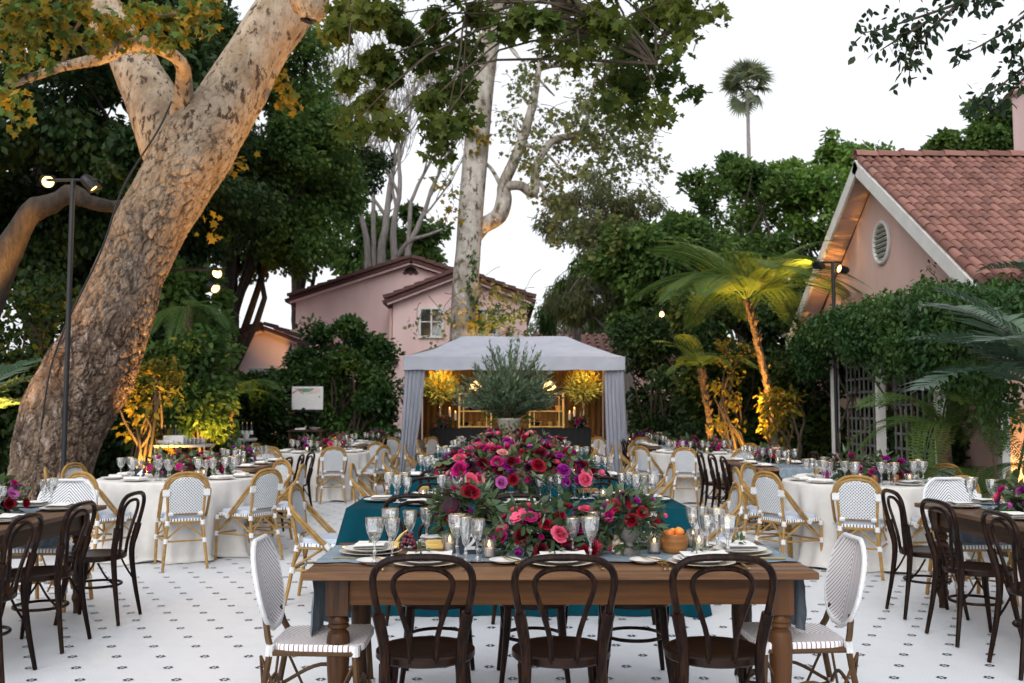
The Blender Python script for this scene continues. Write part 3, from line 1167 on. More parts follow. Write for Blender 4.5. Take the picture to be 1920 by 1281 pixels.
def drape(xa, xb, ya, yb, xa2, xb2, ztop, folds, amp, ph):
    """gathered curtain hanging from xa-xb at the top to xa2-xb2 at the floor"""
    def f(u, v):
        xx = (xa + (xb - xa) * u) * (1 - v ** 1.3) + (xa2 + (xb2 - xa2) * u) * v ** 1.3
        yy = ya + (yb - ya) * u
        k = amp * (0.35 + 0.65 * v) * (math.sin(u * folds * 2 * PI + ph + 0.8 * v) + 0.4 * math.sin(u * folds * 4.3 * PI + 2 * ph))
        dx, dy = xb - xa, yb - ya
        l = math.hypot(dx, dy) + 1e-6
        return (xx - dy / l * k, yy + dx / l * k, ztop * (1 - v) + 0.01)
    return f


for nm, args in (
    ('drape', (x0 + 0.02, x0 + 0.44, 0.06, 0.10, x0 - 0.10, x0 + 0.16, zb + 0.1, 5, 0.035, 0.4)),
    ('drape', (x1 - 0.42, x1 - 0.02, 0.10, 0.06, x1 - 0.36, x1 + 0.10, zb + 0.1, 5, 0.035, 1.4)),
    ('drape', (x0 + 0.03, x0 + 0.03, 0.1, 1.2, x0 + 0.03, x0 + 0.03, zb + 0.1, 9, 0.03, 0.2)),
    ('drape', (x1 - 0.03, x1 - 0.03, 0.1, 1.2, x1 - 0.03, x1 - 0.03, zb + 0.1, 9, 0.03, 0.9)),
):
    b = MB()
    b.grid(drape(*args), 70, 14)
    obj(nm, b.mesh('drape', 'drape', True, None), tent)
for args in ((x0 + 0.05, x0 + 0.05, 1.2, TD - 0.1, x0 + 0.05, x0 + 0.05, zb + 0.1, 14, 0.03, 0.3),
             (x1 - 0.05, x1 - 0.05, 1.2, TD - 0.1, x1 - 0.05, x1 - 0.05, zb + 0.1, 14, 0.03, 0.3)):
    b = MB()
    b.grid(drape(*args), 80, 8)
    obj('side_curtain', b.mesh('side_curtain', 'dark_drape', True, None), tent)
for px_ in (x0 + 0.04, x1 - 0.04):
    for py_ in (0.16, TD - 0.06):
        b = MB()
        b.tube([(px_, py_, 0), (px_, py_, zt - 0.02)], 0.03, 8)
        obj('post', b.mesh('tent_post', 'grey_paint', True), tent)
b = MB()
b.grid(drape(x0 + 0.1, x1 - 0.1, TD - 0.1, TD - 0.1, x0 + 0.1, x1 - 0.1, zb + 0.15, 30, 0.012, 0), 160, 6)
obj('back_curtain', b.mesh('back_curtain', 'backdrop', True, None), tent)

# bar in the tent
bt = thing('bar_table', 'long bar under a black floor length cloth inside the tent', 'bar', P(957, 803, 21.2))
bo = bt.location.copy()
hx = (P(1108, 803, 21.2).x - P(806, 803, 21.2).x) / 2
b = MB()
b.box((0, 0.3, -0.02), (2 * hx, 0.62, 0.04), bev=0.008)
obj('bar_top', b.mesh('bar_top', 'black_cloth', False), bt)
b = MB()
b.grid(drape(-hx - 0.004, hx + 0.004, -0.02, -0.02, -hx - 0.004, hx + 0.004, bo.z - 0.045, 26, 0.008, 0.2), 160, 5)
b.v = [(x, y, z - bo.z) for x, y, z in b.v]
obj('skirt', b.mesh('bar_skirt', 'black_cloth', True, None), bt)


def shelf_unit(px0, px1, label):
    a_, c_ = P(px0, 801, 21.45), P(px1, 737, 21.45)
    w, h = c_.x - a_.x, c_.z - bo.z
    s = thing('gold_shelf', label, 'shelf', (a_.x, 21.35, bo.z), 0, 'gold shelves on the bar')
    b = MB()
    for x in (0, w):
        for y in (0, 0.26):
            b.box((x, y, h / 2), (0.028, 0.028, h))
    for y in (0, 0.26):
        b.box((w / 2, y, h - 0.014), (w - 0.028, 0.024, 0.028))
    for x in (0.10, w - 0.10):
        b.box((x, 0, h * 0.46), (0.018, 0.018, h * 0.88))
    b.box((w / 2, 0, h * 0.90), (w - 0.22, 0.018, 0.018))
    obj('frame', b.mesh('shelf_frame', 'brass_frame', False), s)
    for z in (0.03, h * 0.48):
        b = MB()
        b.box((w / 2, 0.13, z), (w - 0.03, 0.25, 0.02))
        obj('shelf_board', b.mesh('shelf_board', 'brass_frame', False), s)
    return a_.x, w, h


SHELVES = [shelf_unit(861, 921, 'gold framed shelf on the bar on the sycamore tree side'),
           shelf_unit(993, 1056, 'gold framed shelf on the bar on the tree fern side')]

# ------------------------------------------------------------------ lamps on poles
can_b = MB()
can_b.lathe([(0.0, -0.26), (0.07, -0.26), (0.10, -0.2), (0.105, 0.0), (0.12, 0.005), (0.12, 0.03), (0.105, 0.03), (0.10, -0.02)], 16)
can_me = can_b.mesh('lamp_housing', 'black_metal', True)
len_b = MB()
len_b.lathe([(0.0, 0.012), (0.07, 0.004), (0.099, -0.012)], 16)
lens_lit = len_b.mesh('lens', 'lamp_lens', True)
yoke_b = MB()
yoke_b.tube([(-0.13, 0, -0.12), (-0.13, 0.02, 0.02), (-0.1, 0.1, 0.06), (0.1, 0.1, 0.06), (0.13, 0.02, 0.02), (0.13, 0, -0.12)], 0.011, 6)
yoke_me = yoke_b.mesh('yoke', 'black_metal', True)
barn_b = MB()
for k in range(4):
    m = Matrix.Rotation(PI / 2 * k, 4, 'Z') @ Matrix.Translation((0, 0.115, 0.03)) @ Matrix.Rotation(R(35), 4, 'X')
    barn_b.poly([tuple(m @ Vector(p)) for p in ((-0.09, 0, 0), (0.09, 0, 0), (0.12, 0, 0.13), (-0.12, 0, 0.13))], 0.004)
barn_me = barn_b.mesh('barn_door', 'black_metal', False)


def light_pole(label, base, top, heads, r=0.028, pole=True):
    e = thing('light_pole' if pole else 'lamp_bracket', label, 'lamp post' if pole else 'lamp', base)
    if pole:
        b = MB()
        b.tube([(0, 0, 0.0), (0, 0, top.z)], r, 10)
        obj('pole', b.mesh('light_pole', 'black_metal', True), e)
        b = MB()
        b.lathe([(0.0, 0.03), (0.22, 0.03), (0.24, 0.015), (0.24, 0.0)], 20)
        obj('base_plate', b.mesh('pole_base', 'black_metal', True), e)
    xs = [h[0].x - base.x for h in heads]
    b = MB()
    b.tube([(min(xs + [0]) - 0.03, 0, top.z - base.z), (max(xs + [0]) + 0.03, 0, top.z - base.z)], 0.018, 8)
    obj('crossbar', b.mesh('crossbar', 'black_metal', True), e)
    for pos, aim, lit, energy, ang in heads:
        d = (Vector(aim) - pos).normalized()
        rot = d.to_track_quat('Z', 'Y').to_euler()
        h = obj('lamp_housing', can_me, e, pos - base, rot)
        h.scale = (0.62,) * 3
        obj('lens', lens_lit, h)
        obj('yoke', yoke_me, h)
        if energy:
            lamp('pole_lamp', 'SPOT', pos + d * 0.13, energy, WARM, 0.09, aim, ang, 0.7)
    return e


YP = 10.4
pb = P(125, 700, YP)
light_pole('slim black lamp pole in front of the leaning sycamore trunk', Vector((pb.x, YP, 0)), P(133, 338, YP),
           [(P(90, 341, YP), (-2.2, 3.5, 2.6), True, 50, 120), (P(176, 352, YP), P(176, 352, YP) + Vector((1.3, 0.25, -1.4)), True, 30, 80)])
YP2 = 14.9
pb = P(1564, 600, YP2)
light_pole('slim black lamp pole in the vine arbor before the stucco house', Vector((pb.x, YP2, 0)), P(1563, 492, YP2),
           [(P(1574, 504, YP2), P(398, 215, 11.5), True, 2600, 28), (P(1532, 497, YP2 + 0.28), P(1430, 470, 16.6), True, 260, 70)])
YP3 = 12.5
pb = P(292, 506, YP3)
light_pole('black arm with two small lamps fixed to the leaning sycamore', pb, P(392, 506, YP3),
           [(P(407, 513, YP3), P(407, 513, YP3) + Vector((1.2, -2.0, 0.3)), True, 40, 60), (P(404, 541, YP3), (0.0, 9.0, 0.5), True, 30, 90)], pole=False)


# ------------------------------------------------------------------ trees and plants
def limb_curve(a, c, seed, n=9, wig=0.12, rise=0.25):
    r_ = random.Random(seed)
    a, c = Vector(a), Vector(c)
    L = (c - a).length
    pts = [a]
    for k in (0.33, 0.66):
        p = a.lerp(c, k) + Vector((r_.uniform(-1, 1), r_.uniform(-1, 1), r_.uniform(-0.4, 0.8))) * L * wig
        p.z += rise * L * math.sin(k * PI) * 0.5
        pts.append(p)
    pts.append(c)
    return spline(pts, n)


def tree(name, label, base, trunk, r0, r1, bark, clusters, leafsize, lm, shape='diamond', group=None, seed=1, cat='tree', sub=5, droop=0.3, limbs=True, along=None, shell=0.3, limb_from=0.45):
    """trunk: points from the base up (world); clusters: (centre, radii, number of leaves)"""
    base = Vector(base)
    t = thing(name, label, cat, base, 0, group)
    path = spline([Vector(p) - base for p in trunk], 26)
    b = MB()
    b.tube(path, [(r0 * (1.25 if i == 0 else 1) + (r1 - r0) * i / 25) * (1 + 0.16 * math.sin(i * 2.1 + seed) * math.sin(i * 0.9)) for i in range(26)], 10)
    r_ = random.Random(seed)
    pts, outs = [], []
    for ci, (c, rad, n) in enumerate(clusters):
        c = Vector(c) - base
        rad = (rad,) * 3 if isinstance(rad, (int, float)) else rad
        if limbs:
            i0 = int(25 * r_.uniform(limb_from, 0.98))
            st = path[i0]
            lr = max(0.02, (r0 + (r1 - r0) * i0 / 25) * 0.45)
            cur = limb_curve(st, c, seed * 31 + ci, 9)
            b.tube(cur, lerpl([lr, lr * 0.5, lr * 0.25], 9), 6)
        # sub-clumps inside each cluster so the crown breaks up into light and dark sprays
        k = max(1, int(sub))
        cs = blob(c, [x * 0.72 for x in rad], k, seed * 17 + ci, 0.5)
        for q in range(k):
            if limbs:
                cur = limb_curve(c, cs[q], seed * 97 + ci * 11 + q, 6)
                b.tube(cur, lerpl([max(0.012, lr * 0.25), 0.008], 6), 4)
            m = max(3, int(n / k))
            pts.append(blob(cs[q], [x * 0.62 / k ** 0.22 for x in rad], m, seed * 53 + ci * 7 + q, shell))
    obj('trunk', b.mesh('trunk', bark, True, 70), t)
    pts = np.concatenate(pts)
    cen = pts.mean(axis=0)
    obj('crown', leaves('crown', pts, leafsize, lm, shape, droop, cen, seed, along=along), t)
    return t


def spread_clusters(px0, py0, px1, py1, Y, n, rad, leaves_n, seed, dy=1.5, mask=None):
    """n cluster centres over a region of the view at about Y metres"""
    r_ = random.Random(seed)
    out = []
    while len(out) < n:
        px, py = r_.uniform(px0, px1), r_.uniform(py0, py1)
        if mask and not mask(px, py):
            continue
        rr = rad * r_.uniform(0.7, 1.3)
        out.append((P(px, py, Y + r_.uniform(-dy, dy)), (rr, rr, rr * 0.8), int(leaves_n * r_.uniform(0.7, 1.3))))
    return out


# --- the great leaning sycamore
YS = 11.5
prof = [(70, 1010, 205), (84, 940, 180), (98, 880, 164), (122, 790, 180), (166, 700, 184), (198, 634, 166), (243, 517, 144), (296, 400, 158), (372, 273, 172), (428, 195, 150), (486, 90, 126), (545, 0, 122), (612, -115, 118)]
cpts = [P(x, y, YS - 0.0012 * (y - 700)) for x, y, w in prof]
crad = [w / FPX * YS * 0.5 * 0.86 for x, y, w in prof]
S0 = Vector((cpts[0].x, YS, 0))
cpts[0].z = min(cpts[0].z, -0.05)
syc = thing('leaning_sycamore', 'huge leaning sycamore with plated bark and a forked limb beside the patio', 'tree', S0)
NR, NS = 520, 190
path = spline([p - S0 for p in cpts], NR)
rads = lerpl(crad, NR)


def bigtrunk(path, rads, ns, name, cracks=1.0, ph=0.0):
    n = len(path)
    vs, cr, pl = [], [], []
    nrm = None
    L = 0.0
    for i in range(n):
        t = (path[min(i + 1, n - 1)] - path[max(i - 1, 0)]).normalized()
        if nrm is None:
            nrm = t.orthogonal().normalized()
        nrm = (nrm - t * nrm.dot(t)).normalized()
        bb = t.cross(nrm)
        if i:
            L += (path[i] - path[i - 1]).length
        for k in range(ns):
            a = 2 * PI * k / ns
            d = nrm * math.cos(a) + bb * math.sin(a)
            p = path[i] + d * rads[i]
            big = noise.noise(p * 0.9 + Vector((ph, 0, 0))) * 0.055 + noise.noise(p * 2.3) * 0.022
            q = Vector((d.x * 14.0 * rads[i], d.y * 14.0 * rads[i], 0)) + Vector((0, 0, L * 4.6))
            q += Vector((noise.noise(p * 5), noise.noise(p * 5 + Vector((9, 0, 0))), noise.noise(p * 5 + Vector((0, 9, 0))))) * 0.9
            dist, vp = noise.voronoi(q)
            pl.append(noise.cell(vp[0] * 3.1 + Vector((0.5, 0.5, 0.5))) * 0.5 + 0.5 + 0.25 * noise.noise(q * 1.4))
            e = dist[1] - dist[0]
            dist2, _ = noise.voronoi(q * 2.3 + Vector((3, 1, 7)))
            e2 = dist2[1] - dist2[0]
            fade = max(0.0, min(1.0, 1.25 - (L - 3.4) / 2.8)) * cracks + 0.10
            crack = max(0.0, 1 - e / 0.13) * 0.9 + max(0.0, 1 - e2 / 0.12) * 0.45
            plate = noise.noise(Vector((round(dist[0] * 0, 3), 0, 0)) + q * 0.35)
            off = big + fade * (-0.020 * min(1, crack) + 0.008 * plate + 0.007 * (min(1.0, max(0.0, pl[-1])) - 0.5)) + 0.005 * noise.noise(p * 18)
            vs.append(p + d * off)
            cr.append(min(1.0, crack) * min(1, fade) * (0.9 if noise.noise(q * 0.5) > -0.25 else 0.45))
    idx = np.arange(n * ns).reshape(n, ns)
    nx = np.roll(idx, -1, axis=1)
    faces = np.stack([idx[:-1], nx[:-1], nx[1:], idx[1:]], axis=-1).reshape(-1)
    me = fastmesh(name, np.array([tuple(v) for v in vs]), faces, np.full((n - 1) * ns, 4), 'sycamore_bark')
    at = me.attributes.new('crack', 'FLOAT', 'POINT')
    at.data.foreach_set('value', np.array(cr, dtype=np.float32))
    at = me.attributes.new('plate', 'FLOAT', 'POINT')
    at.data.foreach_set('value', np.array(pl, dtype=np.float32))
    me.polygons.foreach_set('use_smooth', [True] * len(me.polygons))
    return me


obj('trunk', bigtrunk(path, rads, NS, 'great_trunk'), syc)
# burl with a dark lip at the top, forked limb and the crooked branch
fork = [P(335, 345, YS + 0.5), P(322, 285, YS + 0.55), P(296, 205, YS + 0.65), P(262, 140, YS + 0.8), P(214, 60, YS + 1.0), P(150, -60, YS + 1.3)]
obj('limb', bigtrunk(spline([p - S0 for p in fork], 80), lerpl([0.20, 0.34, 0.345, 0.31, 0.28, 0.22], 80), 64, 'fork_limb', 0.1, 4.0), syc)
crook = [P(365, 300, YS + 0.45), P(343, 225, YS + 0.36), P(345, 170, YS + 0.15), P(340, 120, YS - 0.1), P(300, 90, YS - 0.35), P(250, 80, YS - 0.6), P(180, 112, YS - 0.6), P(110, 128, YS - 0.6), P(20, 160, YS - 0.7)]
obj('limb', bigtrunk(spline([p - S0 for p in crook], 110), lerpl([0.10, 0.14, 0.115, 0.105, 0.10, 0.09, 0.07, 0.05, 0.03], 110), 32, 'crooked_limb', 0.1, 9.0), syc)
twigs = MB()
for a_, c_ in (((118, 120), (150, 40)), ((150, 40), (170, -20)), ((60, 140), (10, 165)), ((180, 112), (70, 20)), ((250, 80), (330, 28))):
    twigs.tube(limb_curve(P(*a_, YS - 0.6) - S0, P(*c_, YS - 0.8) - S0, a_[0], 10), lerpl([0.032, 0.012], 10), 5)
obj('twigs', twigs.mesh('twigs', 'twig', True), syc)['kind'] = 'stuff'
burl = [P(575, -30, YS - 0.30), P(586, 12, YS - 0.42), P(582, 40, YS - 0.42)]
obj('burl', bigtrunk(spline([p - S0 for p in burl], 30), lerpl([0.24, 0.23, 0.12], 30), 48, 'burl', 0.3, 2.0), syc)
cbl = MB()
cbl.tube(spline([P(x, y, YS - 0.62) - S0 for x, y in ((60, 960), (70, 880), (78, 800), (95, 690), (128, 600), (190, 470), (232, 350), (296, 245), (322, 190))], 60), 0.011, 5)
obj('cable', cbl.mesh('trunk_cable', 'black_metal', True), syc)
# overhead canopy of this tree: star shaped leaves hanging into the top of the view
lim = MB()
big = [P(690, -240, YS), P(800, -120, 10.6), P(940, -40, 10.2), P(1080, 10, 10.0), P(1150, 55, 9.9), P(1230, 120, 9.8)]
lim.tube(spline([p - S0 for p in big], 40), lerpl([0.16, 0.10, 0.06, 0.045, 0.035, 0.015], 40), 8)
pts = []


def spray(px, py, Y, radpx, n, seed):
    c = P(px, py, Y) - S0
    r_ = radpx / FPX * Y
    pts.append(blob(c, (r_, r_ * 1.2, r_ * 0.75), n, seed, 0.15))
    return c


sd_ = 0
SPR = [(640, 60, 9), (690, 30, 12), (700, 110, 14), (650, 150, 8), (760, 60, 14), (740, 130, 14), (800, 110, 14), (830, 40, 13), (690, 190, 10), (640, 30, 8), (800, 190, 11), (850, 160, 11), (860, 90, 10), (720, 20, 12), (900, 30, 12), (950, 60, 9), (660, 230, 6), (720, 240, 6), (830, 235, 8), (865, 215, 7), (815, 285, 3),
       (980, 20, 11), (1040, 50, 12), (1060, 20, 12), (1100, 60, 10), (1120, 20, 12), (1150, 60, 14), (1180, 100, 12), (1210, 50, 10), (1220, 20, 12), (1160, 140, 12), (1200, 160, 12), (1230, 100, 10), (1270, 30, 10), (1290, 60, 6), (1330, 30, 4), (1260, 80, 5), (1250, 150, 7), (1300, 175, 3), (1190, 220, 7), (1230, 210, 5), (1040, 100, 7), (1090, 110, 7), (1150, 200, 6), (1270, 10, 8),
       (760, -30, 16), (860, -30, 16), (960, -40, 16), (1060, -40, 16), (1160, -40, 14), (1260, -40, 10)]
for x, y, d in SPR:
    sd_ += 1
    c = spray(x + rng.uniform(-12, 12), y + rng.uniform(-10, 10), rng.uniform(9.3, 11.2), rng.uniform(27, 50), int(d * (17 if x < 880 else 12)), 400 + sd_)
    k = rng.choice(big[1:]) - S0
    lim.tube(limb_curve(k, c, sd_, 7), lerpl([0.02, 0.007], 7), 4)
obj('limbs', lim.mesh('canopy_limbs', 'twig', True), syc)['kind'] = 'stuff'
obj('crown', leaves('canopy', np.concatenate(pts), 0.092, 'sycamore_leaf', 'star', 0.5, None, 5, 0.5), syc)
pts = []
for x, y, d in ((30, 20, 12), (90, 30, 12), (150, 20, 12), (210, 40, 13), (260, 20, 12), (310, 30, 12), (360, 20, 9), (60, 70, 8), (20, 90, 6), (230, 75, 10), (180, 75, 9), (120, 70, 7), (30, 130, 6), (80, 110, 5), (20, 180, 5), (25, 215, 4), (330, 65, 6), (290, 70, 8), (15, 60, 8), (390, 45, 3), (130, 0, 10), (400, 5, 6)):
    sd_ += 1
    spray(x, y, rng.uniform(9.6, 11.3), rng.uniform(26, 44), int(d * 7.5), 400 + sd_)
pts_y = np.concatenate(pts)
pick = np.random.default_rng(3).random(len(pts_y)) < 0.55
obj('crown', leaves('lit_canopy', pts_y[pick], 0.10, 'yellow_or_lit_leaf', 'star', 0.5, None, 6, 0.4), syc)
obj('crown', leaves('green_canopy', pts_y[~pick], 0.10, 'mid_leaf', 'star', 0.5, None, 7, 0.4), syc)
pts = []
for x, y, d in ((520, 150, 5), (540, 190, 4), (420, 320, 0.8), (385, 400, 1.2), (395, 440, 0.8), (455, 300, 1.2)):
    sd_ += 1
    spray(x, y, 12.4, 30, int(d * 9), 400 + sd_)
obj('crown', leaves('trunk_shoots', np.concatenate(pts), 0.10, 'yellow_or_lit_leaf', 'star', 0.5, None, 8, 0.4), syc)

# second, darker tree whose arching trunk shows behind the lamp
YB = 13.6
a0 = P(-60, 760, YB)
arch = [Vector((a0.x, YB, 0)), P(-48, 650, YB), P(-6, 535, YB), P(12, 480, YB), P(38, 430, YB), P(62, 395, YB), P(98, 382, YB), P(135, 362, YB), P(165, 378, YB), P(225, 388, YB + 0.3), P(300, 372, YB + 0.8)]
tree('arching_tree', 'dark tree with an arching warm lit limb behind the leaning sycamore', arch[0], arch, 0.24, 0.08, 'dark_bark',
     spread_clusters(-120, -60, 330, 330, YB + 2.5, 20, 1.1, 1300, 3, 1.2), 0.16, 'dark_leaf', 'diamond', None, 3, sub=6, limbs=False)

# dark wall of evergreens along the sycamore side
DG = 'dark evergreens on the sycamore side'
dark = [
    ('tall dark evergreen filling the corner behind the arching limb', (-9.5, 19.5), (-200, -80, 200, 640), 26, 1.4, 2300, 'dark_leaf', 1),
    ('tall dark evergreen rising just behind the forked sycamore limb', (-8.0, 22.0), (120, -80, 440, 560), 26, 1.5, 2300, 'dark_leaf', 2),
    ('broad dark green evergreen between the leaning trunk and the pink house', (-7.6, 26.0), (400, 110, 640, 520), 26, 1.25, 2600, 'mid_leaf', 3),
    ('dark conifer with drooping boughs left of the bare tree', (-6.8, 31.0), (520, 260, 690, 520), 16, 1.4, 2300, 'dark_leaf', 4),
]
for lab, (bx, by), reg, n, rad, nl, lm, s_ in dark:
    msk = {3: lambda x, y: y < 470 - max(0, x - 470) * 0.45, 4: lambda x, y: y < 400 and (x < 640 or y > 300)}.get(s_)
    cl = spread_clusters(*reg, by, n, rad, nl, 40 + s_, 1.6, msk)
    top = max(c[0].z for c in cl)
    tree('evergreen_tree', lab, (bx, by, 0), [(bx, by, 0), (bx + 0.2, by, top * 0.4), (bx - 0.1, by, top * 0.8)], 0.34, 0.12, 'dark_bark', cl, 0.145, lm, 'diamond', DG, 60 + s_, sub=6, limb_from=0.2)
# broad-leaved shrub lower down by the middle lamp
tree('broadleaf_tree', 'bright green broad leaved tree beside the middle lamp pole', (-6.8, 19.0, 0), [(-6.8, 19, 0), (-6.6, 19, 2.2), (-6.3, 19, 3.8)], 0.12, 0.05, 'dark_bark',
     spread_clusters(300, 490, 410, 620, 19.0, 12, 0.5, 420, 9, 0.6), 0.2, 'mid_leaf', 'oval', None, 9, sub=3)

# --- middle sycamore behind the tent
YM = 25.5
mid = [(868, 660), (872, 560), (878, 470), (884, 380), (893, 280), (902, 190), (912, 110), (925, 40), (935, -60)]
mp = [P(x, y, YM) for x, y in mid]
mp[0] = Vector((mp[1].x - 0.1, YM, 0))
ms = thing('pale_sycamore', 'tall pale sycamore with thin yellowing leaves rising behind the tent', 'tree', (mp[0].x, YM, 0))
M0 = ms.location.copy()
b = MB()
b.tube(spline([p - M0 for p in mp], 60), lerpl([0.44, 0.36, 0.335, 0.34, 0.335, 0.31, 0.29, 0.26, 0.2], 60), 18)
obj('trunk', b.mesh('pale_trunk', 'pale_bark', True, 80), ms)
LM = MB()
branches = [
    ([(880, 455), (905, 425), (935, 405), (945, 375), (945, 345), (965, 300), (985, 245), (1000, 190), (1010, 130), (1018, 60)], [0.24, 0.22, 0.23, 0.22, 0.16, 0.15, 0.13, 0.11, 0.08, 0.05]),
    ([(945, 350), (975, 348), (1000, 362), (1003, 330), (1010, 300), (1040, 262), (1085, 252), (1103, 215), (1118, 140), (1125, 90)], [0.13, 0.13, 0.14, 0.12, 0.11, 0.10, 0.09, 0.06, 0.05, 0.03]),
    ([(1005, 130), (1040, 122), (1090, 124), (1135, 118)], [0.09, 0.075, 0.06, 0.04]),
    ([(985, 272), (1020, 285), (1050, 315), (1078, 338), (1100, 310)], [0.05, 0.04, 0.035, 0.03, 0.015]),
    ([(940, 350), (920, 315), (890, 290), (875, 250)], [0.06, 0.05, 0.045, 0.03]),
    ([(918, 60), (950, 55), (985, 65)], [0.07, 0.05, 0.03]),
    ([(916, 80), (945, 75), (965, 100), (980, 115)], [0.08, 0.06, 0.05, 0.03]),
    ([(1012, 150), (1030, 170), (1040, 180)], [0.04, 0.03, 0.02]),
    ([(975, 265), (968, 240), (965, 225)], [0.04, 0.035, 0.05]),
    ([(1003, 335), (1018, 352), (1022, 385)], [0.06, 0.05, 0.03]),
]
for bp, br in branches:
    LM.tube(spline([P(x, y, YM + 0.3 * math.sin(x * 0.03)) - M0 for x, y in bp], len(bp) * 5), lerpl(br, len(bp) * 5), 9)
obj('limb', LM.mesh('pale_limbs', 'pale_bark', True, 80), ms)
g_ = random.Random(21)
pts, tw = [], MB()
regions = [((960, 30, 1250, 330), 150, 16), ((1020, 250, 1220, 480), 70, 16), ((920, 150, 1010, 300), 14, 9), ((1000, 330, 1080, 420), 16, 11), ((810, 330, 870, 420), 9, 10), ((860, 540, 1000, 630), 24, 13), ((700, -20, 920, 250), 40, 12), ((780, 580, 850, 640), 8, 10), ((1080, 120, 1230, 300), 50, 18)]
for reg, n, ln_ in regions:
    for k in range(n):
        x, y = g_.uniform(reg[0], reg[2]), g_.uniform(reg[1], reg[3])
        c = P(x, y, YM + g_.uniform(-1.6, 1.6)) - M0
        r_ = g_.uniform(0.22, 0.5)
        pts.append(blob(c, (r_, r_, r_ * 0.8), int(ln_ * g_.uniform(0.6, 1.5)), int(x * 7 + y), 0.1))
        tw.tube(limb_curve(c + Vector((g_.uniform(-0.7, 0.7), 0, g_.uniform(-0.2, 0.7))), c, k, 5), lerpl([0.012, 0.006], 5), 3)
obj('twigs', tw.mesh('fine_twigs', 'twig', False), ms)['kind'] = 'stuff'
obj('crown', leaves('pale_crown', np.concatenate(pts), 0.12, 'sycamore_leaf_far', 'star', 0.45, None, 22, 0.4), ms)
pts = [blob(P(x, y, YM - 0.4) - M0, (0.28, 0.28, 0.25), n, x, 0.1) for x, y, n in ((885, 245, 26), (905, 260, 24), (895, 285, 14), (830, 350, 10), (845, 395, 16), (862, 410, 12), (880, 600, 10))]
obj('crown', leaves('yellowing_leaves', np.concatenate(pts), 0.15, 'yellow_or_lit_leaf', 'star', 0.45, None, 23, 0.4), ms)
# ivy up the trunk foot
pts = [blob(P(885 + 6 * math.sin(k), 480 + k * 11, YM - 0.36) - M0, (0.10, 0.06, 0.2), 10, k, 0.1) for k in range(13)]
pts += [blob(P(x, y, YM - 0.5) - M0, (0.5, 0.3, 0.4), 50, x, 0.1) for x, y in ((905, 610), (945, 600), (985, 575), (925, 590), (965, 585))]
obj('crown', leaves('trunk_ivy', np.concatenate(pts), 0.13, 'mid_leaf', 'oval', 0.4, None, 24, 0.4), ms)

# --- bare tree behind the house
YBT = 36.0
bt_ = thing('bare_tree', 'leafless grey tree with many upright branches behind the pink house', 'tree', (P(720, 600, YBT).x, YBT, 0))
T0 = bt_.location.copy()
b = MB()
g_ = random.Random(5)


def grow(b, p, d, L, r, depth, upb=0.25):
    n = 6
    pts_ = [p]
    q = p.copy()
    for k in range(n):
        d = (d + Vector((g_.uniform(-1, 1), g_.uniform(-1, 1) * 0.6, g_.uniform(-0.6, 1))) * 0.16 + Vector((0, 0, upb * 0.12))).normalized()
        q = q + d * (L / n)
        pts_.append(q.copy())
    b.tube(pts_, lerpl([r, r * 0.62], n + 1), 6 if r > 0.03 else 4)
    if depth == 0:
        return
    for k in range(g_.choice((2, 3, 3))):
        i = g_.choice((3, 4, 5)) if k else 6
        a = g_.uniform(0, 2 * PI)
        side = Vector((math.cos(a), math.sin(a) * 0.7, 0.25))
        grow(b, pts_[i].copy(), (d * 0.8 + side * (g_.uniform(0.45, 0.9) if k else 0.15)).normalized(), L * g_.uniform(0.6, 0.85), max(0.012, r * (0.45 if k else 0.6)), depth - 1, upb)


for px, py, L, tilt, r in ((715, 470, 2.6, (0.10, 0, 1), 0.17), (690, 490, 2.4, (-0.15, 0, 1), 0.14), (765, 465, 2.4, (0.3, 0, 1), 0.12), (740, 480, 2.7, (0.0, 0, 1), 0.15), (700, 400, 2.4, (-0.1, 0, 1), 0.09), (770, 380, 2.2, (0.35, 0, 1), 0.08)):
    st = P(px, py, YBT) - T0
    b.tube([(st.x * 0.3, 0, 0), (st.x * 0.8, 0.0, st.z * 0.6), tuple(st)], [r * 1.6, r * 1.2, r], 8)
    grow(b, st, Vector(tilt).normalized(), L, r, 6, 0.5)
b.tube(limb_curve(P(745, 480, 33) - T0, P(830, 430, 33) - T0, 3, 8), lerpl([0.10, 0.05], 8), 6)
obj('trunk', b.mesh('bare_branches', 'grey_bark', True, 80), bt_)
# greenery behind the house and tall pale trunks
tree('background_tree', 'green tree with a rounded top just behind the pink house ridge', (-3.8, 40.0, 0), [(-3.8, 40, 0), (-3.8, 40, 5), (-3.8, 40, 9)], 0.4, 0.2, 'dark_bark',
     spread_clusters(660, 420, 800, 520, 40.0, 14, 1.3, 700, 71, 1.5), 0.26, 'mid_leaf', 'diamond', None, 71, sub=4)
pst = thing('eucalyptus_tree', 'slender pale trunked tree with sparse top beside the bare tree', 'tree', (P(640, 500, 42).x, 42, 0))
E0 = pst.location.copy()
b = MB()
for pts_ in ([(655, 520), (645, 400), (625, 280), (612, 150)], [(640, 400), (655, 300), (652, 200)], [(648, 440), (665, 330), (690, 240)]):
    b.tube(spline([P(x, y, 42) - E0 for x, y in pts_], 20), lerpl([0.22, 0.06], 20), 7)
b.tube([(0, 0, 0), tuple(P(655, 520, 42) - E0)], [0.35, 0.24], 8)
obj('trunk', b.mesh('eucalyptus_trunk', 'pale_bark', True), pst)
pts = [blob(P(g_.uniform(600, 700), g_.uniform(90, 330), 42) - E0, 0.7, 26, k, 0.1) for k in range(46)]
obj('crown', leaves('eucalyptus_leaves', np.concatenate(pts), 0.3, 'grey_leaf', 'lance', 0.6, None, 31), pst)

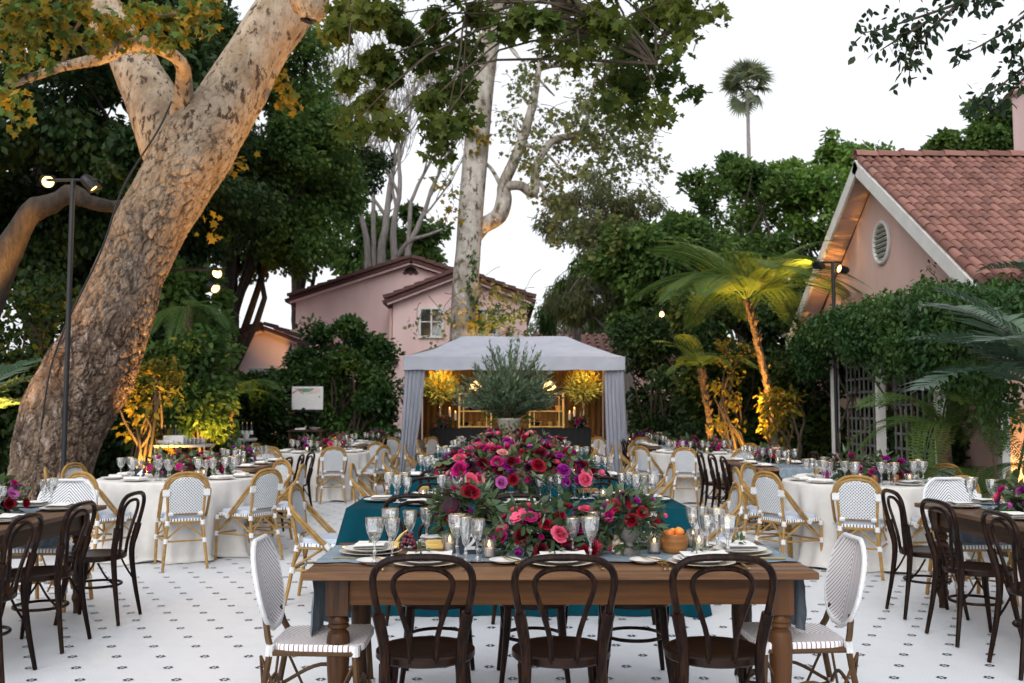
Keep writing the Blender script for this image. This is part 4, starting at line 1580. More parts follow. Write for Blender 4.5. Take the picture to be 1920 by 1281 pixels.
# --- trees on the fern side
YW = 30.0
cl = spread_clusters(1035, 330, 1235, 590, YW, 30, 0.85, 800, 81, 1.2, lambda x, y: y > 330 + abs(x - 1150) * 0.5 and not (x > 1170 and y < 380))
tree('pepper_tree', 'pale green pepper tree with drooping sprays behind the tent corner', (4.2, YW, 0), [(4.2, YW, 0), (3.9, YW, 3), (4.0, YW, 6.5)], 0.25, 0.1, 'grey_bark', cl, 0.2, 'pepper_leaf', 'lance', None, 81, droop=1.1, sub=5)
FG = 'green trees along the fern side'
for lab, bx, by, reg, n, rad, nl, lm, s_, ls in (
    ('tall dense green tree with a pointed top below the fan palm', 8.2, 33.0, (1255, 280, 1450, 560), 34, 1.1, 1100, 'mid_leaf', 1, 0.2),
    ('lower dark green tree between the tent and the tree fern', 5.6, 25.5, (1130, 430, 1330, 640), 30, 0.85, 1100, 'mid_leaf', 2, 0.17),
    ('bright green tree between the tall tree and the stucco house roof', 13.0, 36.0, (1420, 325, 1600, 560), 26, 1.2, 1000, 'fresh_leaf', 3, 0.22),
    ('dark bushy evergreen close behind the tree fern', 6.8, 21.0, (1290, 560, 1560, 760), 26, 0.75, 1000, 'dark_leaf', 4, 0.15),
    ('round dark green tree above the tiled roof by the chimney', 14.5, 27.0, (1760, 215, 1960, 330), 18, 0.85, 1100, 'mid_leaf', 5, 0.2),
    ('light feathery green tree showing over the roof ridge', 17.0, 40.0, (1560, 268, 1780, 330), 14, 1.0, 500, 'fresh_leaf', 6, 0.26),
):
    msk = (lambda x, y: y > 285 + abs(x - 1375) * 0.85) if s_ == 1 else ((lambda x, y: y > 215 + max(0, 1850 - x) * 0.7) if s_ == 5 else ((lambda x, y: y > 300 + 0.15 * abs(1560 - x)) if s_ == 3 else None))
    cl = spread_clusters(*reg, by, n, rad, nl, 90 + s_, 1.3, msk)
    zt_ = sum(c[0].z for c in cl) / len(cl)
    tree('green_tree', lab, (bx, by, 0), [(bx, by, 0), (bx + 0.1, by, zt_ * 0.5), (bx, by, zt_ * 1.05)], 0.24, 0.1, 'dark_bark', cl, ls, lm, 'diamond', FG, 90 + s_, sub=5, limb_from=0.3)
cl = spread_clusters(1000, 540, 1130, 640, 44.0, 16, 1.3, 500, 98, 1.5)
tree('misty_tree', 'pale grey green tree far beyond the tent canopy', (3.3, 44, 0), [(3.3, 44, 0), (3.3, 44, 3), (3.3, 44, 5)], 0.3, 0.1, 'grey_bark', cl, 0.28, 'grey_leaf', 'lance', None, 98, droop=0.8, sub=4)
cl = [(P(x, y, 33.0), (0.55, 0.55, 0.75), 260) for x, y in ((1030, 560), (1055, 545), (1085, 545), (1110, 560), (1040, 590), (1075, 520))]
tree('drooping_palm', 'small green palm with hanging leaves above the tent corner', (2.6, 33, 0), [(2.6, 33, 0), (2.6, 33, 2.5), (2.6, 33, 4.9)], 0.14, 0.1, 'grey_bark', cl, 0.5, 'mid_leaf', 'narrow', None, 99, droop=1.6, sub=2)

# far wood that closes the horizon
pts = []
g_ = random.Random(77)
for k in range(520):
    x = g_.uniform(-75, 85)
    y = g_.uniform(60, 78)
    pts.append(blob((x, y, g_.uniform(0.5, 5.5)), (2.4, 1.5, 1.6), 70, k, 0.3))
o = obj('far_woods', leaves('far_woods', np.concatenate(pts), 0.6, 'mid_leaf', 'diamond', 0.3, None, 77))
o['kind'] = 'stuff'
o['label'] = 'dense far belt of trees closing the view'

# --- fan palm on the skyline
YF = 62.0
fp = P(1402, 168, YF)
pl = thing('fan_palm', 'tall slender fan palm standing alone against the white sky', 'palm tree', (P(1404, 300, YF).x, YF, 0))
F0 = pl.location.copy()
b = MB()
b.tube(spline([Vector((0, 0, 0)), P(1405, 330, YF) - F0, P(1403, 240, YF) - F0, fp - F0], 24), lerpl([0.3, 0.14, 0.115, 0.14], 24), 9)
obj('trunk', b.mesh('palm_trunk', 'grey_bark', True), pl)


def fan(seed, L=1.0, n=22):
    g = random.Random(seed)
    b = MB()
    b.tube([(0, 0, 0), (0, L * 0.55, L * 0.06)], [0.02, 0.012], 4)
    for k in range(n):
        a = -PI * 0.62 + PI * 1.24 * k / (n - 1)
        d = Vector((math.sin(a), math.cos(a) * 0.9 + 0.1, 0))
        s = Vector((d.y, -d.x, 0)) * 0.045
        o_ = Vector((0, L * 0.55, L * 0.06))
        tip = o_ + d * L * g.uniform(0.55, 0.68) + Vector((0, 0, -g.uniform(0.08, 0.3)))
        mid_ = o_ + d * L * 0.34
        b.add([o_, mid_ + s, tip, mid_ - s], [(0, 1, 2, 3)])
    me = b.mesh('fan_leaf', 'fan_palm_leaf', False)
    at = me.attributes.new('v', 'FLOAT', 'FACE')
    at.data.foreach_set('value', [g.random() for _ in me.polygons])
    return me


fans = [fan(k) for k in range(3)]
for k in range(22):
    el = rng.uniform(-0.55, 1.2) if k < 20 else rng.uniform(-1.1, -0.8)
    az = k * 2.399
    obj('frond', fans[k % 3], pl, fp - F0 + Vector((0, 0, 0.1)), Euler((el, rng.uniform(-0.4, 0.4), az))).scale = (1.75,) * 3


# --- feathery fronds
def frond(seed, L, width, n, lm, arch=0.5, droop=0.12, lw=0.022, fold=0.0, taper=0.6, tipdrop=0.0, comb=True):
    """one arching frond along +Y from the origin: rachis and two rows of leaflets, each leaflet a comb of pinnules if comb"""
    g = random.Random(seed)
    b = MB()
    mid_ = [Vector((0, L * (t - 0.12 * t * t), L * (arch * t - arch * 1.35 * t * t))) for t in np.linspace(0, 1, 14)]
    b.tube(mid_, lerpl([0.016 * L / 1.6, 0.003], 14), 4)
    pth = spline(mid_, n)
    for i in range(int(n * 0.12), n):
        t = i / (n - 1)
        w = width * math.sin(PI * min(1, (t * 0.9 + 0.13))) ** taper * g.uniform(0.9, 1.08)
        tg = (pth[min(i + 1, n - 1)] - pth[max(i - 1, 0)]).normalized()
        for sgn in (-1, 1):
            side = Vector((sgn, 0, 0))
            d = (side + tg * 0.42 + Vector((0, 0, fold))).normalized()
            up = d.cross(tg) * sgn
            p0, tip = pth[i], pth[i] + d * w + Vector((0, 0, -droop * w - tipdrop * w * g.uniform(0.6, 1.2)))
            m_ = p0.lerp(tip, 0.5) + Vector((0, 0, droop * w * 0.35 + tipdrop * 0.2 * w))
            if comb:
                k = 5
                q = [p0, p0.lerp(m_, 0.55), m_, m_.lerp(tip, 0.5), tip]
                for j in range(1, k):
                    for s2 in (-1, 1):
                        a_ = q[j - 1].lerp(q[j], 0.2)
                        e = tg * (s2 * lw * 1.55 * (1.15 - j / k)) + d * lw * 1.6
                        b.add([a_, a_ + d * lw * 1.3 + e * 0.25, a_ + e + d * lw * 0.7, a_ + e * 0.5], [(0, 1, 2, 3)])
            else:
                b.add([p0 - tg * lw * 0.5, m_ - tg * lw, tip, m_ + tg * lw, p0 + tg * lw * 0.5], [(0, 1, 2, 3, 4)])
    me = b.mesh('frond', lm, False)
    at = me.attributes.new('v', 'FLOAT', 'FACE')
    at.data.foreach_set('value', [g.betavariate(1.6, 2) for _ in me.polygons])
    return me


tf = [frond(k, 2.0, 0.37, 54, 'fern_leaf', 0.40 + 0.08 * k, 0.15, 0.036) for k in range(3)]


def tree_fern(label, foot, crown, r, n, scale, seed, leaf=tf, name='tree_fern'):
    g = random.Random(seed)
    foot, crown = Vector(foot), Vector(crown)
    t = thing(name, label, 'tree fern', foot)
    b = MB()
    mid_ = foot.lerp(crown, 0.55) + Vector((0.08, 0, 0))
    pts_ = spline([Vector((0, 0, 0)), mid_ - foot, crown - foot], 40)
    b.tube(pts_, [r * (1.15 - 0.2 * i / 39) * (1 + 0.22 * ((i * 7) % 3 - 1) * 0.5) for i in range(40)], 9)
    for k in range(90):  # old frond stubs up the trunk
        i = g.randrange(2, 39)
        a = g.uniform(0, 2 * PI)
        o_ = pts_[i] + Vector((math.cos(a), math.sin(a), 0)) * r * 0.8
        b.tube([o_, o_ + Vector((math.cos(a) * 0.05, math.sin(a) * 0.05, 0.09))], [0.02, 0.012], 4)
    obj('trunk', b.mesh('fern_trunk', 'fern_trunk', True, 60), t)
    for k in range(n):
        az = k * 2.39996 + g.uniform(-0.2, 0.2)
        el = g.uniform(0.02, 0.38) if k % 3 else g.uniform(0.4, 0.8)
        f = obj('frond', leaf[k % len(leaf)], t, crown - foot, Euler((el, g.uniform(-0.25, 0.25), az)))
        f.scale = (scale * g.uniform(0.85, 1.1),) * 3
    return t


YTF = 16.5
tree_fern('tall tree fern with a golden lit trunk and spreading fronds', Vector((P(1468, 850, YTF).x, YTF, 0)), P(1400, 562, YTF), 0.056, 24, 1.15, 1)
tree_fern('smaller tree fern low between the tent and the tall tree fern', Vector((P(1335, 850, 18.5).x, 18.5, 0)), P(1312, 690, 18.5), 0.06, 11, 0.6, 2)
ff = [frond(20 + k, 1.25, 0.24, 30, 'fern_leaf', 0.55, 0.2, 0.028) for k in range(2)]


def fern_clump(label, base, n, scale, seed, group=None, leaf=ff, elr=(0.2, 1.0), h=0.0, name='fern', cat='fern'):
    g = random.Random(seed)
    t = thing(name, label, cat, base, 0, group)
    if h:
        b = MB()
        b.tube([(0, 0, 0), (0.03, 0, h * 0.5), (0, 0, h)], [0.09, 0.08, 0.09], 8)
        obj('trunk', b.mesh('fern_stub', 'fern_trunk', True), t)
    for k in range(n):
        f = obj('frond', leaf[k % len(leaf)], t, (0, 0, h), Euler((g.uniform(*elr), g.uniform(-0.3, 0.3), k * 2.39996 + g.uniform(-0.2, 0.2))))
        f.scale = (scale * g.uniform(0.8, 1.1),) * 3
    return t


FS = 'ferns in the planting beds'
q = P(432, 760, 20.5)
fern_clump('yellow lit tree fern spreading over the service tables', (q.x, 20.5, 0), 15, 1.05, 3, FS, h=1.75, elr=(-0.1, 0.5))
q = P(1765, 760, 11.2)
fern_clump('dark fern under the vine arbor beside the lattice', (q.x, 11.2, 0), 13, 1.1, 4, FS, h=1.25, elr=(-0.2, 0.5))
q = P(1830, 860, 10.2)
fern_clump('low drooping dark fern in front of the arbor bed', (q.x, 10.2, 0), 12, 0.9, 5, FS, h=0.55, elr=(-0.1, 0.6))
q = P(1910, 720, 12.0)
fern_clump('golden lit fern half hidden behind the kentia palm', (q.x, 12.0, 0), 11, 1.0, 6, FS, h=1.3, elr=(-0.1, 0.6))
q = P(1245, 830, 22)
fern_clump('small golden lit fern beside the tent drape', (q.x, 22, 0), 9, 0.8, 7, FS, h=0.5, elr=(0.1, 0.9))
q = P(352, 560, 17.2)
fern_clump('broad fern hanging from the dark shrubs by the middle lamp', (q.x, 17.2, 0), 9, 0.9, 8, FS, h=3.3, elr=(-0.5, 0.3))
# kentia palms
kf = [frond(40 + k, 2.0, 0.68, 34, 'palm_leaf', 0.35 + 0.1 * k, 0.05, 0.034, 0.30, 0.35, 0.22, comb=False) for k in range(2)]


def kentia(label, base, h, fr_, scale, group=None):
    t = thing('kentia_palm', label, 'palm', base, 0, group)
    b = MB()
    b.tube([(0, 0, 0), (0, 0, h * 0.5), (0, 0, h)], [0.07, 0.06, 0.04], 8)
    obj('trunk', b.mesh('kentia_trunk', 'stem_green', True), t)
    for k, (az, el, s_) in enumerate(fr_):
        f = obj('frond', kf[k % 2], t, (0, 0, h), Euler((R(el), 0, R(az))))
        f.scale = (scale * s_,) * 3
    return t


q = P(1975, 700, 8.6)
kentia('kentia palm with long arching blue green fronds beside the arbor', (q.x, 8.6, 0), 1.55, ((80, 32, 0.85), (96, 12, 0.85), (60, 55, 0.9), (130, 28, 0.9), (20, 45, 1.0), (180, 30, 0.9), (-40, 40, 1)), 0.9)
q = P(1960, 470, 11.5)
kentia('taller kentia palm whose fronds brush the tiled roof', (q.x, 11.0, 0), 2.75, ((85, 5, 0.8), (70, 30, 0.8), (110, -10, 0.75), (0, 40, 0.8), (180, 30, 0.8)), 0.75)
q = P(-60, 700, 12.8)
kentia('kentia palm with fronds showing beyond the sycamore foot', (q.x, 12.8, 0), 1.35, ((-80, 30, 0.9), (-65, 5, 0.9), (-100, 12, 0.8), (-40, 40, 1), (100, 30, 0.9), (20, 40, 0.9)), 0.9)


# --- shrubs
def shrub(label, base, reg, Y, n, rad, nl, size, lm, shape, seed, name='shrub', droop=0.25, mask=None, group=None, cat='shrub'):
    base = Vector(base)
    t = thing(name, label, cat, base, 0, group)
    cl = spread_clusters(*reg, Y, n, rad, nl, seed, rad * 1.1, mask)
    b = MB()
    pts_ = []
    for i, (c, r_, m) in enumerate(cl):
        c = c - base
        b.tube(limb_curve(Vector((rng.uniform(-0.15, 0.15), rng.uniform(-0.1, 0.1), 0)), c, seed * 13 + i, 8), lerpl([0.03, 0.012], 8), 5)
        pts_.append(blob(c, r_, m, seed * 71 + i, 0.35))
    obj('stems', b.mesh('shrub_stems', 'twig', True), t)
    pts_ = np.concatenate(pts_)
    obj('foliage', leaves('shrub_foliage', pts_, size, lm, shape, droop, pts_.mean(axis=0), seed), t)
    return t


q = P(640, 800, 23.0)
shrub('large round camellia bush before the pink house', (q.x, 23.0, 0), (530, 605, 735, 850), 23.0, 60, 0.36, 330, 0.13, 'camellia_leaf', 'oval', 3, 'camellia_bush',
      mask=lambda x, y: ((x - 640) / 112) ** 2 + ((y - 735) / 135) ** 2 < 1)
q = P(445, 800, 21.5)
shrub('glossy green shrub in front of the pink cottage gable', (q.x, 21.8, 0), (375, 640, 510, 780), 21.8, 34, 0.34, 300, 0.13, 'camellia_leaf', 'oval', 4,
      mask=lambda x, y: y > 680 + abs(x - 420) * 0.3)
q = P(260, 800, 15.0)
shrub('uplit shrub with golden light put into its leaf colour behind the sycamore foot', (q.x, 15.0, 0), (235, 690, 330, 850), 15.0, 17, 0.24, 48, 0.11, 'yellow_or_lit_leaf', 'oval', 5)
q = P(365, 800, 16.5)
shrub('tall dark shrub with yellow lit lower leaves by the service tables', (q.x, 16.8, 0), (270, 640, 420, 820), 16.8, 40, 0.34, 260, 0.12, 'mid_leaf', 'oval', 6)
q = P(625, 810, 21.0)
fern_clump('banana plant with golden lamplight put into its leaf colour beside the easel', (q.x, 21.2, 0), 9, 0.75, 11, None, [frond(50, 1.2, 0.20, 60, 'banana_leaf', 0.9, 0.1, 0.03, 0.1, 0.4, 0.0, comb=False)], (0.5, 1.25), 0.1, 'banana_plant', 'plant')
q = P(1455, 790, 15.8)
shrub('yellow lit leafy shrub at the foot of the tall tree fern', (q.x + 0.25, 15.9, 0), (1430, 735, 1490, 830), 15.9, 14, 0.15, 34, 0.11, 'yellow_or_lit_leaf', 'oval', 7)
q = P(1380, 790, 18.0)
shrub('yellow lit shrub with a pale trunk between the two tree ferns', (q.x, 18.0, 0), (1340, 640, 1400, 800), 18.0, 14, 0.2, 26, 0.10, 'yellow_or_lit_leaf', 'oval', 8)
HG = 'dark hedges round the patio'
for lab, reg, Y, n, rad, s_ in (
    ('dark clipped hedge behind the tent side', (1175, 600, 1330, 850), 23.5, 34, 0.5, 31),
    ('dark hedge behind the tree fern trunks', (1300, 650, 1480, 880), 19.8, 34, 0.5, 32),
    ('dark hedge running up to the white arbor post', (1460, 640, 1570, 900), 17.8, 26, 0.45, 33),
    ('dark hedge under the yellow lit fern', (370, 750, 560, 870), 22.0, 34, 0.45, 34),
    ('dark hedge behind the glowing shrub', (180, 600, 390, 900), 18.2, 46, 0.55, 35),
    ('dark hedge beyond the kentia palm and sycamore foot', (-150, 560, 120, 960), 15.5, 44, 0.55, 36),
    ('dark hedge between the easel and the tent', (560, 780, 760, 880), 24.3, 26, 0.45, 37),
    ('dark planting deep under the vine arbor', (1700, 720, 1960, 960), 13.2, 38, 0.40, 38),
    ('added dark foliage standing in for the shade behind the arbor lattice', (1585, 690, 1720, 930), 15.6, 24, 0.34, 39),  # dark foliage added where only the arbor's shade hides the wall
):
    q = P((reg[0] + reg[2]) / 2, 800, Y)
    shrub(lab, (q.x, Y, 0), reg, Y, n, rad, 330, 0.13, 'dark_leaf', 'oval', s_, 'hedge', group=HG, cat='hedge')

# ------------------------------------------------------------------ vine arbor
ar = thing('vine_arbor', 'white wooden arbor with lattice panels beside the stucco house', 'arbor', (5.05, 13.5, 0))
A0 = ar.location.copy()
post_y = (15.0, 13.2, 11.4)
ax = P(1566, 760, 15.0).x - A0.x
for y in post_y:
    for x in (ax, ax + 0.75):
        b = MB()
        b.box((x, y - A0.y, 1.25), (0.10, 0.10, 2.5), bev=0.006)
        b.box((x, y - A0.y, 0.08), (0.15, 0.15, 0.16), bev=0.01)
        obj('post', b.mesh('arbor_post', 'white_paint', False), ar)
for x in (ax, ax + 0.75):
    b = MB()
    b.box((x, 13.2 - A0.y, 2.56), (0.09, 4.4, 0.12))
    obj('beam', b.mesh('arbor_beam', 'white_paint', False), ar)
for k in range(11):
    b = MB()
    b.box((ax + 0.35, 11.2 + k * 0.4 - A0.y, 2.66), (1.3, 0.05, 0.08))
    obj('rafter', b.mesh('arbor_rafter', 'white_paint', False), ar)
for (ya, yb_) in ((14.9, 13.3), (13.1, 11.5)):
    lp = obj('lattice_panel', MB().box((ax + 0.12, (ya + yb_) / 2 - A0.y, 0.25), (0.03, ya - yb_, 0.05)).box((ax + 0.12, (ya + yb_) / 2 - A0.y, 2.2), (0.03, ya - yb_, 0.05)).mesh('lattice_rail', 'shaded_lattice_paint', False), ar)
    for k in range(9):
        b = MB()
        b.box((ax + 0.12, yb_ + 0.1 + (ya - yb_ - 0.2) * k / 8 - A0.y, 1.22), (0.014, 0.035, 1.9))
        obj('slat', b.mesh('lattice_slat', 'shaded_lattice_paint', False), lp)
    for k in range(10):
        b = MB()
        b.box((ax + 0.135, (ya + yb_) / 2 - A0.y, 0.36 + k * 0.195), (0.012, ya - yb_ - 0.02, 0.035))
        obj('slat', b.mesh('lattice_slat', 'shaded_lattice_paint', False), lp)
vine = thing('climbing_vine', 'thick dark green vine smothering the top of the arbor', 'vine', (5.05, 13.5, 0))
g_ = random.Random(13)
pts, st_ = [], MB()
outline = [(1515, 612), (1600, 597), (1650, 573), (1700, 552), (1760, 536), (1830, 548)]
for k in range(360):
    t = g_.random()
    y = 15.7 - 6.1 * t
    px = np.interp(1 - (y - 9.6) / 6.6, [0, 1], [1520, 1835])
    ztop = P(px, np.interp(px, [o_[0] for o_ in outline], [o_[1] for o_ in outline]), y).z
    u = g_.random()
    if u < 0.55:   # top mat
        p = Vector((ax + 5.05 + g_.uniform(-0.35, 1.1), y, ztop - g_.uniform(0.05, 0.4)))
    else:         # hanging side
        hang = 0.30 + 0.45 * (0.5 + 0.5 * math.sin(y * 2.1)) + (0.5 if y < 12.4 else 0)
        p = Vector((ax + 5.05 + g_.uniform(-0.38, -0.1), y, ztop - 0.1 - hang * g_.random()))
    pts.append(blob(p - A0, (0.24, 0.28, 0.22), 150, k, 0.25))
    if k % 26 == 0:
        st_.tube(limb_curve(Vector((ax + g_.uniform(0, 0.3), y - A0.y, 0)), p - A0, k, 9), lerpl([0.02, 0.008], 9), 5)
obj('stems', st_.mesh('vine_stems', 'twig', True), vine)
obj('foliage', leaves('vine_foliage', np.concatenate(pts), 0.066, 'ivy_leaf', 'oval', 0.5, None, 14), vine)
pts = [blob(P(x, y, 15.6) - A0, (0.12, 0.12, 0.14), 14, x, 0.2) for x, y in ((1512, 622), (1528, 640), (1520, 665), (1540, 655), (1535, 620), (1552, 690))]
obj('blossoms', leaves('vine_blossoms', np.concatenate(pts), 0.045, 'paper', 'oval', 0.2, None, 15), vine)
tr_ = MB()
for x, y in ((1730, 520), (1745, 500), (1800, 505), (1700, 545), (1790, 480), (1650, 555), (1625, 570)):
    c = P(x, y, 12.3 + (1800 - x) * 0.015) - A0
    tr_.tube(limb_curve(c - Vector((0, 0, 0.35)), c, x, 8, 0.25), lerpl([0.008, 0.004], 8), 4)
obj('tendrils', tr_.mesh('tendrils', 'stem_green', True), vine)['kind'] = 'stuff'
pts = [blob(P(x, y, 12.3 + (1800 - x) * 0.015) - A0, (0.06, 0.06, 0.14), 9, x, 0.2) for x, y in ((1730, 520), (1745, 500), (1800, 505), (1700, 545), (1790, 480), (1650, 555), (1625, 570), (1790, 520), (1740, 530))]
obj('foliage', leaves('tendril_leaves', np.concatenate(pts), 0.07, 'ivy_leaf', 'oval', 0.5, None, 16), vine)

# ------------------------------------------------------------------ branch hanging in at the top corner
YO = 6.0
ob = thing('overhanging_branch', 'dark leafy branch hanging into the white sky above the tiled roof', 'branch', P(1990, -60, YO))
O0 = ob.location.copy()
b = MB()
pts = []


def sprig(path_px, Y, n, spread, seed, r=0.012):
    pth = spline([P(x, y, Y) - O0 for x, y in path_px], 26)
    b.tube(pth, lerpl([r, 0.003], 26), 5)
    g = random.Random(seed)
    for k in range(n):
        c = pth[int(25 * (0.25 + 0.75 * g.random()))]
        s = spread / FPX * Y
        pts.append(np.array([tuple(c + Vector((g.gauss(0, s), g.gauss(0, s), g.gauss(0, s))))]))


sprig([(1990, -60), (1880, -30), (1800, 5), (1730, 30), (1650, 55), (1618, 62)], YO, 150, 17, 1, 0.016)
sprig([(1800, 5), (1740, 60), (1710, 100), (1705, 140)], YO, 95, 15, 2)
sprig([(1740, 40), (1690, 70), (1650, 95)], YO, 36, 10, 3)
sprig([(1900, -20), (1840, -5), (1780, -10)], YO, 70, 14, 4)
sprig([(1990, -60), (1930, 20), (1880, 60), (1830, 90), (1785, 108)], YO, 60, 8, 5)
sprig([(2000, 60), (1940, 110), (1890, 150), (1850, 185), (1830, 200)], YO, 110, 14, 6)
sprig([(2000, 110), (1930, 140), (1880, 190), (1860, 205)], YO, 60, 13, 7)
sprig([(2010, 0), (1950, 40), (1915, 85), (1895, 100)], YO, 60, 12, 8)
obj('stem', b.mesh('branch_stems', 'twig', True), ob)
obj('foliage', leaves('branch_leaves', np.concatenate(pts), 0.062, 'near_leaf', 'oval', 0.5, None, 41, 0.45), ob)


# ------------------------------------------------------------------ chairs
def arch(w0, w1, z0, z1, ztop, y0, y1, ytop, n=18, flat=0.8):
    """hoop in the chair's back plane: up one side, over, down the other"""
    half = [(w0, y0, z0), ((w0 * 0.6 + w1 * 0.4), y0 + (y1 - y0) * 0.5, (z0 + z1) / 2), (w1, y1, z1)]
    k = 6
    for i in range(1, k + 1):
        a = PI / 2 * i / k
        half.append((w1 * math.cos(a) ** flat if i < k else 0.0, y1 + (ytop - y1) * math.sin(a), z1 + (ztop - z1) * math.sin(a)))
    full = half + [(-x, y, z) for x, y, z in reversed(half[:-1])]
    return spline(full, n * 2)


def panel(w0, w1, z0, z1, ztop, y0, y1, ytop, nu=14, nv=16, thick=0.012, flat=0.8):
    """woven panel filling a hoop"""
    def side(off):
        def f(u, v):
            z = z0 + (ztop - z0) * v
            if z <= z1:
                s = (z - z0) / (z1 - z0)
                w = w0 + (w1 - w0) * s
                y = y0 + (y1 - y0) * s
            else:
                s = (z - z1) / (ztop - z1)
                a = math.asin(min(1, s))
                w = w1 * max(0.0, math.cos(a)) ** flat
                y = y1 + (ytop - y1) * s
            return ((2 * u - 1) * w, y + off - 0.01 * (1 - (2 * u - 1) ** 2), z)
        return f
    b = MB()
    b.grid(side(thick / 2), nu, nv)
    b.grid(side(-thick / 2), nu, nv)
    return b


def seat_slab(w, d0, d1, z, th, rr=0.06, nose=0.0):
    pts = []
    for cx, cy, a0 in ((w - rr, d1 - rr, 0), (-w + rr, d1 - rr, 90), (-w * 0.88 + rr, d0 + rr, 180), (w * 0.88 - rr, d0 + rr, 270)):
        for k in range(5):
            a = R(a0 + 90 * k / 4)
            pts.append((cx + rr * math.cos(a), cy + rr * math.sin(a)))
    b = MB()
    n = len(pts)
    rings = [(1.0, -th), (1.0, -th * 0.25), (0.985, 0), (0.6, -0.004), (0.2, -0.006)]
    vs = []
    for s, dz in rings:
        vs += [(x * s, y * s, z + dz) for x, y in pts]
    fs = []
    for i in range(len(rings) - 1):
        fs += [(i * n + k, i * n + (k + 1) % n, (i + 1) * n + (k + 1) % n, (i + 1) * n + k) for k in range(n)]
    fs.append(tuple((len(rings) - 1) * n + k for k in range(n)))
    fs.append(tuple(reversed(range(n))))
    b.add(vs, fs)
    return b


def wraps(b, pts, r=0.021, l=0.035):
    for p, d in pts:
        d = Vector(d).normalized() * l / 2
        b.tube([Vector(p) - d, Vector(p) + d], r, 8)


def bamboo_chair(back='weave_back', seat='weave_seat'):
    pr = []
    A1 = (0.15, 0.168, 0.42, 0.715, 0.85, -0.195, -0.243, -0.265)
    b = MB()
    b.tube(arch(*A1), 0.0135, 7)
    b.tube(arch(0.176, 0.196, 0.68, 0.715, 0.878, -0.238, -0.243, -0.266)[2:-2], 0.0135, 7)
    b.tube([(-0.155, -0.206, 0.50), (0.155, -0.206, 0.50)], 0.011, 6)
    pr.append(part('back_frame', b.mesh('bamboo_back', 'rattan', True)))
    b = panel(0.144, 0.160, 0.505, 0.715, 0.838, -0.21, -0.243, -0.263)
    pr.append(part('backrest', b.mesh('bamboo_backrest', back, True, 50)))
    pr.append(part('seat', seat_slab(0.215, -0.2, 0.215, 0.455, 0.026).mesh('bamboo_seat', seat, True, 50)))
    pr.append(part('cushion', seat_slab(0.19, -0.17, 0.19, 0.488, 0.034).mesh('bamboo_cushion', 'cushion', True, 50)))
    b = MB()
    fr_ = [(-0.2, 0.2, 0.42), (0.2, 0.2, 0.42), (0.165, -0.195, 0.42), (-0.165, -0.195, 0.42)]
    for i in range(4):
        b.tube([fr_[i], fr_[(i + 1) % 4]], 0.013, 6)
    pr.append(part('seat_frame', b.mesh('bamboo_seat_frame', 'rattan', True)))
    legs = [((-0.205, 0.205, 0.44), (-0.212, 0.215, 0)), ((0.205, 0.205, 0.44), (0.212, 0.215, 0)), ((-0.152, -0.195, 0.44), (-0.195, -0.275, 0)), ((0.152, -0.195, 0.44), (0.195, -0.275, 0))]
    for a, c in legs:
        b = MB()
        a, c = Vector(a), Vector(c)
        b.tube([a, a.lerp(c, 0.34), a.lerp(c, 0.36), a.lerp(c, 0.7), a.lerp(c, 0.715), a.lerp(c, 0.73), c], [0.0145, 0.0145, 0.0145, 0.0145, 0.0165, 0.0145, 0.013], 7)
        pr.append(part('leg', b.mesh('bamboo_leg', 'rattan', True)))
    for s in (-1, 1):
        b = MB()
        b.tube(spline([(s * 0.192, -0.243, 0.735), (s * 0.213, -0.215, 0.70), (s * 0.216, -0.06, 0.54), (s * 0.214, 0.055, 0.43)], 12), 0.0135, 7)
        b.tube(spline([(s * 0.192, -0.243, 0.708), (s * 0.206, -0.222, 0.675), (s * 0.207, -0.075, 0.52), (s * 0.206, 0.03, 0.43)], 12), 0.010, 6)
        pr.append(part('side_stay', b.mesh('bamboo_stay', 'rattan', True)))
    lv = []
    for a, c in legs:
        lv.append(Vector(a).lerp(Vector(c), 0.42))
    for i, j in ((0, 1), (1, 3), (3, 2), (2, 0)):
        b = MB()
        b.tube([lv[i], lv[j]], 0.0095, 6)
        pr.append(part('stretcher', b.mesh('bamboo_stretcher', 'rattan', True)))
        m = (Vector(legs[i][0]) + Vector(legs[j][0])) / 2 + Vector((0, 0, -0.02))
        b = MB()
        b.tube([lv[i] + Vector((0, 0, 0.015)), m.lerp(lv[i], 0.12), m, m.lerp(lv[j], 0.12), lv[j] + Vector((0, 0, 0.015))], 0.0085, 6)
        pr.append(part('brace', b.mesh('bamboo_brace', 'rattan', True)))
    w = []
    for (a, c), l in zip(legs, lv):
        d = Vector(c) - Vector(a)
        w.append((l, d))
        w.append((Vector(a).lerp(Vector(c), 0.06), d))
    for s in (-1, 1):
        w.append(((s * 0.214, 0.05, 0.435), (0, -0.5, 0.6)))
        w.append(((s * 0.130, -0.206, 0.50), (1, 0, 0)))
    for q in w:
        b = MB()
        wraps(b, [q], 0.022, 0.044)
        pr.append(part('binding', b.mesh('bamboo_binding', 'wrap_white', True)))
    for s in (-1, 1):
        b = MB()
        b.box((s * 0.178, -0.243, 0.695), (0.06, 0.036, 0.075), bev=0.012)
        pr.append(part('binding', b.mesh('bamboo_binding', 'wrap_white', True)))
    return pr


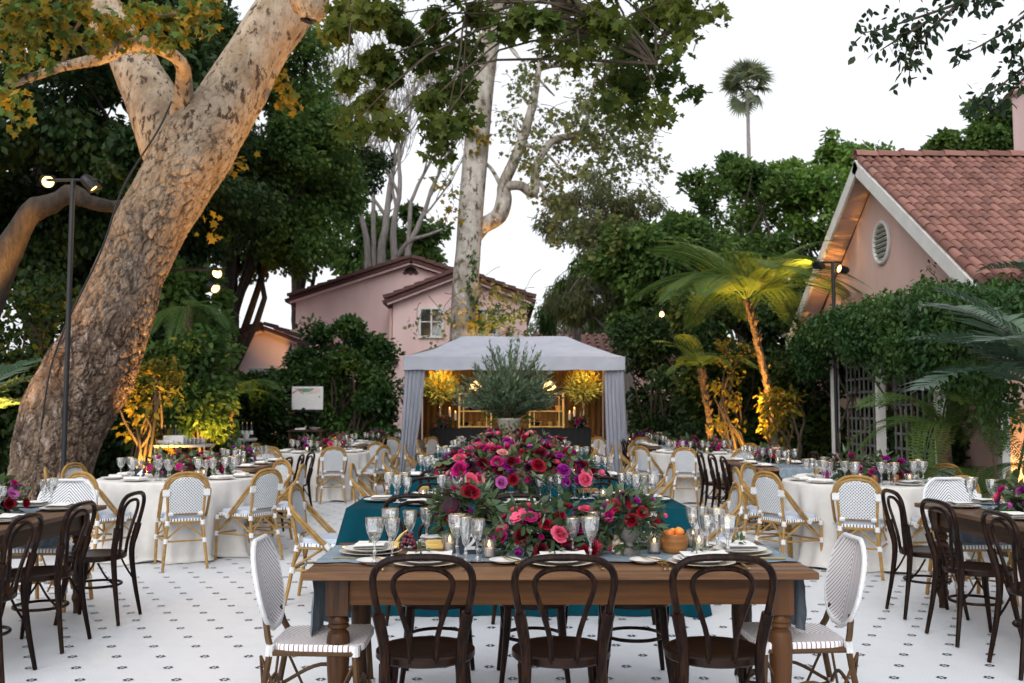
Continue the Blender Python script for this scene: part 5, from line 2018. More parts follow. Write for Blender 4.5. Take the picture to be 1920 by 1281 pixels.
def bentwood_chair():
    pr = []
    # outer hoop running down into the rear legs
    half = [(0.185, -0.255, 0.0), (0.160, -0.215, 0.25), (0.150, -0.195, 0.46), (0.170, -0.218, 0.60), (0.196, -0.245, 0.745), (0.188, -0.258, 0.815), (0.14, -0.267, 0.855), (0.07, -0.272, 0.868), (0, -0.273, 0.87)]
    full = half + [(-x, y, z) for x, y, z in reversed(half[:-1])]
    pth = spline(full, 64)
    b = MB()
    b.tube(pth[13:-13], 0.0150, 8)
    pr.append(part('back_hoop', b.mesh('bent_hoop', 'dark_bentwood', True)))
    for seg in (pth[:14], pth[-14:]):
        b = MB()
        zz = [max(0.012, 0.0125 + 0.009 * (q.z / 0.46)) for q in seg]
        b.tube(seg, zz, 8)
        pr.append(part('leg', b.mesh('bent_rear_leg', 'dark_bentwood', True)))
    half = [(0.05, -0.19, 0.44), (0.058, -0.203, 0.55), (0.098, -0.225, 0.68), (0.118, -0.238, 0.745), (0.108, -0.248, 0.79), (0.065, -0.257, 0.818), (0, -0.259, 0.826)]
    full = half + [(-x, y, z) for x, y, z in reversed(half[:-1])]
    b = MB()
    b.tube(spline(full, 40), 0.0115, 7)
    pr.append(part('inner_hoop', b.mesh('bent_inner', 'dark_bentwood', True)))
    b = MB()
    b.lathe([(0.0, 0.452), (0.10, 0.453), (0.165, 0.4545), (0.178, 0.458), (0.196, 0.459), (0.207, 0.452), (0.207, 0.428), (0.198, 0.42), (0.0, 0.42)], 36)
    pr.append(part('seat', b.mesh('bent_seat', 'seat_wood', True)))
    for s in (-1, 1):
        b = MB()
        pt = spline([(s * 0.137, 0.118, 0.43), (s * 0.150, 0.14, 0.25), (s * 0.178, 0.178, 0.0)], 10)
        b.tube(pt, lerpl([0.021, 0.022, 0.019, 0.015, 0.012], 10), 8)
        pr.append(part('leg', b.mesh('bent_front_leg', 'dark_bentwood', True)))
    b = MB()
    b.tube([(0.155 * math.cos(a), 0.155 * math.sin(a) - 0.025, 0.245 - 0.0 * a) for a in np.linspace(0, 2 * PI, 33)[:-1]], 0.0095, 6, closed=True)
    pr.append(part('ring_stretcher', b.mesh('bent_ring', 'dark_bentwood', True)))
    for s in (-1, 1):
        for q in ([(s * 0.155, -0.2, 0.27), (s * 0.172, -0.15, 0.33), (s * 0.178, -0.10, 0.415)], [(s * 0.148, 0.13, 0.27), (s * 0.168, 0.09, 0.34), (s * 0.176, 0.06, 0.415)]):
            b = MB()
            b.tube(spline(q, 8), 0.007, 5)
            pr.append(part('brace', b.mesh('bent_brace', 'dark_bentwood', True)))
    return pr


def wicker_chair(bk='chevron_back', st='chevron_seat', frame='cane_brown'):
    pr = []
    A1 = (0.10, 0.215, 0.50, 0.735, 0.915, -0.222, -0.27, -0.30)

    def side(off):
        def f(u, v):
            z = 0.495 + (0.905 - 0.495) * v
            w = 0.222 * (1 - abs((v - 0.52) / 0.54) ** 2.6) ** 0.55 if abs(v - 0.52) < 0.54 else 0
            w = max(w, 0.06 if v < 0.5 else 0.02)
            y = -0.215 - 0.085 * v ** 1.2
            return ((2 * u - 1) * w, y + off - 0.03 * (1 - (2 * u - 1) ** 2), z)
        return f
    b = MB()
    b.grid(side(0.010), 18, 22)
    b.grid(side(-0.010), 18, 22)
    pr.append(part('backrest', b.mesh('wicker_backrest', bk, True, 60)))
    f = side(0.0)
    rim = [Vector(f(0, v)) for v in np.linspace(0, 1, 18)] + [Vector(f(1, v)) for v in np.linspace(1, 0, 18)]
    b = MB()
    b.tube(rim, 0.012, 7, closed=True)
    pr.append(part('back_rim', b.mesh('wicker_rim', 'wrap_white', True)))
    b = MB()
    for s in (-1, 1):
        for k in range(11):
            q = Vector(f(0.0 if s < 0 else 1.0, 0.10 + 0.078 * k))
            b.tube([q + Vector((-s * 0.006, -0.016, 0)), q + Vector((-s * 0.012, 0.004, 0))], 0.0065, 5)
    pr.append(part('knots', b.mesh('wicker_knots', 'cane_brown', True)))
    pr.append(part('seat', seat_slab(0.225, -0.20, 0.235, 0.452, 0.03, 0.08).mesh('wicker_seat', st, True, 50)))
    b = MB()
    fr_ = [(-0.215, 0.2, 0.412), (0.215, 0.2, 0.412), (0.185, -0.2, 0.412), (-0.185, -0.2, 0.412)]
    for i in range(4):
        b.tube([fr_[i], fr_[(i + 1) % 4]], 0.0145, 7)
    pr.append(part('seat_frame', b.mesh('wicker_frame', frame, True)))
    legs = []
    for s in (-1, 1):
        pth = spline([(s * 0.135, -0.235, 0.56), (s * 0.165, -0.215, 0.48), (s * 0.19, -0.2, 0.41), (s * 0.20, -0.235, 0.2), (s * 0.21, -0.275, 0.0)], 16)
        b = MB()
        b.tube(pth, 0.0155, 7)
        pr.append(part('leg', b.mesh('wicker_rear_leg', frame, True)))
        b = MB()
        b.tube([(s * 0.21, 0.195, 0.42), (s * 0.218, 0.21, 0.2), (s * 0.225, 0.225, 0.0)], 0.0155, 7)
        pr.append(part('leg', b.mesh('wicker_front_leg', frame, True)))
    b = MB()
    F_ = {(-1, 1): (-0.22, 0.212, 0.16), (1, 1): (0.22, 0.212, 0.16), (-1, -1): (-0.203, -0.245, 0.16), (1, -1): (0.203, -0.245, 0.16)}
    ring = [(-1, 1), (1, 1), (1, -1), (-1, -1)]
    for i in range(4):
        p, q = Vector(F_[ring[i]]), Vector(F_[ring[(i + 1) % 4]])
        m = (p + q) / 2
        b = MB()
        b.tube(spline([p, m * 0.9 + Vector((0, 0, 0.12)), q], 14), 0.0095, 6)      # upward bow
        pr.append(part('stretcher_bow', b.mesh('wicker_bow', frame, True)))
        t_ = [Vector((p.x * 0.97, p.y * 0.97, 0.40)), m * 1.0 + Vector((0, 0, 0.02)), Vector((q.x * 0.97, q.y * 0.97, 0.40))]
        for e0, e1 in ((t_[0], p.lerp(q, 0.28)), (t_[2], p.lerp(q, 0.72))):
            b = MB()
            b.tube([e0, e1 + Vector((0, 0, -0.02))], 0.007, 5)
            pr.append(part('brace', b.mesh('wicker_brace', frame, True)))
    b = MB()
    b.tube(spline([F_[(-1, 1)], (0, 0, 0.17), F_[(1, -1)]], 10), 0.008, 5)
    b.tube(spline([F_[(1, 1)], (0, 0, 0.185), F_[(-1, -1)]], 10), 0.008, 5)
    pr.append(part('stretcher', b.mesh('wicker_stretcher', frame, True)))
    b = MB()
    w = [(q, (0, 0.1, 1)) for q in F_.values()] + [((s * 0.188, -0.2, 0.425), (s * 0.1, 0.1, 1)) for s in (-1, 1)] + [((s * 0.21, 0.197, 0.425), (0, 0, 1)) for s in (-1, 1)] + [((0, 0, 0.178), (1, 0, 0))]
    for q in w:
        b = MB()
        wraps(b, [q], 0.021, 0.05)
        pr.append(part('binding', b.mesh('wicker_binding', 'wrap_white', True)))
    return pr


BAMBOO = bamboo_chair()
BAMBOO_CHEV = bamboo_chair('chevron_blue_back', 'chevron_blue_seat')
BENT = bentwood_chair()
WICKER = wicker_chair()
WICKER_BLUE = wicker_chair('chevron_blue_back', 'chevron_blue_seat', 'rattan')


def chair(kind, x, y, facing, label, group, jit=0.0):
    """facing: heading in degrees of the sitter's gaze, 0 = along +Y, 90 = along -X"""
    pr = {'bamboo': BAMBOO, 'bamboo_chevron': BAMBOO_CHEV, 'bentwood': BENT, 'wicker': WICKER, 'wicker_blue': WICKER_BLUE}[kind]
    nm = {'bamboo': 'bamboo_chair', 'bamboo_chevron': 'bamboo_chair', 'bentwood': 'bentwood_chair', 'wicker': 'wicker_chair', 'wicker_blue': 'wicker_chair'}[kind]
    return build(pr, nm, label, 'chair', (x, y, 0.003), R(facing + rng.uniform(-jit, jit)), group)


# ------------------------------------------------------------------ tableware prototypes
def facet(a, z):
    return 1 + 0.018 * math.cos(10 * a)


def goblet(h, rb, bowl, name):
    st = h - bowl
    out = [(0.0, 0.0), (rb * 0.86, 0.0), (rb * 0.88, 0.003), (rb * 0.3, 0.010), (0.006, 0.022), (0.0052, st * 0.45), (0.010, st * 0.52), (0.006, st * 0.6), (0.0055, st * 0.88), (0.014, st + 0.001), (rb * 0.60, st + bowl * 0.16), (rb * 0.84, st + bowl * 0.42), (rb * 0.95, st + bowl * 0.72), (rb, h)]
    inn = [(rb - 0.0016, h), (rb * 0.92, st + bowl * 0.72), (rb * 0.80, st + bowl * 0.42), (rb * 0.55, st + bowl * 0.19), (0.0, st + bowl * 0.10)]
    b = MB()
    b.lathe(out + inn, 20, wob=lambda a, z: 1 + (0.03 * math.cos(10 * a) if st + 0.01 < z < h - 0.012 else 0))
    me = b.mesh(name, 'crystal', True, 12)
    b = MB()
    b.tube([(rb * math.cos(a), rb * math.sin(a), h) for a in np.linspace(0, 2 * PI, 21)[:-1]], 0.0013, 4, closed=True)
    return [part('glass', me), part('gilt_rim', b.mesh(name + '_rim', 'gold', True))]


GOB = goblet(0.205, 0.043, 0.10, 'goblet')
WINE = goblet(0.19, 0.036, 0.092, 'wine_glass')
FLUTE = goblet(0.21, 0.029, 0.12, 'flute')


def lo_goblet(h, rb, bowl, name):
    st = h - bowl
    b = MB()
    b.lathe([(rb * 0.86, 0.0), (0.006, 0.015), (0.006, st * 0.9), (rb * 0.62, st + bowl * 0.18), (rb * 0.93, st + bowl * 0.6), (rb, h), (rb * 0.9, st + bowl * 0.6), (rb * 0.5, st + bowl * 0.2)], 10)
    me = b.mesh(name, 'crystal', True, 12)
    b = MB()
    b.tube([(rb * math.cos(a), rb * math.sin(a), h) for a in np.linspace(0, 2 * PI, 11)[:-1]], 0.0016, 3, closed=True)
    return [part('glass', me), part('gilt_rim', b.mesh(name + '_rim', 'gold', True))]


GOB_LO = lo_goblet(0.205, 0.043, 0.10, 'far_goblet')
WINE_LO = lo_goblet(0.19, 0.036, 0.092, 'far_wine_glass')


def dish(r, h, m, name, seg=28):
    b = MB()
    b.lathe([(0, 0), (r * 0.6, 0), (r * 0.64, 0.002), (r * 0.97, h), (r, h + 0.002), (r * 0.97, h + 0.003), (r * 0.66, 0.007), (r * 0.6, 0.005), (0, 0.005)], seg)
    return b.mesh(name, m, True, 50)


CHARGER = dish(0.152, 0.012, 'charger', 'charger')
PLATE = dish(0.128, 0.013, 'ceramic', 'plate')
PLATE_LO = dish(0.140, 0.014, 'ceramic', 'far_plate', 14)
SIDE = dish(0.074, 0.012, 'ceramic', 'side_plate')
b = MB()
for z, s, o_ in ((0.0, 1.0, 0.0), (0.007, 0.99, 0.012), (0.014, 0.97, 0.004)):
    b.grid(lambda u, v, s=s, o_=o_, z=z: ((u - 0.5) * 0.20 * s + o_, (v - 0.5) * 0.145 * s, z + 0.006 + 0.006 * math.sin(u * 7 + z * 300) * u + 0.028 * max(0, u - 0.75) ** 1.2 * (1 + v)), 12, 6)
    b.grid(lambda u, v, s=s, o_=o_, z=z: ((u - 0.5) * 0.20 * s + o_, (v - 0.5) * 0.145 * s, z + 0.002 + 0.006 * math.sin(u * 7 + z * 300) * u + 0.028 * max(0, u - 0.75) ** 1.2 * (1 + v)), 12, 6)
NAPKIN = b.mesh('napkin', 'napkin', True, None)
b = MB()
b.box((0, 0, 0.012), (0.20, 0.12, 0.022), bev=0.009)
NAPKIN_LO = b.mesh('far_napkin', 'napkin', True, 30)
SPRIG = leaves('sprig', blob((0, 0, 0.006), (0.035, 0.012, 0.006), 12, 3, 0.1), 0.03, 'bouquet_leaf', 'oval', 0.0, None, 3)


def knife_me():
    b = MB()
    b.box((0, -0.06, 0.003), (0.011, 0.10, 0.006), bev=0.002)
    b.poly([(-0.007, -0.01, 0.002), (0.007, -0.01, 0.002), (0.007, 0.09, 0.002), (-0.002, 0.11, 0.002), (-0.007, 0.09, 0.002)], 0.0022, (0, 0, 1))
    return b.mesh('knife', 'gold', False)


def fork_me():
    b = MB()
    b.tube([(0, -0.105, 0.004), (0, 0.03, 0.006), (0, 0.05, 0.004)], [0.0042, 0.0026, 0.003], 6)
    b.box((0, 0.058, 0.005), (0.022, 0.02, 0.0025))
    for k in range(4):
        b.box((-0.0092 + k * 0.0061, 0.088, 0.006), (0.0025, 0.045, 0.002))
    return b.mesh('fork', 'gold', False)


KNIFE, FORK = knife_me(), fork_me()


def votive_parts():
    g = MB()
    g.lathe([(0, 0), (0.031, 0), (0.033, 0.004), (0.036, 0.088), (0.0345, 0.088), (0.0315, 0.008), (0, 0.008)], 18, wob=lambda a, z: 1 + 0.02 * math.cos(9 * a))
    c = MB()
    c.lathe([(0, 0.009), (0.02, 0.009), (0.02, 0.045), (0.014, 0.047), (0, 0.044)], 14)
    f = MB()
    f.lathe([(0, 0.050), (0.005, 0.056), (0.006, 0.063), (0.003, 0.073), (0, 0.081)], 8)
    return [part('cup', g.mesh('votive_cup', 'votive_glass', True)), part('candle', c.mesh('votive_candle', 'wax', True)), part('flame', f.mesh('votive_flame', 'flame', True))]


VOTIVE = votive_parts()


# ------------------------------------------------------------------ flowers
def petal(b, r, w, cup, az, lift, z0, g, ruffle=0.1):
    """one cupped petal leaning out by lift (0 upright .. 1 flat)"""
    ca, sa = math.cos(az), math.sin(az)
    nu, nv = 3, 3
    vs = []
    for j in range(nv + 1):
        v = j / nv
        ww = w * math.sin(PI * (0.18 + 0.62 * v)) ** 0.8
        for i in range(nu + 1):
            u = i / nu * 2 - 1
            out = r * v * lift + r * 0.10 + cup * r * math.sin(PI * v) * 0.25 - abs(u) ** 2 * w * 0.35 * (1 - lift)
            up = r * v * (1 - lift * 0.75) + ruffle * r * g.uniform(-0.5, 0.5) * v
            if v == 1:
                out += ruffle * r * 0.6
            x, y = out, u * ww
            vs.append((x * ca - y * sa, x * sa + y * ca, z0 + up))
    fs = [(j * (nu + 1) + i, j * (nu + 1) + i + 1, (j + 1) * (nu + 1) + i + 1, (j + 1) * (nu + 1) + i) for j in range(nv) for i in range(nu)]
    b.add(vs, fs)


def bloom(kind, m, seed):
    g = random.Random(seed)
    b = MB()
    if kind == 'rose':
        for ring, (n, r, lift, z) in enumerate(((3, 0.55, 0.05, 0.10), (5, 0.62, 0.18, 0.06), (6, 0.68, 0.42, 0.02), (7, 0.75, 0.72, -0.04), (7, 0.78, 0.95, -0.12))):
            for k in range(n):
                petal(b, r, 0.36 + 0.05 * ring, 0.6, 2 * PI * (k + 0.37 * ring) / n + g.uniform(-0.1, 0.1), lift, z, g, 0.06)
    elif kind == 'peony':
        for ring, (n, r, lift, z) in enumerate(((5, 0.6, 0.1, 0.05), (7, 0.72, 0.3, 0.02), (8, 0.8, 0.5, 0.0), (9, 0.88, 0.72, -0.05), (8, 0.92, 1.0, -0.12))):
            for k in range(n):
                petal(b, r, 0.34 + 0.03 * ring, 0.8, 2 * PI * (k + 0.41 * ring) / n + g.uniform(-0.25, 0.25), lift + g.uniform(-0.08, 0.08), z, g, 0.22)
    elif kind == 'anemone':
        for ring, (n, r, lift) in enumerate(((6, 0.85, 0.80), (6, 0.92, 1.0))):
            for k in range(n):
                petal(b, r, 0.45, 0.5, 2 * PI * (k + 0.5 * ring) / n, lift, 0.0, g, 0.08)
    else:  # bud
        for ring, (n, r, lift, z) in enumerate(((4, 0.7, 0.1, 0.0), (5, 0.7, 0.35, -0.03))):
            for k in range(n):
                petal(b, r, 0.4, 0.8, 2 * PI * (k + 0.5 * ring) / n, lift, z, g, 0.04)
    me = b.mesh(kind, m, True, None)
    at = me.attributes.new('v', 'FLOAT', 'FACE')
    vals = []
    nf = len(me.polygons)
    for i in range(nf):
        vals.append(min(1, max(0, 0.5 - 0.5 * i / nf + g.uniform(0, 0.5))))
    at.data.foreach_set('value', vals)
    return me


BLOOMS = {}
for kind in ('rose', 'peony', 'anemone', 'bud'):
    for c in ('red', 'burgundy', 'magenta', 'pink', 'blush', 'purple', 'plum', 'mauve', 'orange'):
        BLOOMS[kind, c] = bloom(kind, 'petal_' + c, sum(map(ord, kind)) % 7 + len(c) * 13)
hb_ = MB()
hb_.lathe([(0, 0.12), (0.14, 0.08), (0.18, 0.0)], 10)
HEART = hb_.mesh('flower_heart', 'petal_heart', True)
PAL = ['red'] * 5 + ['burgundy'] * 4 + ['magenta'] * 6 + ['pink'] * 3 + ['blush'] * 2 + ['purple'] * 3 + ['plum'] * 3 + ['mauve'] * 2
b = MB()
b.lathe([(0, 0), (0.09, 0), (0.095, 0.01), (0.03, 0.035), (0.022, 0.07), (0.03, 0.09), (0.14, 0.12), (0.20, 0.17), (0.19, 0.17), (0.0, 0.13)], 20)
MOUND_VASE = b.mesh('flower_compote', 'grey_stone', True)
PAL_PURPLE = ['magenta'] * 5 + ['purple'] * 5 + ['mauve'] * 4 + ['pink'] * 2 + ['red'] * 2 + ['blush']


def bouquet(name, label, base, half, n, seed, pal=PAL, size=(0.032, 0.062), foliage=220, vase=None, group=None, lift=0.05, leafsize=0.07, flow=0.75, hang=0.0, ferny=True):
    """flower arrangement: half-dome of blooms with leaves pushing out; every bloom is a part"""
    g = random.Random(seed)
    t = thing(name, label, 'flowers', base, 0, group)
    a, c_, h = half
    k = 0
    pts = []
    while k < n:
        az = g.uniform(0, 2 * PI)
        el = math.asin(g.uniform(-0.10 if hang == 0 else -0.25, 0.98))
        rr = g.uniform(0.78, 1.12)
        d = Vector((math.cos(el) * math.cos(az), math.cos(el) * math.sin(az), math.sin(el)))
        p = Vector((d.x * a * rr, d.y * c_ * rr, lift + h * max(d.z, -0.2) * rr))
        s = g.uniform(*size)
        if any((p - q).length < (s + w) * flow for q, w in pts):
            if g.random() < 0.93:
                continue
        pts.append((p, s))
        kind = g.choices(('rose', 'peony', 'anemone', 'bud'), (5, 5, 1.6, 3))[0]
        cl = g.choice(pal)
        o = obj(kind if kind != 'bud' else 'flower_bud', BLOOMS[kind, cl], t, p)
        nrm = Vector((d.x / a, d.y / c_, d.z / h)).normalized() + Vector((g.uniform(-.35, .35), g.uniform(-.35, .35), g.uniform(0, .3)))
        o.rotation_euler = nrm.to_track_quat('Z', 'Y').to_euler()
        o.scale = (s, s, s)
        if kind == 'anemone' and s > 0.03:
            obj('heart', HEART, o)
        k += 1
    core = blob((0, 0, lift + h * 0.25), (a * 0.8, c_ * 0.8, h * 0.62), int(foliage * 0.9), seed, 0.2)
    core = core[core[:, 2] > -0.01]
    edge = blob((0, 0, lift + h * 0.15), (a * 1.05, c_ * 1.05, h * 0.95), int(foliage * 0.7), seed + 1, 0.85)
    edge = edge[edge[:, 2] > 0.015]
    obj('foliage', leaves('bouquet_foliage', np.concatenate((core, edge)), leafsize, 'bouquet_leaf', 'oval', 0.05, (0, 0, lift), seed, 0.4), t)
    if ferny:
        e2 = blob((0, 0, lift + h * 0.2), (a * 1.02, c_ * 1.02, h * 0.95), int(foliage * 0.3), seed + 5, 0.9)
        e2 = e2[e2[:, 2] > 0.01]
        obj('foliage', leaves('olive_sprays', e2, leafsize * 1.1, 'olive_leaf', 'lance', 0.15, (0, 0, 0), seed + 5, 0.4), t)
    if vase:
        obj('vase', vase, t)
    return t


b = MB()
b.lathe([(0, 0), (0.07, 0), (0.075, 0.01), (0.10, 0.05), (0.11, 0.09), (0.10, 0.09), (0.0, 0.05)], 16)
LOW_VASE = b.mesh('low_vase', 'bottle_glass', True)
b = MB()
b.lathe([(0, 0), (0.052, 0), (0.055, 0.012), (0.03, 0.03), (0.022, 0.05), (0.028, 0.065), (0.06, 0.085), (0.075, 0.12), (0.08, 0.15), (0.088, 0.157), (0.076, 0.16), (0.0, 0.12)], 20)
b.v = [(x * 0.8, y * 0.8, z) for x, y, z in b.v]
URN_SMALL = b.mesh('footed_urn', 'grey_stone', True)


# ------------------------------------------------------------------ farm tables
TZ = 0.755


def turned_leg(z1):
    """square block over a turned foot; z1 = height of the underside of the top"""
    b = MB()
    b.box((0, 0, z1 - 0.085), (0.098, 0.098, 0.17), bev=0.004)
    b.lathe([(0.0, z1 - 0.17), (0.036, z1 - 0.171), (0.040, z1 - 0.185), (0.047, z1 - 0.193), (0.047, z1 - 0.200), (0.041, z1 - 0.205), (0.047, z1 - 0.212), (0.048, z1 - 0.220), (0.036, z1 - 0.229), (0.034, z1 - 0.236), (0.046, z1 - 0.246), (0.051, z1 - 0.27), (0.052, z1 - 0.32), (0.047, z1 - 0.42), (0.040, z1 - 0.52), (0.034, z1 - 0.58), (0.041, z1 - 0.60), (0.043, z1 - 0.62), (0.030, z1 - 0.655), (0.028, 0.02), (0.03, 0.0)], 20)
    return b.mesh('turned_leg', 'leg_wood', True, 30)


LEG = turned_leg(TZ - 0.032)


def farm_table(label, cx, cy, lx, ly, along, wood, group, planks=5, over=0.085):
    """planked top, apron, four turned legs; along = 'x' or 'y' for the long side"""
    t = thing('farm_table', label, 'table', (cx, cy, 0), 0, group)
    w = ly if along == 'x' else lx
    L = lx if along == 'x' else ly
    pw = w / planks
    for k in range(planks):
        b = MB()
        o = -w / 2 + pw * (k + 0.5)
        if along == 'x':
            b.box((0, o, TZ - 0.016), (L, pw - 0.003, 0.032), bev=0.0035)
        else:
            b.box((o, 0, TZ - 0.016), (pw - 0.003, L, 0.032), bev=0.0035)
        obj('plank', b.mesh('table_plank', wood, False), t)
    ix, iy = lx / 2 - over - 0.05, ly / 2 - over - 0.05 + (0.0 if along == 'x' else 0)
    for s in (-1, 1):
        b = MB()
        b.box((0, s * (iy + 0.018), TZ - 0.032 - 0.062), (2 * ix - 0.10, 0.024, 0.122))
        obj('apron', b.mesh('apron', 'apron_wood' if along == 'x' else 'dark_table_wood', False), t)
        b = MB()
        b.box((s * (ix + 0.018), 0, TZ - 0.032 - 0.062), (0.024, 2 * iy - 0.10, 0.122))
        obj('apron', b.mesh('apron', 'apron_wood' if along == 'x' else 'dark_table_wood', False), t)
        for s2 in (-1, 1):
            obj('leg', LEG, t, (s * ix, s2 * iy, 0))
    return t


def runner(label, x0, x1, y0, y1, drop0, drop1, seed, along='x', m='runner'):
    """gauze runner lying on a table and hanging over its ends"""
    n = 110
    lo, hi = (x0, x1) if along == 'x' else (y0, y1)
    tot = (hi - lo) + drop0 + drop1

    def f(u, v):
        s = u * tot
        wav = 0.014 * math.sin(s * 21 + seed) + 0.010 * math.sin(s * 47 + 2 * seed)
        if s < drop0:
            q = drop0 - s
            a_, z = lo - 0.006 - 0.02 * q * (1 + math.sin(v * 11 + seed)), TZ + 0.004 - q
        elif s > drop0 + hi - lo:
            q = s - drop0 - (hi - lo)
            a_, z = hi + 0.006 + 0.02 * q * (1 + math.sin(v * 11 + seed)), TZ + 0.004 - q
        else:
            q = 0
            a_, z = lo + s - drop0, TZ + 0.004 + 0.0025 * abs(math.sin(s * 33 + v * 9 + seed)) + 0.002 * math.sin(v * 30 + s * 8)
        w0, w1 = (y0, y1) if along == 'x' else (x0, x1)
        k = w0 + (w1 - w0) * v + wav * (1 if v > 0.5 else -1) * abs(2 * v - 1) + 0.35 * q * (v - 0.5) * -0.3
        a_ += 0.012 * math.sin(v * 26 + seed) * min(1, q * 5)
        return (a_, k, z) if along == 'x' else (k, a_, z)
    b = MB()
    b.grid(f, n, 22)
    o = obj('table_runner', b.mesh('table_runner', m, True, None))
    tag(o, label, 'table runner')
    return o


FXL, FXR = G(567, 1075, TZ).x, G(1537, 1074, TZ).x
FY0, FY1 = G(960, 1074.5, TZ).y, G(960, 1074.5, TZ).y + 0.96
FCX, FCY = (FXL + FXR) / 2, (FY0 + FY1) / 2
farm_table('bare wooden farm table with turned legs, nearest to the camera', FCX, FCY, FXR - FXL, FY1 - FY0, 'x', 'table_top_wood', 'planked farm tables')
runner('crinkled grey blue gauze runner along the nearest wooden farm table', FXL, FXR, FY0 + 0.26, FY0 + 0.80, 0.34, 0.32, 1.0)


def T(px, py, z=TZ + 0.006):
    return G(px, py, z)


# chairs round the front table
CF = 'bentwood chairs at the nearest farm table'
for px, w in ((798, 'nearest bentwood chair with its back to the camera, beside the grape board'), (1052, 'nearest bentwood chair with its back to the camera, below the low flowers'), (1338, 'nearest bentwood chair with its back to the camera, below the fruit bowl')):
    q = G(px, 1216, 0.455)
    chair('bentwood', q.x, q.y, {798: 1.5, 1052: 0, 1338: -3}[px], w, CF)
for px, w in ((815, 'bentwood chair across the nearest farm table, facing the grape board'), (1003, 'bentwood chair across the nearest farm table, facing the low flowers'), (1200, 'bentwood chair across the nearest farm table, facing the fruit bowl')):
    q = G(px, 1140, 0.44)
    chair('bentwood', q.x, FY1 + 0.10, 180, w, CF, 2)
WG = 'chevron wicker chairs at the ends of the nearest farm table'
c1 = chair('wicker', FXL + 0.03, 4.47, -90, 'plum and white chevron wicker chair at the sycamore end of the front table', WG)
c2 = chair('wicker', FXR - 0.02, 4.50, 90, 'plum and white chevron wicker chair at the arbor end of the front table', WG)
for c_ in (c1, c2):
    c_.scale = (0.95, 0.95, 0.95)

# place settings on the front table
CR = 'crystal on the nearest farm table'
CH = 'table settings on the nearest farm table'


def setting_near(cx, cy, ang, seat, napkin_rot=0.0, skip=(), side=True):
    """charger, plate, napkin, sprig, side plate, flatware at one seat; ang = heading of the sitter"""
    m = Matrix.Rotation(R(ang), 3, 'Z')

    def at(dx, dy, z=TZ + 0.008):
        q = m @ Vector((dx, dy, 0))
        return (cx + q.x, cy + q.y, z)
    r_ = R(ang)
    o = obj('charger_plate', CHARGER, None, at(0, 0)); tag(o, 'tan rimmed charger plate ' + seat, 'plate', CH)
    o = obj('dinner_plate', PLATE, None, at(0, 0, TZ + 0.021)); tag(o, 'white dinner plate ' + seat, 'plate', CH)
    o = obj('napkin', NAPKIN, None, at(0.005, 0.0, TZ + 0.034), (0, 0, r_ + napkin_rot)); tag(o, 'folded ivory napkin ' + seat, 'napkin', CH)
    o = obj('sprig', SPRIG, None, at(-0.02, 0.01, TZ + 0.066), (0, 0, r_ + 0.5)); tag(o, 'small green sprig on the napkin ' + seat, 'sprig', CH)
    if side:
        o = obj('side_plate', SIDE, None, at(-0.245, 0.05)); tag(o, 'small bread plate ' + seat, 'plate', CH)
        o = obj('knife', KNIFE, None, at(-0.215, 0.05, TZ + 0.022), (0, 0, r_ + 0.5)); tag(o, 'gold butter knife on the bread plate ' + seat, 'knife', CH)
    for k, dx in enumerate((-0.172, -0.19)):
        o = obj('fork', FORK, None, at(dx, -0.06 + 0.0 * k), (0, 0, r_ + rng.uniform(-.04, .04))); tag(o, ('inner' if k == 0 else 'outer') + ' gold fork ' + seat, 'fork', CH)
    o = obj('dinner_knife', KNIFE, None, at(0.178, -0.04), (0, 0, r_)); tag(o, 'gold dinner knife ' + seat, 'knife', CH)


SEAT = {}
for px, nm in ((798, 'before the near chair by the grape board'), (1050, 'before the near chair below the low flowers'), (1318, 'before the near chair below the fruit bowl')):
    q = T(px, 1060)
    setting_near(q.x, FY0 + 0.19, 0, nm, 0.0)
for x, nm in ((-0.30, 'before the far chair facing the grape board'), (0.24, 'before the far chair facing the low flowers'), (0.80, 'before the far chair facing the fruit bowl')):
    setting_near(x, FY1 - 0.17, 180, nm)
q = T(664, 1039)
setting_near(FXL + 0.22, q.y + 0.02, -90, 'at the sycamore end of the front table')
q = T(1420, 1040)
setting_near(FXR - 0.22, q.y + 0.02, 90, 'at the arbor end of the front table')


def glass(kind, x, y, label, group, lo=False):
    pr = {('g', False): GOB, ('w', False): WINE, ('f', False): FLUTE, ('g', True): GOB_LO, ('w', True): WINE_LO}[(kind, lo)]
    return build(pr, {'g': 'goblet', 'w': 'wine_glass', 'f': 'flute'}[kind], label, 'glass', (x, y, TZ + 0.006), rng.uniform(0, 6), group)


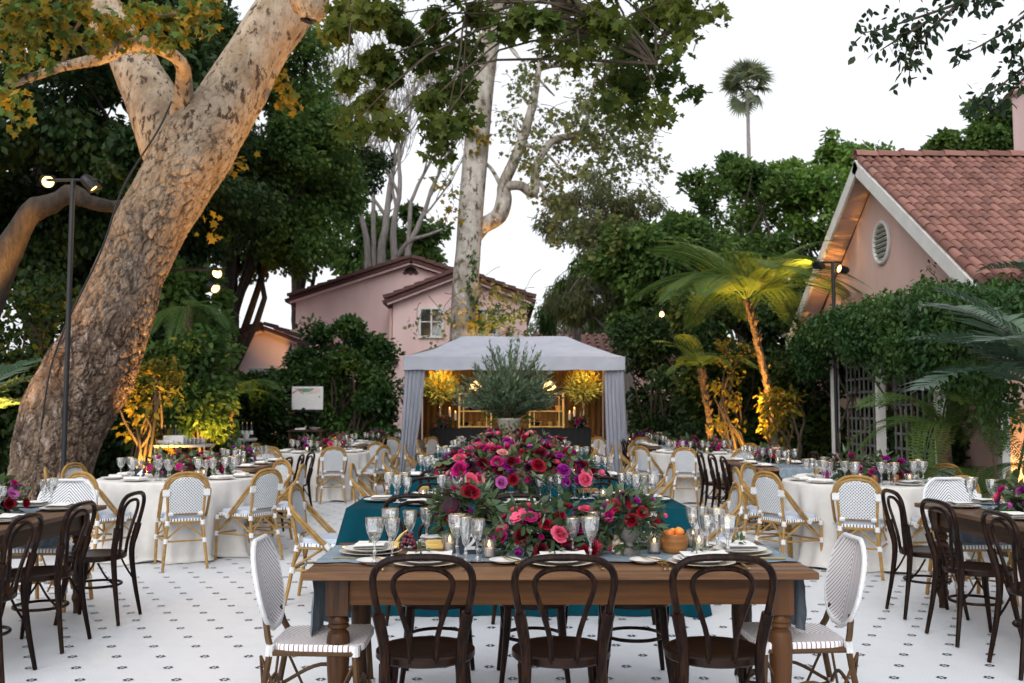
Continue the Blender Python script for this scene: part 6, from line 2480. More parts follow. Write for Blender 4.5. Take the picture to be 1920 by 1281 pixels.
near_glasses = [
    ('g', 702, 1058, 'front wide goblet of the trio beside the sycamore end plates'),
    ('w', 735, 1050, 'middle wine glass of the trio beside the sycamore end plates'),
    ('g', 731, 1033, 'rear goblet of the trio beside the sycamore end plates'),
    ('w', 768, 1030, 'wine glass standing just behind the red grapes'),
    ('g', 857, 1048, 'goblet in front of the navy number card, nearer the grapes'),
    ('f', 873, 1058, 'slim flute in front of the navy number card'),
    ('w', 895, 1052, 'wine glass in front of the navy number card, nearer the votive'),
    ('w', 1074, 1048, 'wine glass below the pink roses of the low flowers'),
    ('g', 1107, 1055, 'front goblet beside the white shell'),
    ('f', 1113, 1044, 'slim flute between the goblet and the white shell'),
    ('g', 1218, 1016, 'goblet between the footed urn and the fruit bowl'),
    ('w', 1327, 1042, 'front wine glass of the cluster by the arbor end plates'),
    ('g', 1365, 1050, 'front goblet of the cluster by the arbor end plates'),
    ('g', 1345, 1032, 'rear goblet of the cluster by the arbor end plates'),
    ('f', 1318, 1030, 'slim flute of the cluster behind the votive candles'),
    ('w', 1300, 1022, 'rear wine glass beside the fruit bowl'),
    ('w', 960, 1018, 'wine glass behind the low flowers, nearer the number card'),
    ('g', 1010, 1017, 'goblet behind the low flowers'),
    ('g', 1140, 1018, 'goblet behind the white shell'),
    ('w', 800, 1022, 'wine glass behind the cheese on the board'),
]
for k, px, py, l in near_glasses:
    q = T(px, py)
    glass(k, q.x, min(q.y, FY1 - 0.06), 'crystal ' + l, CR)


def votive(x, y, label, group, z=TZ + 0.006, s=1.0):
    return build(VOTIVE, 'votive_candle', label, 'candle', (x, y, z), rng.uniform(0, 6), group, s)


VG = 'votive candles on the nearest farm table'
for px, py, l in ((843, 1036, 'lit votive candle in clear glass between the cheese and number card'), (917, 1046, 'lit votive candle in clear glass beside the number card'),
                  (1227, 1037, 'lit votive candle in clear glass in front of the wooden fruit bowl'), (1311, 1036, 'front lit votive candle in clear glass beyond the fruit bowl'), (1300, 1026, 'rear lit votive candle in clear glass beyond the fruit bowl'), (1000, 1010, 'lit votive candle behind the low flowers')):
    q = T(px, py)
    votive(q.x, q.y, l, VG)

# flowers on the front table
q = T(1030, 1045)
bouquet('low_bouquet', 'low bouquet of red, magenta and pink roses in the middle of the front table', (q.x, q.y + 0.07, TZ + 0.006), (0.27, 0.16, 0.19), 56, 5, size=(0.026, 0.044), foliage=380, vase=LOW_VASE, leafsize=0.055, flow=0.72)
q = T(1180, 1040)
bouquet('urn_bouquet', 'leafy bouquet with red roses in a small footed stone urn', (q.x, q.y, TZ + 0.006), (0.155, 0.12, 0.15), 16, 6, ['red', 'red', 'pink', 'magenta', 'plum', 'purple'], (0.026, 0.042), 230, URN_SMALL, None, 0.15, 0.05, 1.0)
q = T(872, 1028)
bouquet('urn_bouquet', 'trailing leafy bouquet with magenta peonies behind the number card', (q.x - 0.0, q.y + 0.10, TZ + 0.006), (0.17, 0.13, 0.14), 15, 9, ['magenta', 'magenta', 'red', 'plum', 'purple'], (0.028, 0.05), 260, URN_SMALL, None, 0.15, 0.055, 1.05)

# number cards
nf = bpy.data.curves.new('number', 'FONT')


def number_card(txt, x, y, label, s=1.0, rz=0.0):
    t = thing('number_card', label, 'table number', (x, y, TZ + 0.006), rz, 'navy number cards', None, s)
    b = MB()
    b.box((0, 0, 0.056), (0.095, 0.004, 0.112), bev=0.0015)
    b.box((0, 0.02, 0.004), (0.07, 0.05, 0.008))
    obj('card', b.mesh('card', 'navy_card', False), t)
    if txt:
        cu = bpy.data.curves.new('number', 'FONT')
        cu.body = txt
        cu.size = 0.105
        cu.extrude = 0.0008
        cu.shear = 0.25
        cu.align_x = 'CENTER'
        cu.align_y = 'CENTER'
        cu.offset = 0.003
        cu.materials.append(MATS['white_ink'])
        tmp = bpy.data.objects.new('number_text', cu)
        col.objects.link(tmp)
        me = bpy.data.meshes.new_from_object(tmp.evaluated_get(bpy.context.evaluated_depsgraph_get()))
        bpy.data.objects.remove(tmp)
        me.materials.clear()
        me.materials.append(MATS['white_ink'])
        obj('number', me, t, (0, -0.0035, 0.058), (R(90), 0, 0))
    return t


q = T(880, 1040)
number_card('2', q.x, q.y, 'navy card with a curly white number behind the three glasses', 1.0, 0.1)

# cheese board with grapes
q = T(782, 1040)
bd = thing('cheese_board', 'oval dark wooden board carrying grapes and cheese', 'board', (q.x, q.y + 0.04, TZ + 0.006))
b = MB()
b.lathe([(0, 0), (0.95, 0), (1.0, 0.006), (1.0, 0.012), (0.95, 0.016), (0, 0.016)], 32)
b.v = [(x * 0.155, y * 0.085, z) for x, y, z in b.v]
obj('board', b.mesh('board', 'board_wood', True), bd)
BZ = TZ + 0.022
g_ = random.Random(4)
q = T(765, 1036)
gr = thing('grape_bunch', 'bunch of dark red grapes heaped on the cheese board', 'grapes', (q.x, q.y + 0.02, BZ))
gm = MB()
gm.lathe([(0, -0.0105), (0.006, -0.0088), (0.0100, -0.003), (0.0102, 0.002), (0.0075, 0.0075), (0, 0.0105)], 10)
gme = gm.mesh('grape', 'grape', True, None)
for k in range(46):
    h = g_.random()
    r_ = 0.036 * (1 - 0.55 * h)
    a = g_.uniform(0, 6.283)
    obj('grape', gme, gr, (r_ * math.cos(a) * 1.05, r_ * math.sin(a) * 0.8, 0.011 + 0.062 * h + g_.uniform(-.003, .003)), (g_.random(), g_.random(), 0))
for k, (px, w, d, h, rz, l) in enumerate(((815, 0.088, 0.035, 0.022, 0.15, 'lower pale yellow cheese slab on the board'), (741, 0.045, 0.03, 0.03, -0.3, 'small cheese block on the board beside the grapes'))):
    q = T(px, 1036)
    b = MB()
    b.box((0, 0, h / 2), (w, d, h), bev=0.002)
    o = obj('cheese', b.mesh('cheese', 'cheese', False), None, (q.x, q.y + 0.02, BZ), (0, 0, rz)); tag(o, l, 'cheese')
q = T(812, 1036)
b = MB()
b.poly([(-0.04, -0.015, 0), (0.04, -0.017, 0), (0.035, 0.017, 0), (-0.03, 0.016, 0)], 0.017, (0, 0, 1))
o = obj('cheese', b.mesh('cheese_wedge', 'cheese', False), None, (q.x, q.y + 0.02, BZ + 0.0225), (0.1, 0, 0.1)); tag(o, 'upper cheese wedge leaning on the slab with a rosemary sprig', 'cheese')
b = MB()
b.lathe([(0, 0), (0.022, 0.003), (0.032, 0.02), (0.030, 0.038), (0.018, 0.055), (0.011, 0.068), (0, 0.073)], 16)
q = T(826, 1022)
o = obj('pear', b.mesh('pear', 'pear', True), None, (q.x, q.y + 0.0, BZ - 0.01), (0.5, 0.3, 0)); tag(o, 'speckled yellow green pear behind the cheese', 'pear')
b = MB()
b.tube(spline([(-0.03, 0, 0), (0, 0, 0.05), (0.04, 0, 0.085)], 8), lerpl([0.009, 0.008, 0.004], 8), 8)
q = T(748, 1034)
o = obj('breadstick', b.mesh('breadstick', 'cheese', True), None, (q.x, q.y + 0.03, BZ)); tag(o, 'pale breadstick leaning up beside the grapes', 'breadstick')

# fruit bowl
q = T(1264, 1036)
bw = thing('fruit_bowl', 'round turned wooden bowl of apricots on the front table', 'bowl', (q.x, q.y, TZ + 0.006))
b = MB()
b.lathe([(0, 0), (0.046, 0), (0.058, 0.012), (0.066, 0.035), (0.069, 0.06), (0.066, 0.09), (0.061, 0.09), (0.062, 0.06), (0.05, 0.025), (0, 0.02)], 28, wob=lambda a, z: 1 + 0.015 * math.cos(2 * a + z * 40))
obj('bowl', b.mesh('bowl', 'wood_bowl', True), bw)
am = MB()
am.lathe([(0.004, -0.025), (0.016, -0.021), (0.0255, -0.006), (0.026, 0.004), (0.018, 0.019), (0.004, 0.022), (0.0, 0.018)], 14)
ame = am.mesh('apricot', 'apricot', True)
for k, (dx, dy, dz, l) in enumerate(((-0.026, -0.005, 0.092, 'yellow apricot on the near side of the fruit bowl'), (0.026, 0.0, 0.099, 'orange apricot highest in the fruit bowl'), (0.0, 0.034, 0.088, 'apricot at the back of the fruit bowl'), (0.0, -0.012, 0.062, 'apricot sunk between the others in the fruit bowl'))):
    o = obj('apricot', ame, None, (q.x + dx, q.y + dy, TZ + 0.006 + dz), (0.4 * k, 0.3, k)); tag(o, l, 'apricot', 'apricots in the wooden bowl')
# shell
q = T(1155, 1039)
b = MB()
cs = []
for k in range(60):
    a = k * 0.42
    r_ = 0.026 * math.exp(-k * 0.045)
    cs.append((r_ * 0.8 * math.cos(a), r_ * 0.8 * math.sin(a), 0.03 + 0.07 * (1 - math.exp(-k * 0.05))))
b.tube(cs, [0.021 * math.exp(-k * 0.045) + 0.001 for k in range(60)], 9)
b.add([(0.0, -0.01, 0.0), (0.038, -0.02, 0.012), (0.046, -0.01, 0.045), (0.02, 0.0, 0.06), (-0.015, 0.0, 0.05), (-0.022, -0.012, 0.02)], [(0, 1, 2, 3, 4, 5)])
o = obj('seashell', b.mesh('seashell', 'shell', True), None, (q.x, q.y, TZ + 0.004)); tag(o, 'white spiral seashell between the glasses and the footed urn', 'shell')
q = T(1205, 1030)
wf = blob((0, 0, 0.05), (0.05, 0.03, 0.035), 46, 3, 0.3)
pl_ = thing('white_flower_sprig', 'small clump of white berries and leaves beside the footed urn', 'flowers', (q.x + 0.01, q.y + 0.03, TZ + 0.006))
obj('foliage', leaves('white_sprig_leaves', blob((0, 0, 0.03), (0.05, 0.03, 0.03), 60, 4, 0.2), 0.035, 'bouquet_leaf', 'oval', 0.1, None, 4), pl_)
obj('blossoms', leaves('white_sprig_blossoms', wf, 0.016, 'paper', 'oval', 0.0, None, 5), pl_)

# ------------------------------------------------------------------ tables dressed further back
FARG = 'goblets on the tables beyond the front one'
FARP = 'place settings on the tables beyond the front one'


def setting_far(cx, cy, ang, seat, glasses=2, napkin=True, nr=0.0, lo=True):
    m = Matrix.Rotation(R(ang), 3, 'Z')

    def at(dx, dy, z=TZ + 0.006):
        q = m @ Vector((dx, dy, 0))
        return (cx + q.x, cy + q.y, z)
    o = obj('dinner_plate', PLATE_LO, None, at(0, 0)); tag(o, 'white plate at ' + seat, 'plate', FARP)
    if napkin:
        o = obj('napkin', NAPKIN_LO if cy > 9 else NAPKIN, None, at(0, 0, TZ + 0.021), (0, 0, R(ang) + nr)); tag(o, 'ivory napkin at ' + seat, 'napkin', FARP)
    for k in range(glasses):
        q = at(0.16 + 0.062 * k + rng.uniform(-.01, .01), 0.14 + 0.07 * (k % 2) + rng.uniform(-.015, .015))
        glass('gwg'[k], q[0], q[1], ('tall goblet', 'narrow wine glass', 'second goblet')[k] + ' at ' + seat, FARG, lo)


def round_cloth(r, seed):
    g = random.Random(seed)
    fold = [(g.randint(7, 10), g.uniform(0, 6.28), 0.45), (g.randint(14, 18), g.uniform(0, 6.28), 0.35), (g.randint(25, 31), g.uniform(0, 6.28), 0.2)]

    def f(u, v):
        a = 2 * PI * u
        if v < 0.3:
            s = v / 0.3
            return (r * s * math.cos(a), r * s * math.sin(a), TZ)
        if v < 0.36:
            s = (v - 0.3) / 0.06
            rr = r + 0.012 * math.sin(s * PI / 2)
            return (rr * math.cos(a), rr * math.sin(a), TZ - 0.012 * (1 - math.cos(s * PI / 2)))
        s = (v - 0.36) / 0.64
        k = sum(w * math.sin(n * a + p + 0.5 * s) for n, p, w in fold)
        rr = r + 0.012 + 0.12 * s ** 0.8 * (k + 0.25 * math.sin(3 * a + 5 * s + seed)) + 0.03 * s
        z = (TZ - 0.012) * (1 - min(1, s * 1.03))
        if s > 0.93:
            rr += (s - 0.93) * (0.9 + 1.2 * max(0, k))
            z = 0.006 + 0.025 * max(0, math.sin(9 * a + seed)) * (s - 0.93) / 0.07
        return (rr * math.cos(a), rr * math.sin(a), z)
    b = MB()
    b.grid(f, 144, 30, True)
    return b.mesh('round_cloth', 'linen', True, None)


SEATS8 = {-90: 'front', -135: 'front left', -45: 'front right', 180: 'left', 0: 'right', 135: 'rear left', 45: 'rear right', 90: 'rear'}


def round_table(cx, cy, r, name, angs, seed, skip_chairs=(), chev=(), flowers=((0, 0, 0.34, 0.2, 0.17, 20),), votives=2):
    k_ = 0
    t = thing('round_table', 'round table under a floor length ivory cloth, the ' + name, 'table', (cx, cy, 0), 0, 'round linen covered tables')
    obj('tablecloth', round_cloth(r, seed), t)
    b = MB()
    b.lathe([(0, 0.70), (r - 0.03, 0.70), (r - 0.03, 0.735), (0, 0.735)], 40)
    b.tube([(0, 0, 0), (0, 0, 0.70)], 0.05, 10)
    obj('table_base', b.mesh('round_base', 'dark_table_wood', True), t)
    for key, a in angs.items():
        s = SEATS8[key]
        ca, sa = math.cos(R(a)), math.sin(R(a))
        setting_far(cx + (r - 0.17) * ca, cy + (r - 0.17) * sa, a + 90, s + ' seat of the ' + name, 3 if cy < 11 else 2, lo=cy > 11.5)
        if key in skip_chairs:
            continue
        d = r + 0.22 + rng.uniform(-0.03, 0.05)
        kind = 'bamboo_chevron' if key in chev else 'bamboo'
        chair(kind, cx + d * ca, cy + d * sa, a + 90, ('chevron' if key in chev else 'dotted') + ' woven bamboo chair at ' + s + ' seat of ' + name, 'bamboo chairs at the ' + name, 5)
    for i, (dx, dy, a_, h_, c_, n_) in enumerate(flowers):
        bouquet('low_bouquet', ('nearer ' if i == 0 and len(flowers) > 1 else ('farther ' if i else '')) + 'low pink, red and purple bouquet on the ' + name, (cx + dx, cy + dy, TZ + 0.006), (a_, c_, h_), n_, seed * 7 + i, PAL_PURPLE, (0.034, 0.056), int(90), LOW_VASE, 'bouquets on the guest tables', 0.06, 0.075, 0.85)
    for k in range(votives):
        votive(cx + rng.uniform(-0.3, 0.3), cy - 0.25 + rng.uniform(-0.1, 0.1), ('first' if k == 0 else 'second') + ' lit votive beside the bouquet on the ' + name, 'votives on the guest tables')
    return t


base_angs = {-90: -70, -135: -113, 180: -156, 135: 165, -45: -33, 0: 2, 45: 50, 90: 105}
qL = G(340, 906, TZ)
RLX, RLY = -3.36, qL.y + 0.80
round_table(RLX, RLY, 0.80, 'nearer sycamore side round table', base_angs, 3, flowers=((-0.12, 0.05, 0.26, 0.2, 0.19, 18), (0.22, 0.1, 0.24, 0.19, 0.18, 16)))
number_card('4', RLX - 0.27, RLY - 0.42, 'small navy card with a white four on the nearer round table', 1.0, -0.1)
qR = G(1611, 914, TZ)
RRX, RRY = 3.60, qR.y + 0.79
round_table(RRX, RRY, 0.79, 'nearer arbor side round table', {-90: -114, -135: -152, 180: 178, 135: 140, -45: -73, 0: -25, 45: 32, 90: 85}, 4, flowers=((-0.12, 0.15, 0.24, 0.19, 0.17, 15), (0.20, 0.1, 0.26, 0.18, 0.19, 17)))
number_card('', RRX - 0.02, RRY - 0.36, 'small dark card behind glasses on the nearer arbor side round table', 1.0, 0.2)
for k, (dx, dy) in enumerate(((-0.2, -0.3), (0.16, -0.33), (-0.06, -0.38))):
    b = MB()
    b.lathe([(0, 0), (0.028, 0), (0.03, 0.01), (0.03, 0.06), (0.026, 0.075), (0.02, 0.078), (0, 0.07)], 12)
    o = obj('amber_jar', b.mesh('amber_jar', 'amber', True), None, (RRX + dx, RRY + dy, TZ + 0.006)); tag(o, ('first', 'last', 'middle')[k] + ' small amber glass jar in the row before the bouquets', 'jar', 'amber jars on the arbor side round table')
round_table(-3.05, 16.3, 0.80, 'middle sycamore side round table', {-90: -70, -135: -115, -45: -28, 180: -160, 0: 8, 135: 160, 45: 52, 90: 105}, 5, flowers=((-0.2, 0.0, 0.24, 0.19, 0.19, 13), (0.2, 0.05, 0.26, 0.19, 0.18, 13)))
round_table(3.25, 15.95, 0.80, 'middle arbor side round table', {-90: -112, -135: -147, -45: -70, 180: 176, 0: -20, 135: 140, 45: 35, 90: 88}, 6, flowers=((-0.15, 0.1, 0.24, 0.19, 0.17, 13), (0.22, 0.1, 0.26, 0.18, 0.17, 13)))
round_table(-2.55, 21.6, 0.80, 'farthest sycamore side round table', {-90: -80, -135: -140, -45: -35, 180: 180, 0: 8, 45: 50}, 7, flowers=((-0.2, 0, 0.26, 0.19, 0.17, 11),))
round_table(3.05, 21.6, 0.80, 'farthest arbor side round table', {-90: -95, -135: -140, -45: -40, 180: 176, 0: 5, 135: 140}, 8, flowers=((0.1, 0, 0.28, 0.19, 0.16, 11),))


def side_farm(cx0, cy0, ly, side, name, seed, rows, wood, end_far=None, end_near=None, inner=True, flowers=True, groups=2):
    """farm table running away from the camera; cx0 = its aisle edge"""
    w = 0.92
    cx = cx0 - side * w / 2 if side > 0 else cx0 + w / 2
    # side = +1: aisle edge faces +X (sycamore side); -1: faces -X (arbor side)
    cy = cy0 + ly / 2
    farm_table('wooden farm table running towards the tent, the ' + name, cx, cy, w, ly, 'y', wood, 'planked farm tables')
    runner('grey blue gauze runner on the ' + name, cx - 0.2, cx + 0.2, cy0, cy0 + ly, 0.32, 0.32, seed, 'y')
    ys = [cy0 + ly * f for f in (0.17, 0.5, 0.83)]
    nm = ('nearest', 'middle', 'farthest')
    for y, n_, want in zip(ys, nm, rows):
        if want:
            ex = cx0 + side * 0.02
            chair('bentwood', ex + side * rng.uniform(0.02, 0.07), y, 90 if side > 0 else -90, n_ + ' bentwood chair on the aisle side of the ' + name, 'bentwood chairs at the ' + name, 4)
        setting_far(cx + side * (w / 2 - 0.17), y, 90 if side > 0 else -90, n_ + ' aisle seat of the ' + name, lo=cy0 > 9)
        if inner:
            setting_far(cx - side * (w / 2 - 0.17), y, -90 if side > 0 else 90, n_ + ' bed side seat of the ' + name, lo=cy0 > 9)
            chair('bentwood', cx - side * (w / 2 + 0.06), y, -90 if side > 0 else 90, n_ + ' bentwood chair on the planted side of the ' + name, 'bentwood chairs at the ' + name, 4)
    if end_far:
        chair(end_far, cx, cy0 + ly + 0.10, 180, 'chevron woven chair at the tent end of the ' + name, 'end chairs of the long tables', 3)
        setting_far(cx, cy0 + ly - 0.18, 180, 'tent end seat of the ' + name, lo=cy0 > 9)
    if end_near:
        chair(end_near, cx, cy0 - 0.10, 0, 'woven wicker chair at the camera end of the ' + name, 'end chairs of the long tables', 3)
        setting_far(cx, cy0 + 0.18, 0, 'camera end seat of the ' + name, lo=cy0 > 9)
    if flowers:
        for i in range(groups):
            y = cy0 + ly * ((0.38, 0.68) if groups == 2 else (0.55,))[i]
            bouquet('low_bouquet', (('nearer ', 'farther ')[i] if groups == 2 else '') + 'magenta and purple bouquet on the ' + name, (cx, y, TZ + 0.006), (0.18, 0.22, 0.17), 16, seed * 5 + i, PAL_PURPLE, (0.03, 0.05), 100, LOW_VASE, 'bouquets on the guest tables', 0.06, 0.075, 0.85)
            for s in (-1, 1):
                votive(cx + s * 0.05 + 0.08, y - 0.33 - 0.06 * s, ('first' if s < 0 else 'second') + ' lit votive before the ' + (('nearer ', 'farther ')[i] if groups == 2 else '') + 'bouquet of the ' + name, 'votives on the guest tables')


side_farm(-2.92, 4.95, 2.24, 1, 'nearer sycamore side farm table', 11, (True, True, True), 'table_top_wood_long', 'wicker_blue', inner=False)
side_farm(3.12, 5.05, 2.26, -1, 'nearer arbor side farm table', 12, (True, True, True), 'table_top_wood_long', 'wicker_blue', inner=False)
side_farm(-2.95, 11.5, 2.1, 1, 'middle sycamore side farm table', 13, (True, True, True), 'table_top_wood_long', 'bamboo', 'wicker_blue', groups=1)
side_farm(3.08, 11.6, 2.1, -1, 'middle arbor side farm table', 14, (True, True, True), 'table_top_wood_long', 'bamboo', None, groups=1)
side_farm(-2.75, 18.4, 2.0, 1, 'farthest sycamore side farm table', 15, (True, True, True), 'table_top_wood_long', None, None, inner=False, groups=1)
side_farm(2.75, 18.2, 2.0, -1, 'farthest arbor side farm table', 16, (True, True, True), 'table_top_wood_long', None, None, inner=False, groups=1)


# ------------------------------------------------------------------ teal cloth tables down the middle
def teal_cloth(lx, ly, seed):
    g = random.Random(seed)
    ph = g.uniform(0, 6)
    per = 2 * (lx + ly)

    def edge(s):
        s = s % per
        if s < lx:
            return -lx / 2 + s, -ly / 2, 0, -1
        s -= lx
        if s < ly:
            return lx / 2, -ly / 2 + s, 1, 0
        s -= ly
        if s < lx:
            return lx / 2 - s, ly / 2, 0, 1
        s -= lx
        return -lx / 2, ly / 2 - s, -1, 0

    def corner(s):
        s = s % per
        return min(abs(s - c) for c in (0, lx, lx + ly, 2 * lx + ly, per))

    def f(u, v):
        s = u * per
        x, y, nx, ny = edge(s)
        if v < 0.15:
            k = v / 0.15
            return (x * k, y * k, TZ)
        t = (v - 0.15) / 0.85
        cd = corner(s)
        c = math.exp(-(cd / 0.16) ** 2)
        wave = 0.018 * math.sin(s * 9 + ph) + 0.010 * math.sin(s * 21 + 2 * ph)
        off = 0.004 + t * (0.055 + wave + 0.05 * c * math.sin(cd * 30 + 1))
        if c > 0.02:
            dx, dy = x / (lx / 2), y / (ly / 2)
            nx, ny = nx + 0.8 * c * dx, ny + 0.8 * c * dy
        return (x + nx * off, y + ny * off, max(0.006, TZ - 0.004 - (TZ - 0.01) * t))
    b = MB()
    b.grid(f, 220, 20, True)
    return b.mesh('teal_cloth', 'teal_cloth', True, 40)


TXL, TXR = G(652, 951, TZ).x, G(1289, 950, TZ).x
TW = TXR - TXL
TCX = (TXL + TXR) / 2
ORD = ('first', 'second', 'third', 'fourth', 'fifth')
for i, y0 in enumerate((6.95, 9.8, 12.65, 15.4, 17.75)):
    ly = 0.98 if i < 4 else 0.8
    nm = ORD[i] + ' teal table from the front'
    cy = y0 + ly / 2
    t = thing('cloth_table', 'long table under a floor length teal cloth, the ' + nm, 'table', (TCX, cy, 0), 0, 'teal clothed tables')
    obj('tablecloth', teal_cloth(TW, ly, i + 3), t)
    b = MB()
    b.box((0, 0, TZ - 0.025), (TW - 0.03, ly - 0.03, 0.03))
    for sx in (-1, 1):
        for sy in (-1, 1):
            b.box((sx * (TW / 2 - 0.12), sy * (ly / 2 - 0.1), 0.365), (0.05, 0.05, 0.72))
    obj('table_base', b.mesh('teal_base', 'dark_table_wood', False), t)
    xs = (TCX - 0.72, TCX + 0.02, TCX + 0.74)
    for k, x in enumerate(xs):
        s_ = ('sycamore side', 'middle', 'arbor side')[k]
        chair('bentwood', x, y0 - 0.05 - rng.uniform(0, 0.05), 0, 'bentwood chair, near ' + s_ + ' seat of the ' + nm, 'bentwood chairs at the teal tables', 3)
        setting_far(x, y0 + 0.19, 0, 'near ' + s_ + ' seat of the ' + nm, 3 if i < 3 else 2, lo=i > 1)
        chair('bentwood', x, y0 + ly + 0.08, 180, 'bentwood chair, far ' + s_ + ' seat of the ' + nm, 'bentwood chairs at the teal tables', 3)
        setting_far(x, y0 + ly - 0.18, 180, 'far ' + s_ + ' seat of the ' + nm, 3 if i < 3 else 2, lo=i > 1)
    for sx, s_, ang in ((-1, 'sycamore', -90), (1, 'arbor', 90)):
        kind = 'bamboo' if (sx < 0 or i != 0) else 'bamboo_chevron'
        chair(kind, TCX + sx * (TW / 2 + 0.22), cy + (0.03 if sx < 0 else 0.10), ang, 'bamboo chair at the ' + s_ + ' end of the ' + nm, 'bamboo chairs at the teal tables', 4)
        setting_far(TCX + sx * (TW / 2 - 0.19), cy, ang, s_ + ' end seat of the ' + nm, lo=i > 1)
    if i < 3:
        n, a_, h_ = ((112, 0.62, 0.24), (108, 0.60, 0.27), (72, 0.46, 0.28))[i]
        bouquet('flower_mound', 'big mound of red, pink and purple blooms on the ' + nm, (P(970 if i < 2 else 952, 800, cy).x, cy + (0.05 if i < 2 else 0), TZ + 0.006), (a_, 0.34, h_), n, 30 + i, PAL, (0.034, 0.066), 430, MOUND_VASE, 'flower mounds down the middle', 0.175, 0.06, 0.72)
    elif i == 3:
        bouquet('low_bouquet', 'small bouquet of pink and plum blooms on the ' + nm, (TCX, cy, TZ + 0.006), (0.3, 0.2, 0.2), 12, 30 + i, PAL, (0.04, 0.06), 120, LOW_VASE, 'bouquets on the guest tables', 0.04, 0.08)
    for k in range(4):
        votive(TCX + (-0.72, -0.62, 0.66, 0.78)[k], cy + rng.uniform(-0.1, 0.1), ('outer sycamore side', 'inner sycamore side', 'inner arbor side', 'outer arbor side')[k] + ' votive on the ' + nm, 'votives on the teal tables')
# cheese and a dark bowl on the first teal table, as on the front one
for px, py, l, m, s in ((795, 921, 'pale cheese wedge on the first teal table', 'cheese', (0.08, 0.05, 0.035)), (1105, 925, 'little wooden block dish on the first teal table', 'wood_bowl', (0.14, 0.06, 0.035))):
    q = G(px, py, TZ)
    b = MB()
    b.box((0, 0, s[2] / 2), s, bev=0.004)
    o = obj('cheese' if m == 'cheese' else 'serving_block', b.mesh('block', m, False), None, (q.x, q.y, TZ + 0.005), (0, 0, 0.2)); tag(o, l, 'food' if m == 'cheese' else 'dish')

# tall stone urn of olive branches on the third teal table
UY = 13.14
ux = P(954, 800, UY).x
ur = thing('olive_urn', 'tall pale stone urn bursting with grey green olive branches', 'urn', (ux, UY, TZ + 0.006))
b = MB()
b.lathe([(0, 0), (0.10, 0), (0.105, 0.02), (0.085, 0.05), (0.08, 0.10), (0.095, 0.22), (0.115, 0.36), (0.135, 0.48), (0.165, 0.545), (0.178, 0.56), (0.178, 0.585), (0.155, 0.588), (0.10, 0.5), (0, 0.45)], 28)
obj('urn', b.mesh('urn', 'urn_stone', True), ur)
b = MB()
g_ = random.Random(8)
lp, ld = [], []
for k in range(330):
    az, el = g_.uniform(0, 2 * PI), math.asin(g_.uniform(-0.02, 0.99))
    L = g_.uniform(0.42, 0.66) * (1 + 0.42 * max(0, el - 0.75))
    d = Vector((math.cos(az) * math.cos(el), math.sin(az) * math.cos(el), math.sin(el)))
    p0 = Vector((d.x * 0.08, d.y * 0.08, 0.55))
    pts_ = spline([p0, p0 + Vector((d.x * 0.4, d.y * 0.4, d.z * 0.5 + 0.26)) * L, p0 + Vector((d.x, d.y, d.z * 1.05 + 0.36)) * L], 14)
    b.tube(pts_, lerpl([0.006, 0.002], 14), 3, caps=False)
    for j in range(4, 14):
        for s in range(3):
            tg = (pts_[j] - pts_[j - 1]).normalized()
            q = pts_[j] + Vector((g_.gauss(0, .006), g_.gauss(0, .006), g_.gauss(0, .006)))
            lp.append(tuple(q))
            ld.append(tuple(tg * 1.2))
obj('stems', b.mesh('olive_stems', 'twig', False), ur)
obj('foliage', leaves('olive_foliage', np.array(lp), 0.084, 'olive_leaf', 'lance', -0.15, None, 9, 0.35, along=np.array(ld)), ur)
b = MB()
# widen the olive leaf a little by a second set of broader leaves deep inside
obj('foliage', leaves('olive_inner', blob((0, 0, 0.78), (0.42, 0.36, 0.34), 1200, 10, 0.1), 0.08, 'mid_leaf', 'lance', -0.1, (0, 0, 0.5), 10), ur)

# ------------------------------------------------------------------ service tables, easel, things in the tent
q = P(334, 834, 15.0)
st = thing('service_table', 'white topped service table under the golden shrub', 'table', (q.x, 15.0, 0))
b = MB()
b.box((0, 0.2, q.z - 0.02), (0.86, 0.5, 0.04), bev=0.006)
obj('top', b.mesh('service_top', 'stone', False), st)
for sx in (-1, 1):
    for sy in (0, 1):
        b = MB()
        b.tube([(sx * 0.38, 0.02 + sy * 0.36, 0), (sx * 0.36, 0.04 + sy * 0.32, q.z - 0.04)], 0.02, 8)
        obj('leg', b.mesh('service_leg', 'black_metal', True), st)
SG = 'stacked glasses on the service tables'
z0 = q.z
b = MB()
b.box((0, 0.16, 0.07), (0.30, 0.26, 0.14), bev=0.012)
o = obj('white_box', b.mesh('white_box', 'paper', False), None, (q.x - 0.09, 15.02, z0), (0, 0, 0.15)); tag(o, 'white box standing on the nearer service table', 'box')
b = MB()
b.tube([(-0.12, 0, 0.035), (0.14, 0, 0.035)], 0.035, 12)
o = obj('napkin_roll', b.mesh('napkin_roll', 'napkin', True), None, (q.x - 0.22, 15.03, z0)); tag(o, 'rolled white napkin lying on the nearer service table', 'napkin')
gl_ = MB()
gl_.lathe([(0.026, 0.0), (0.03, 0.005), (0.036, 0.10), (0.034, 0.10), (0.028, 0.01), (0, 0.01)], 10)
TUMB = gl_.mesh('tumbler', 'crystal', True)


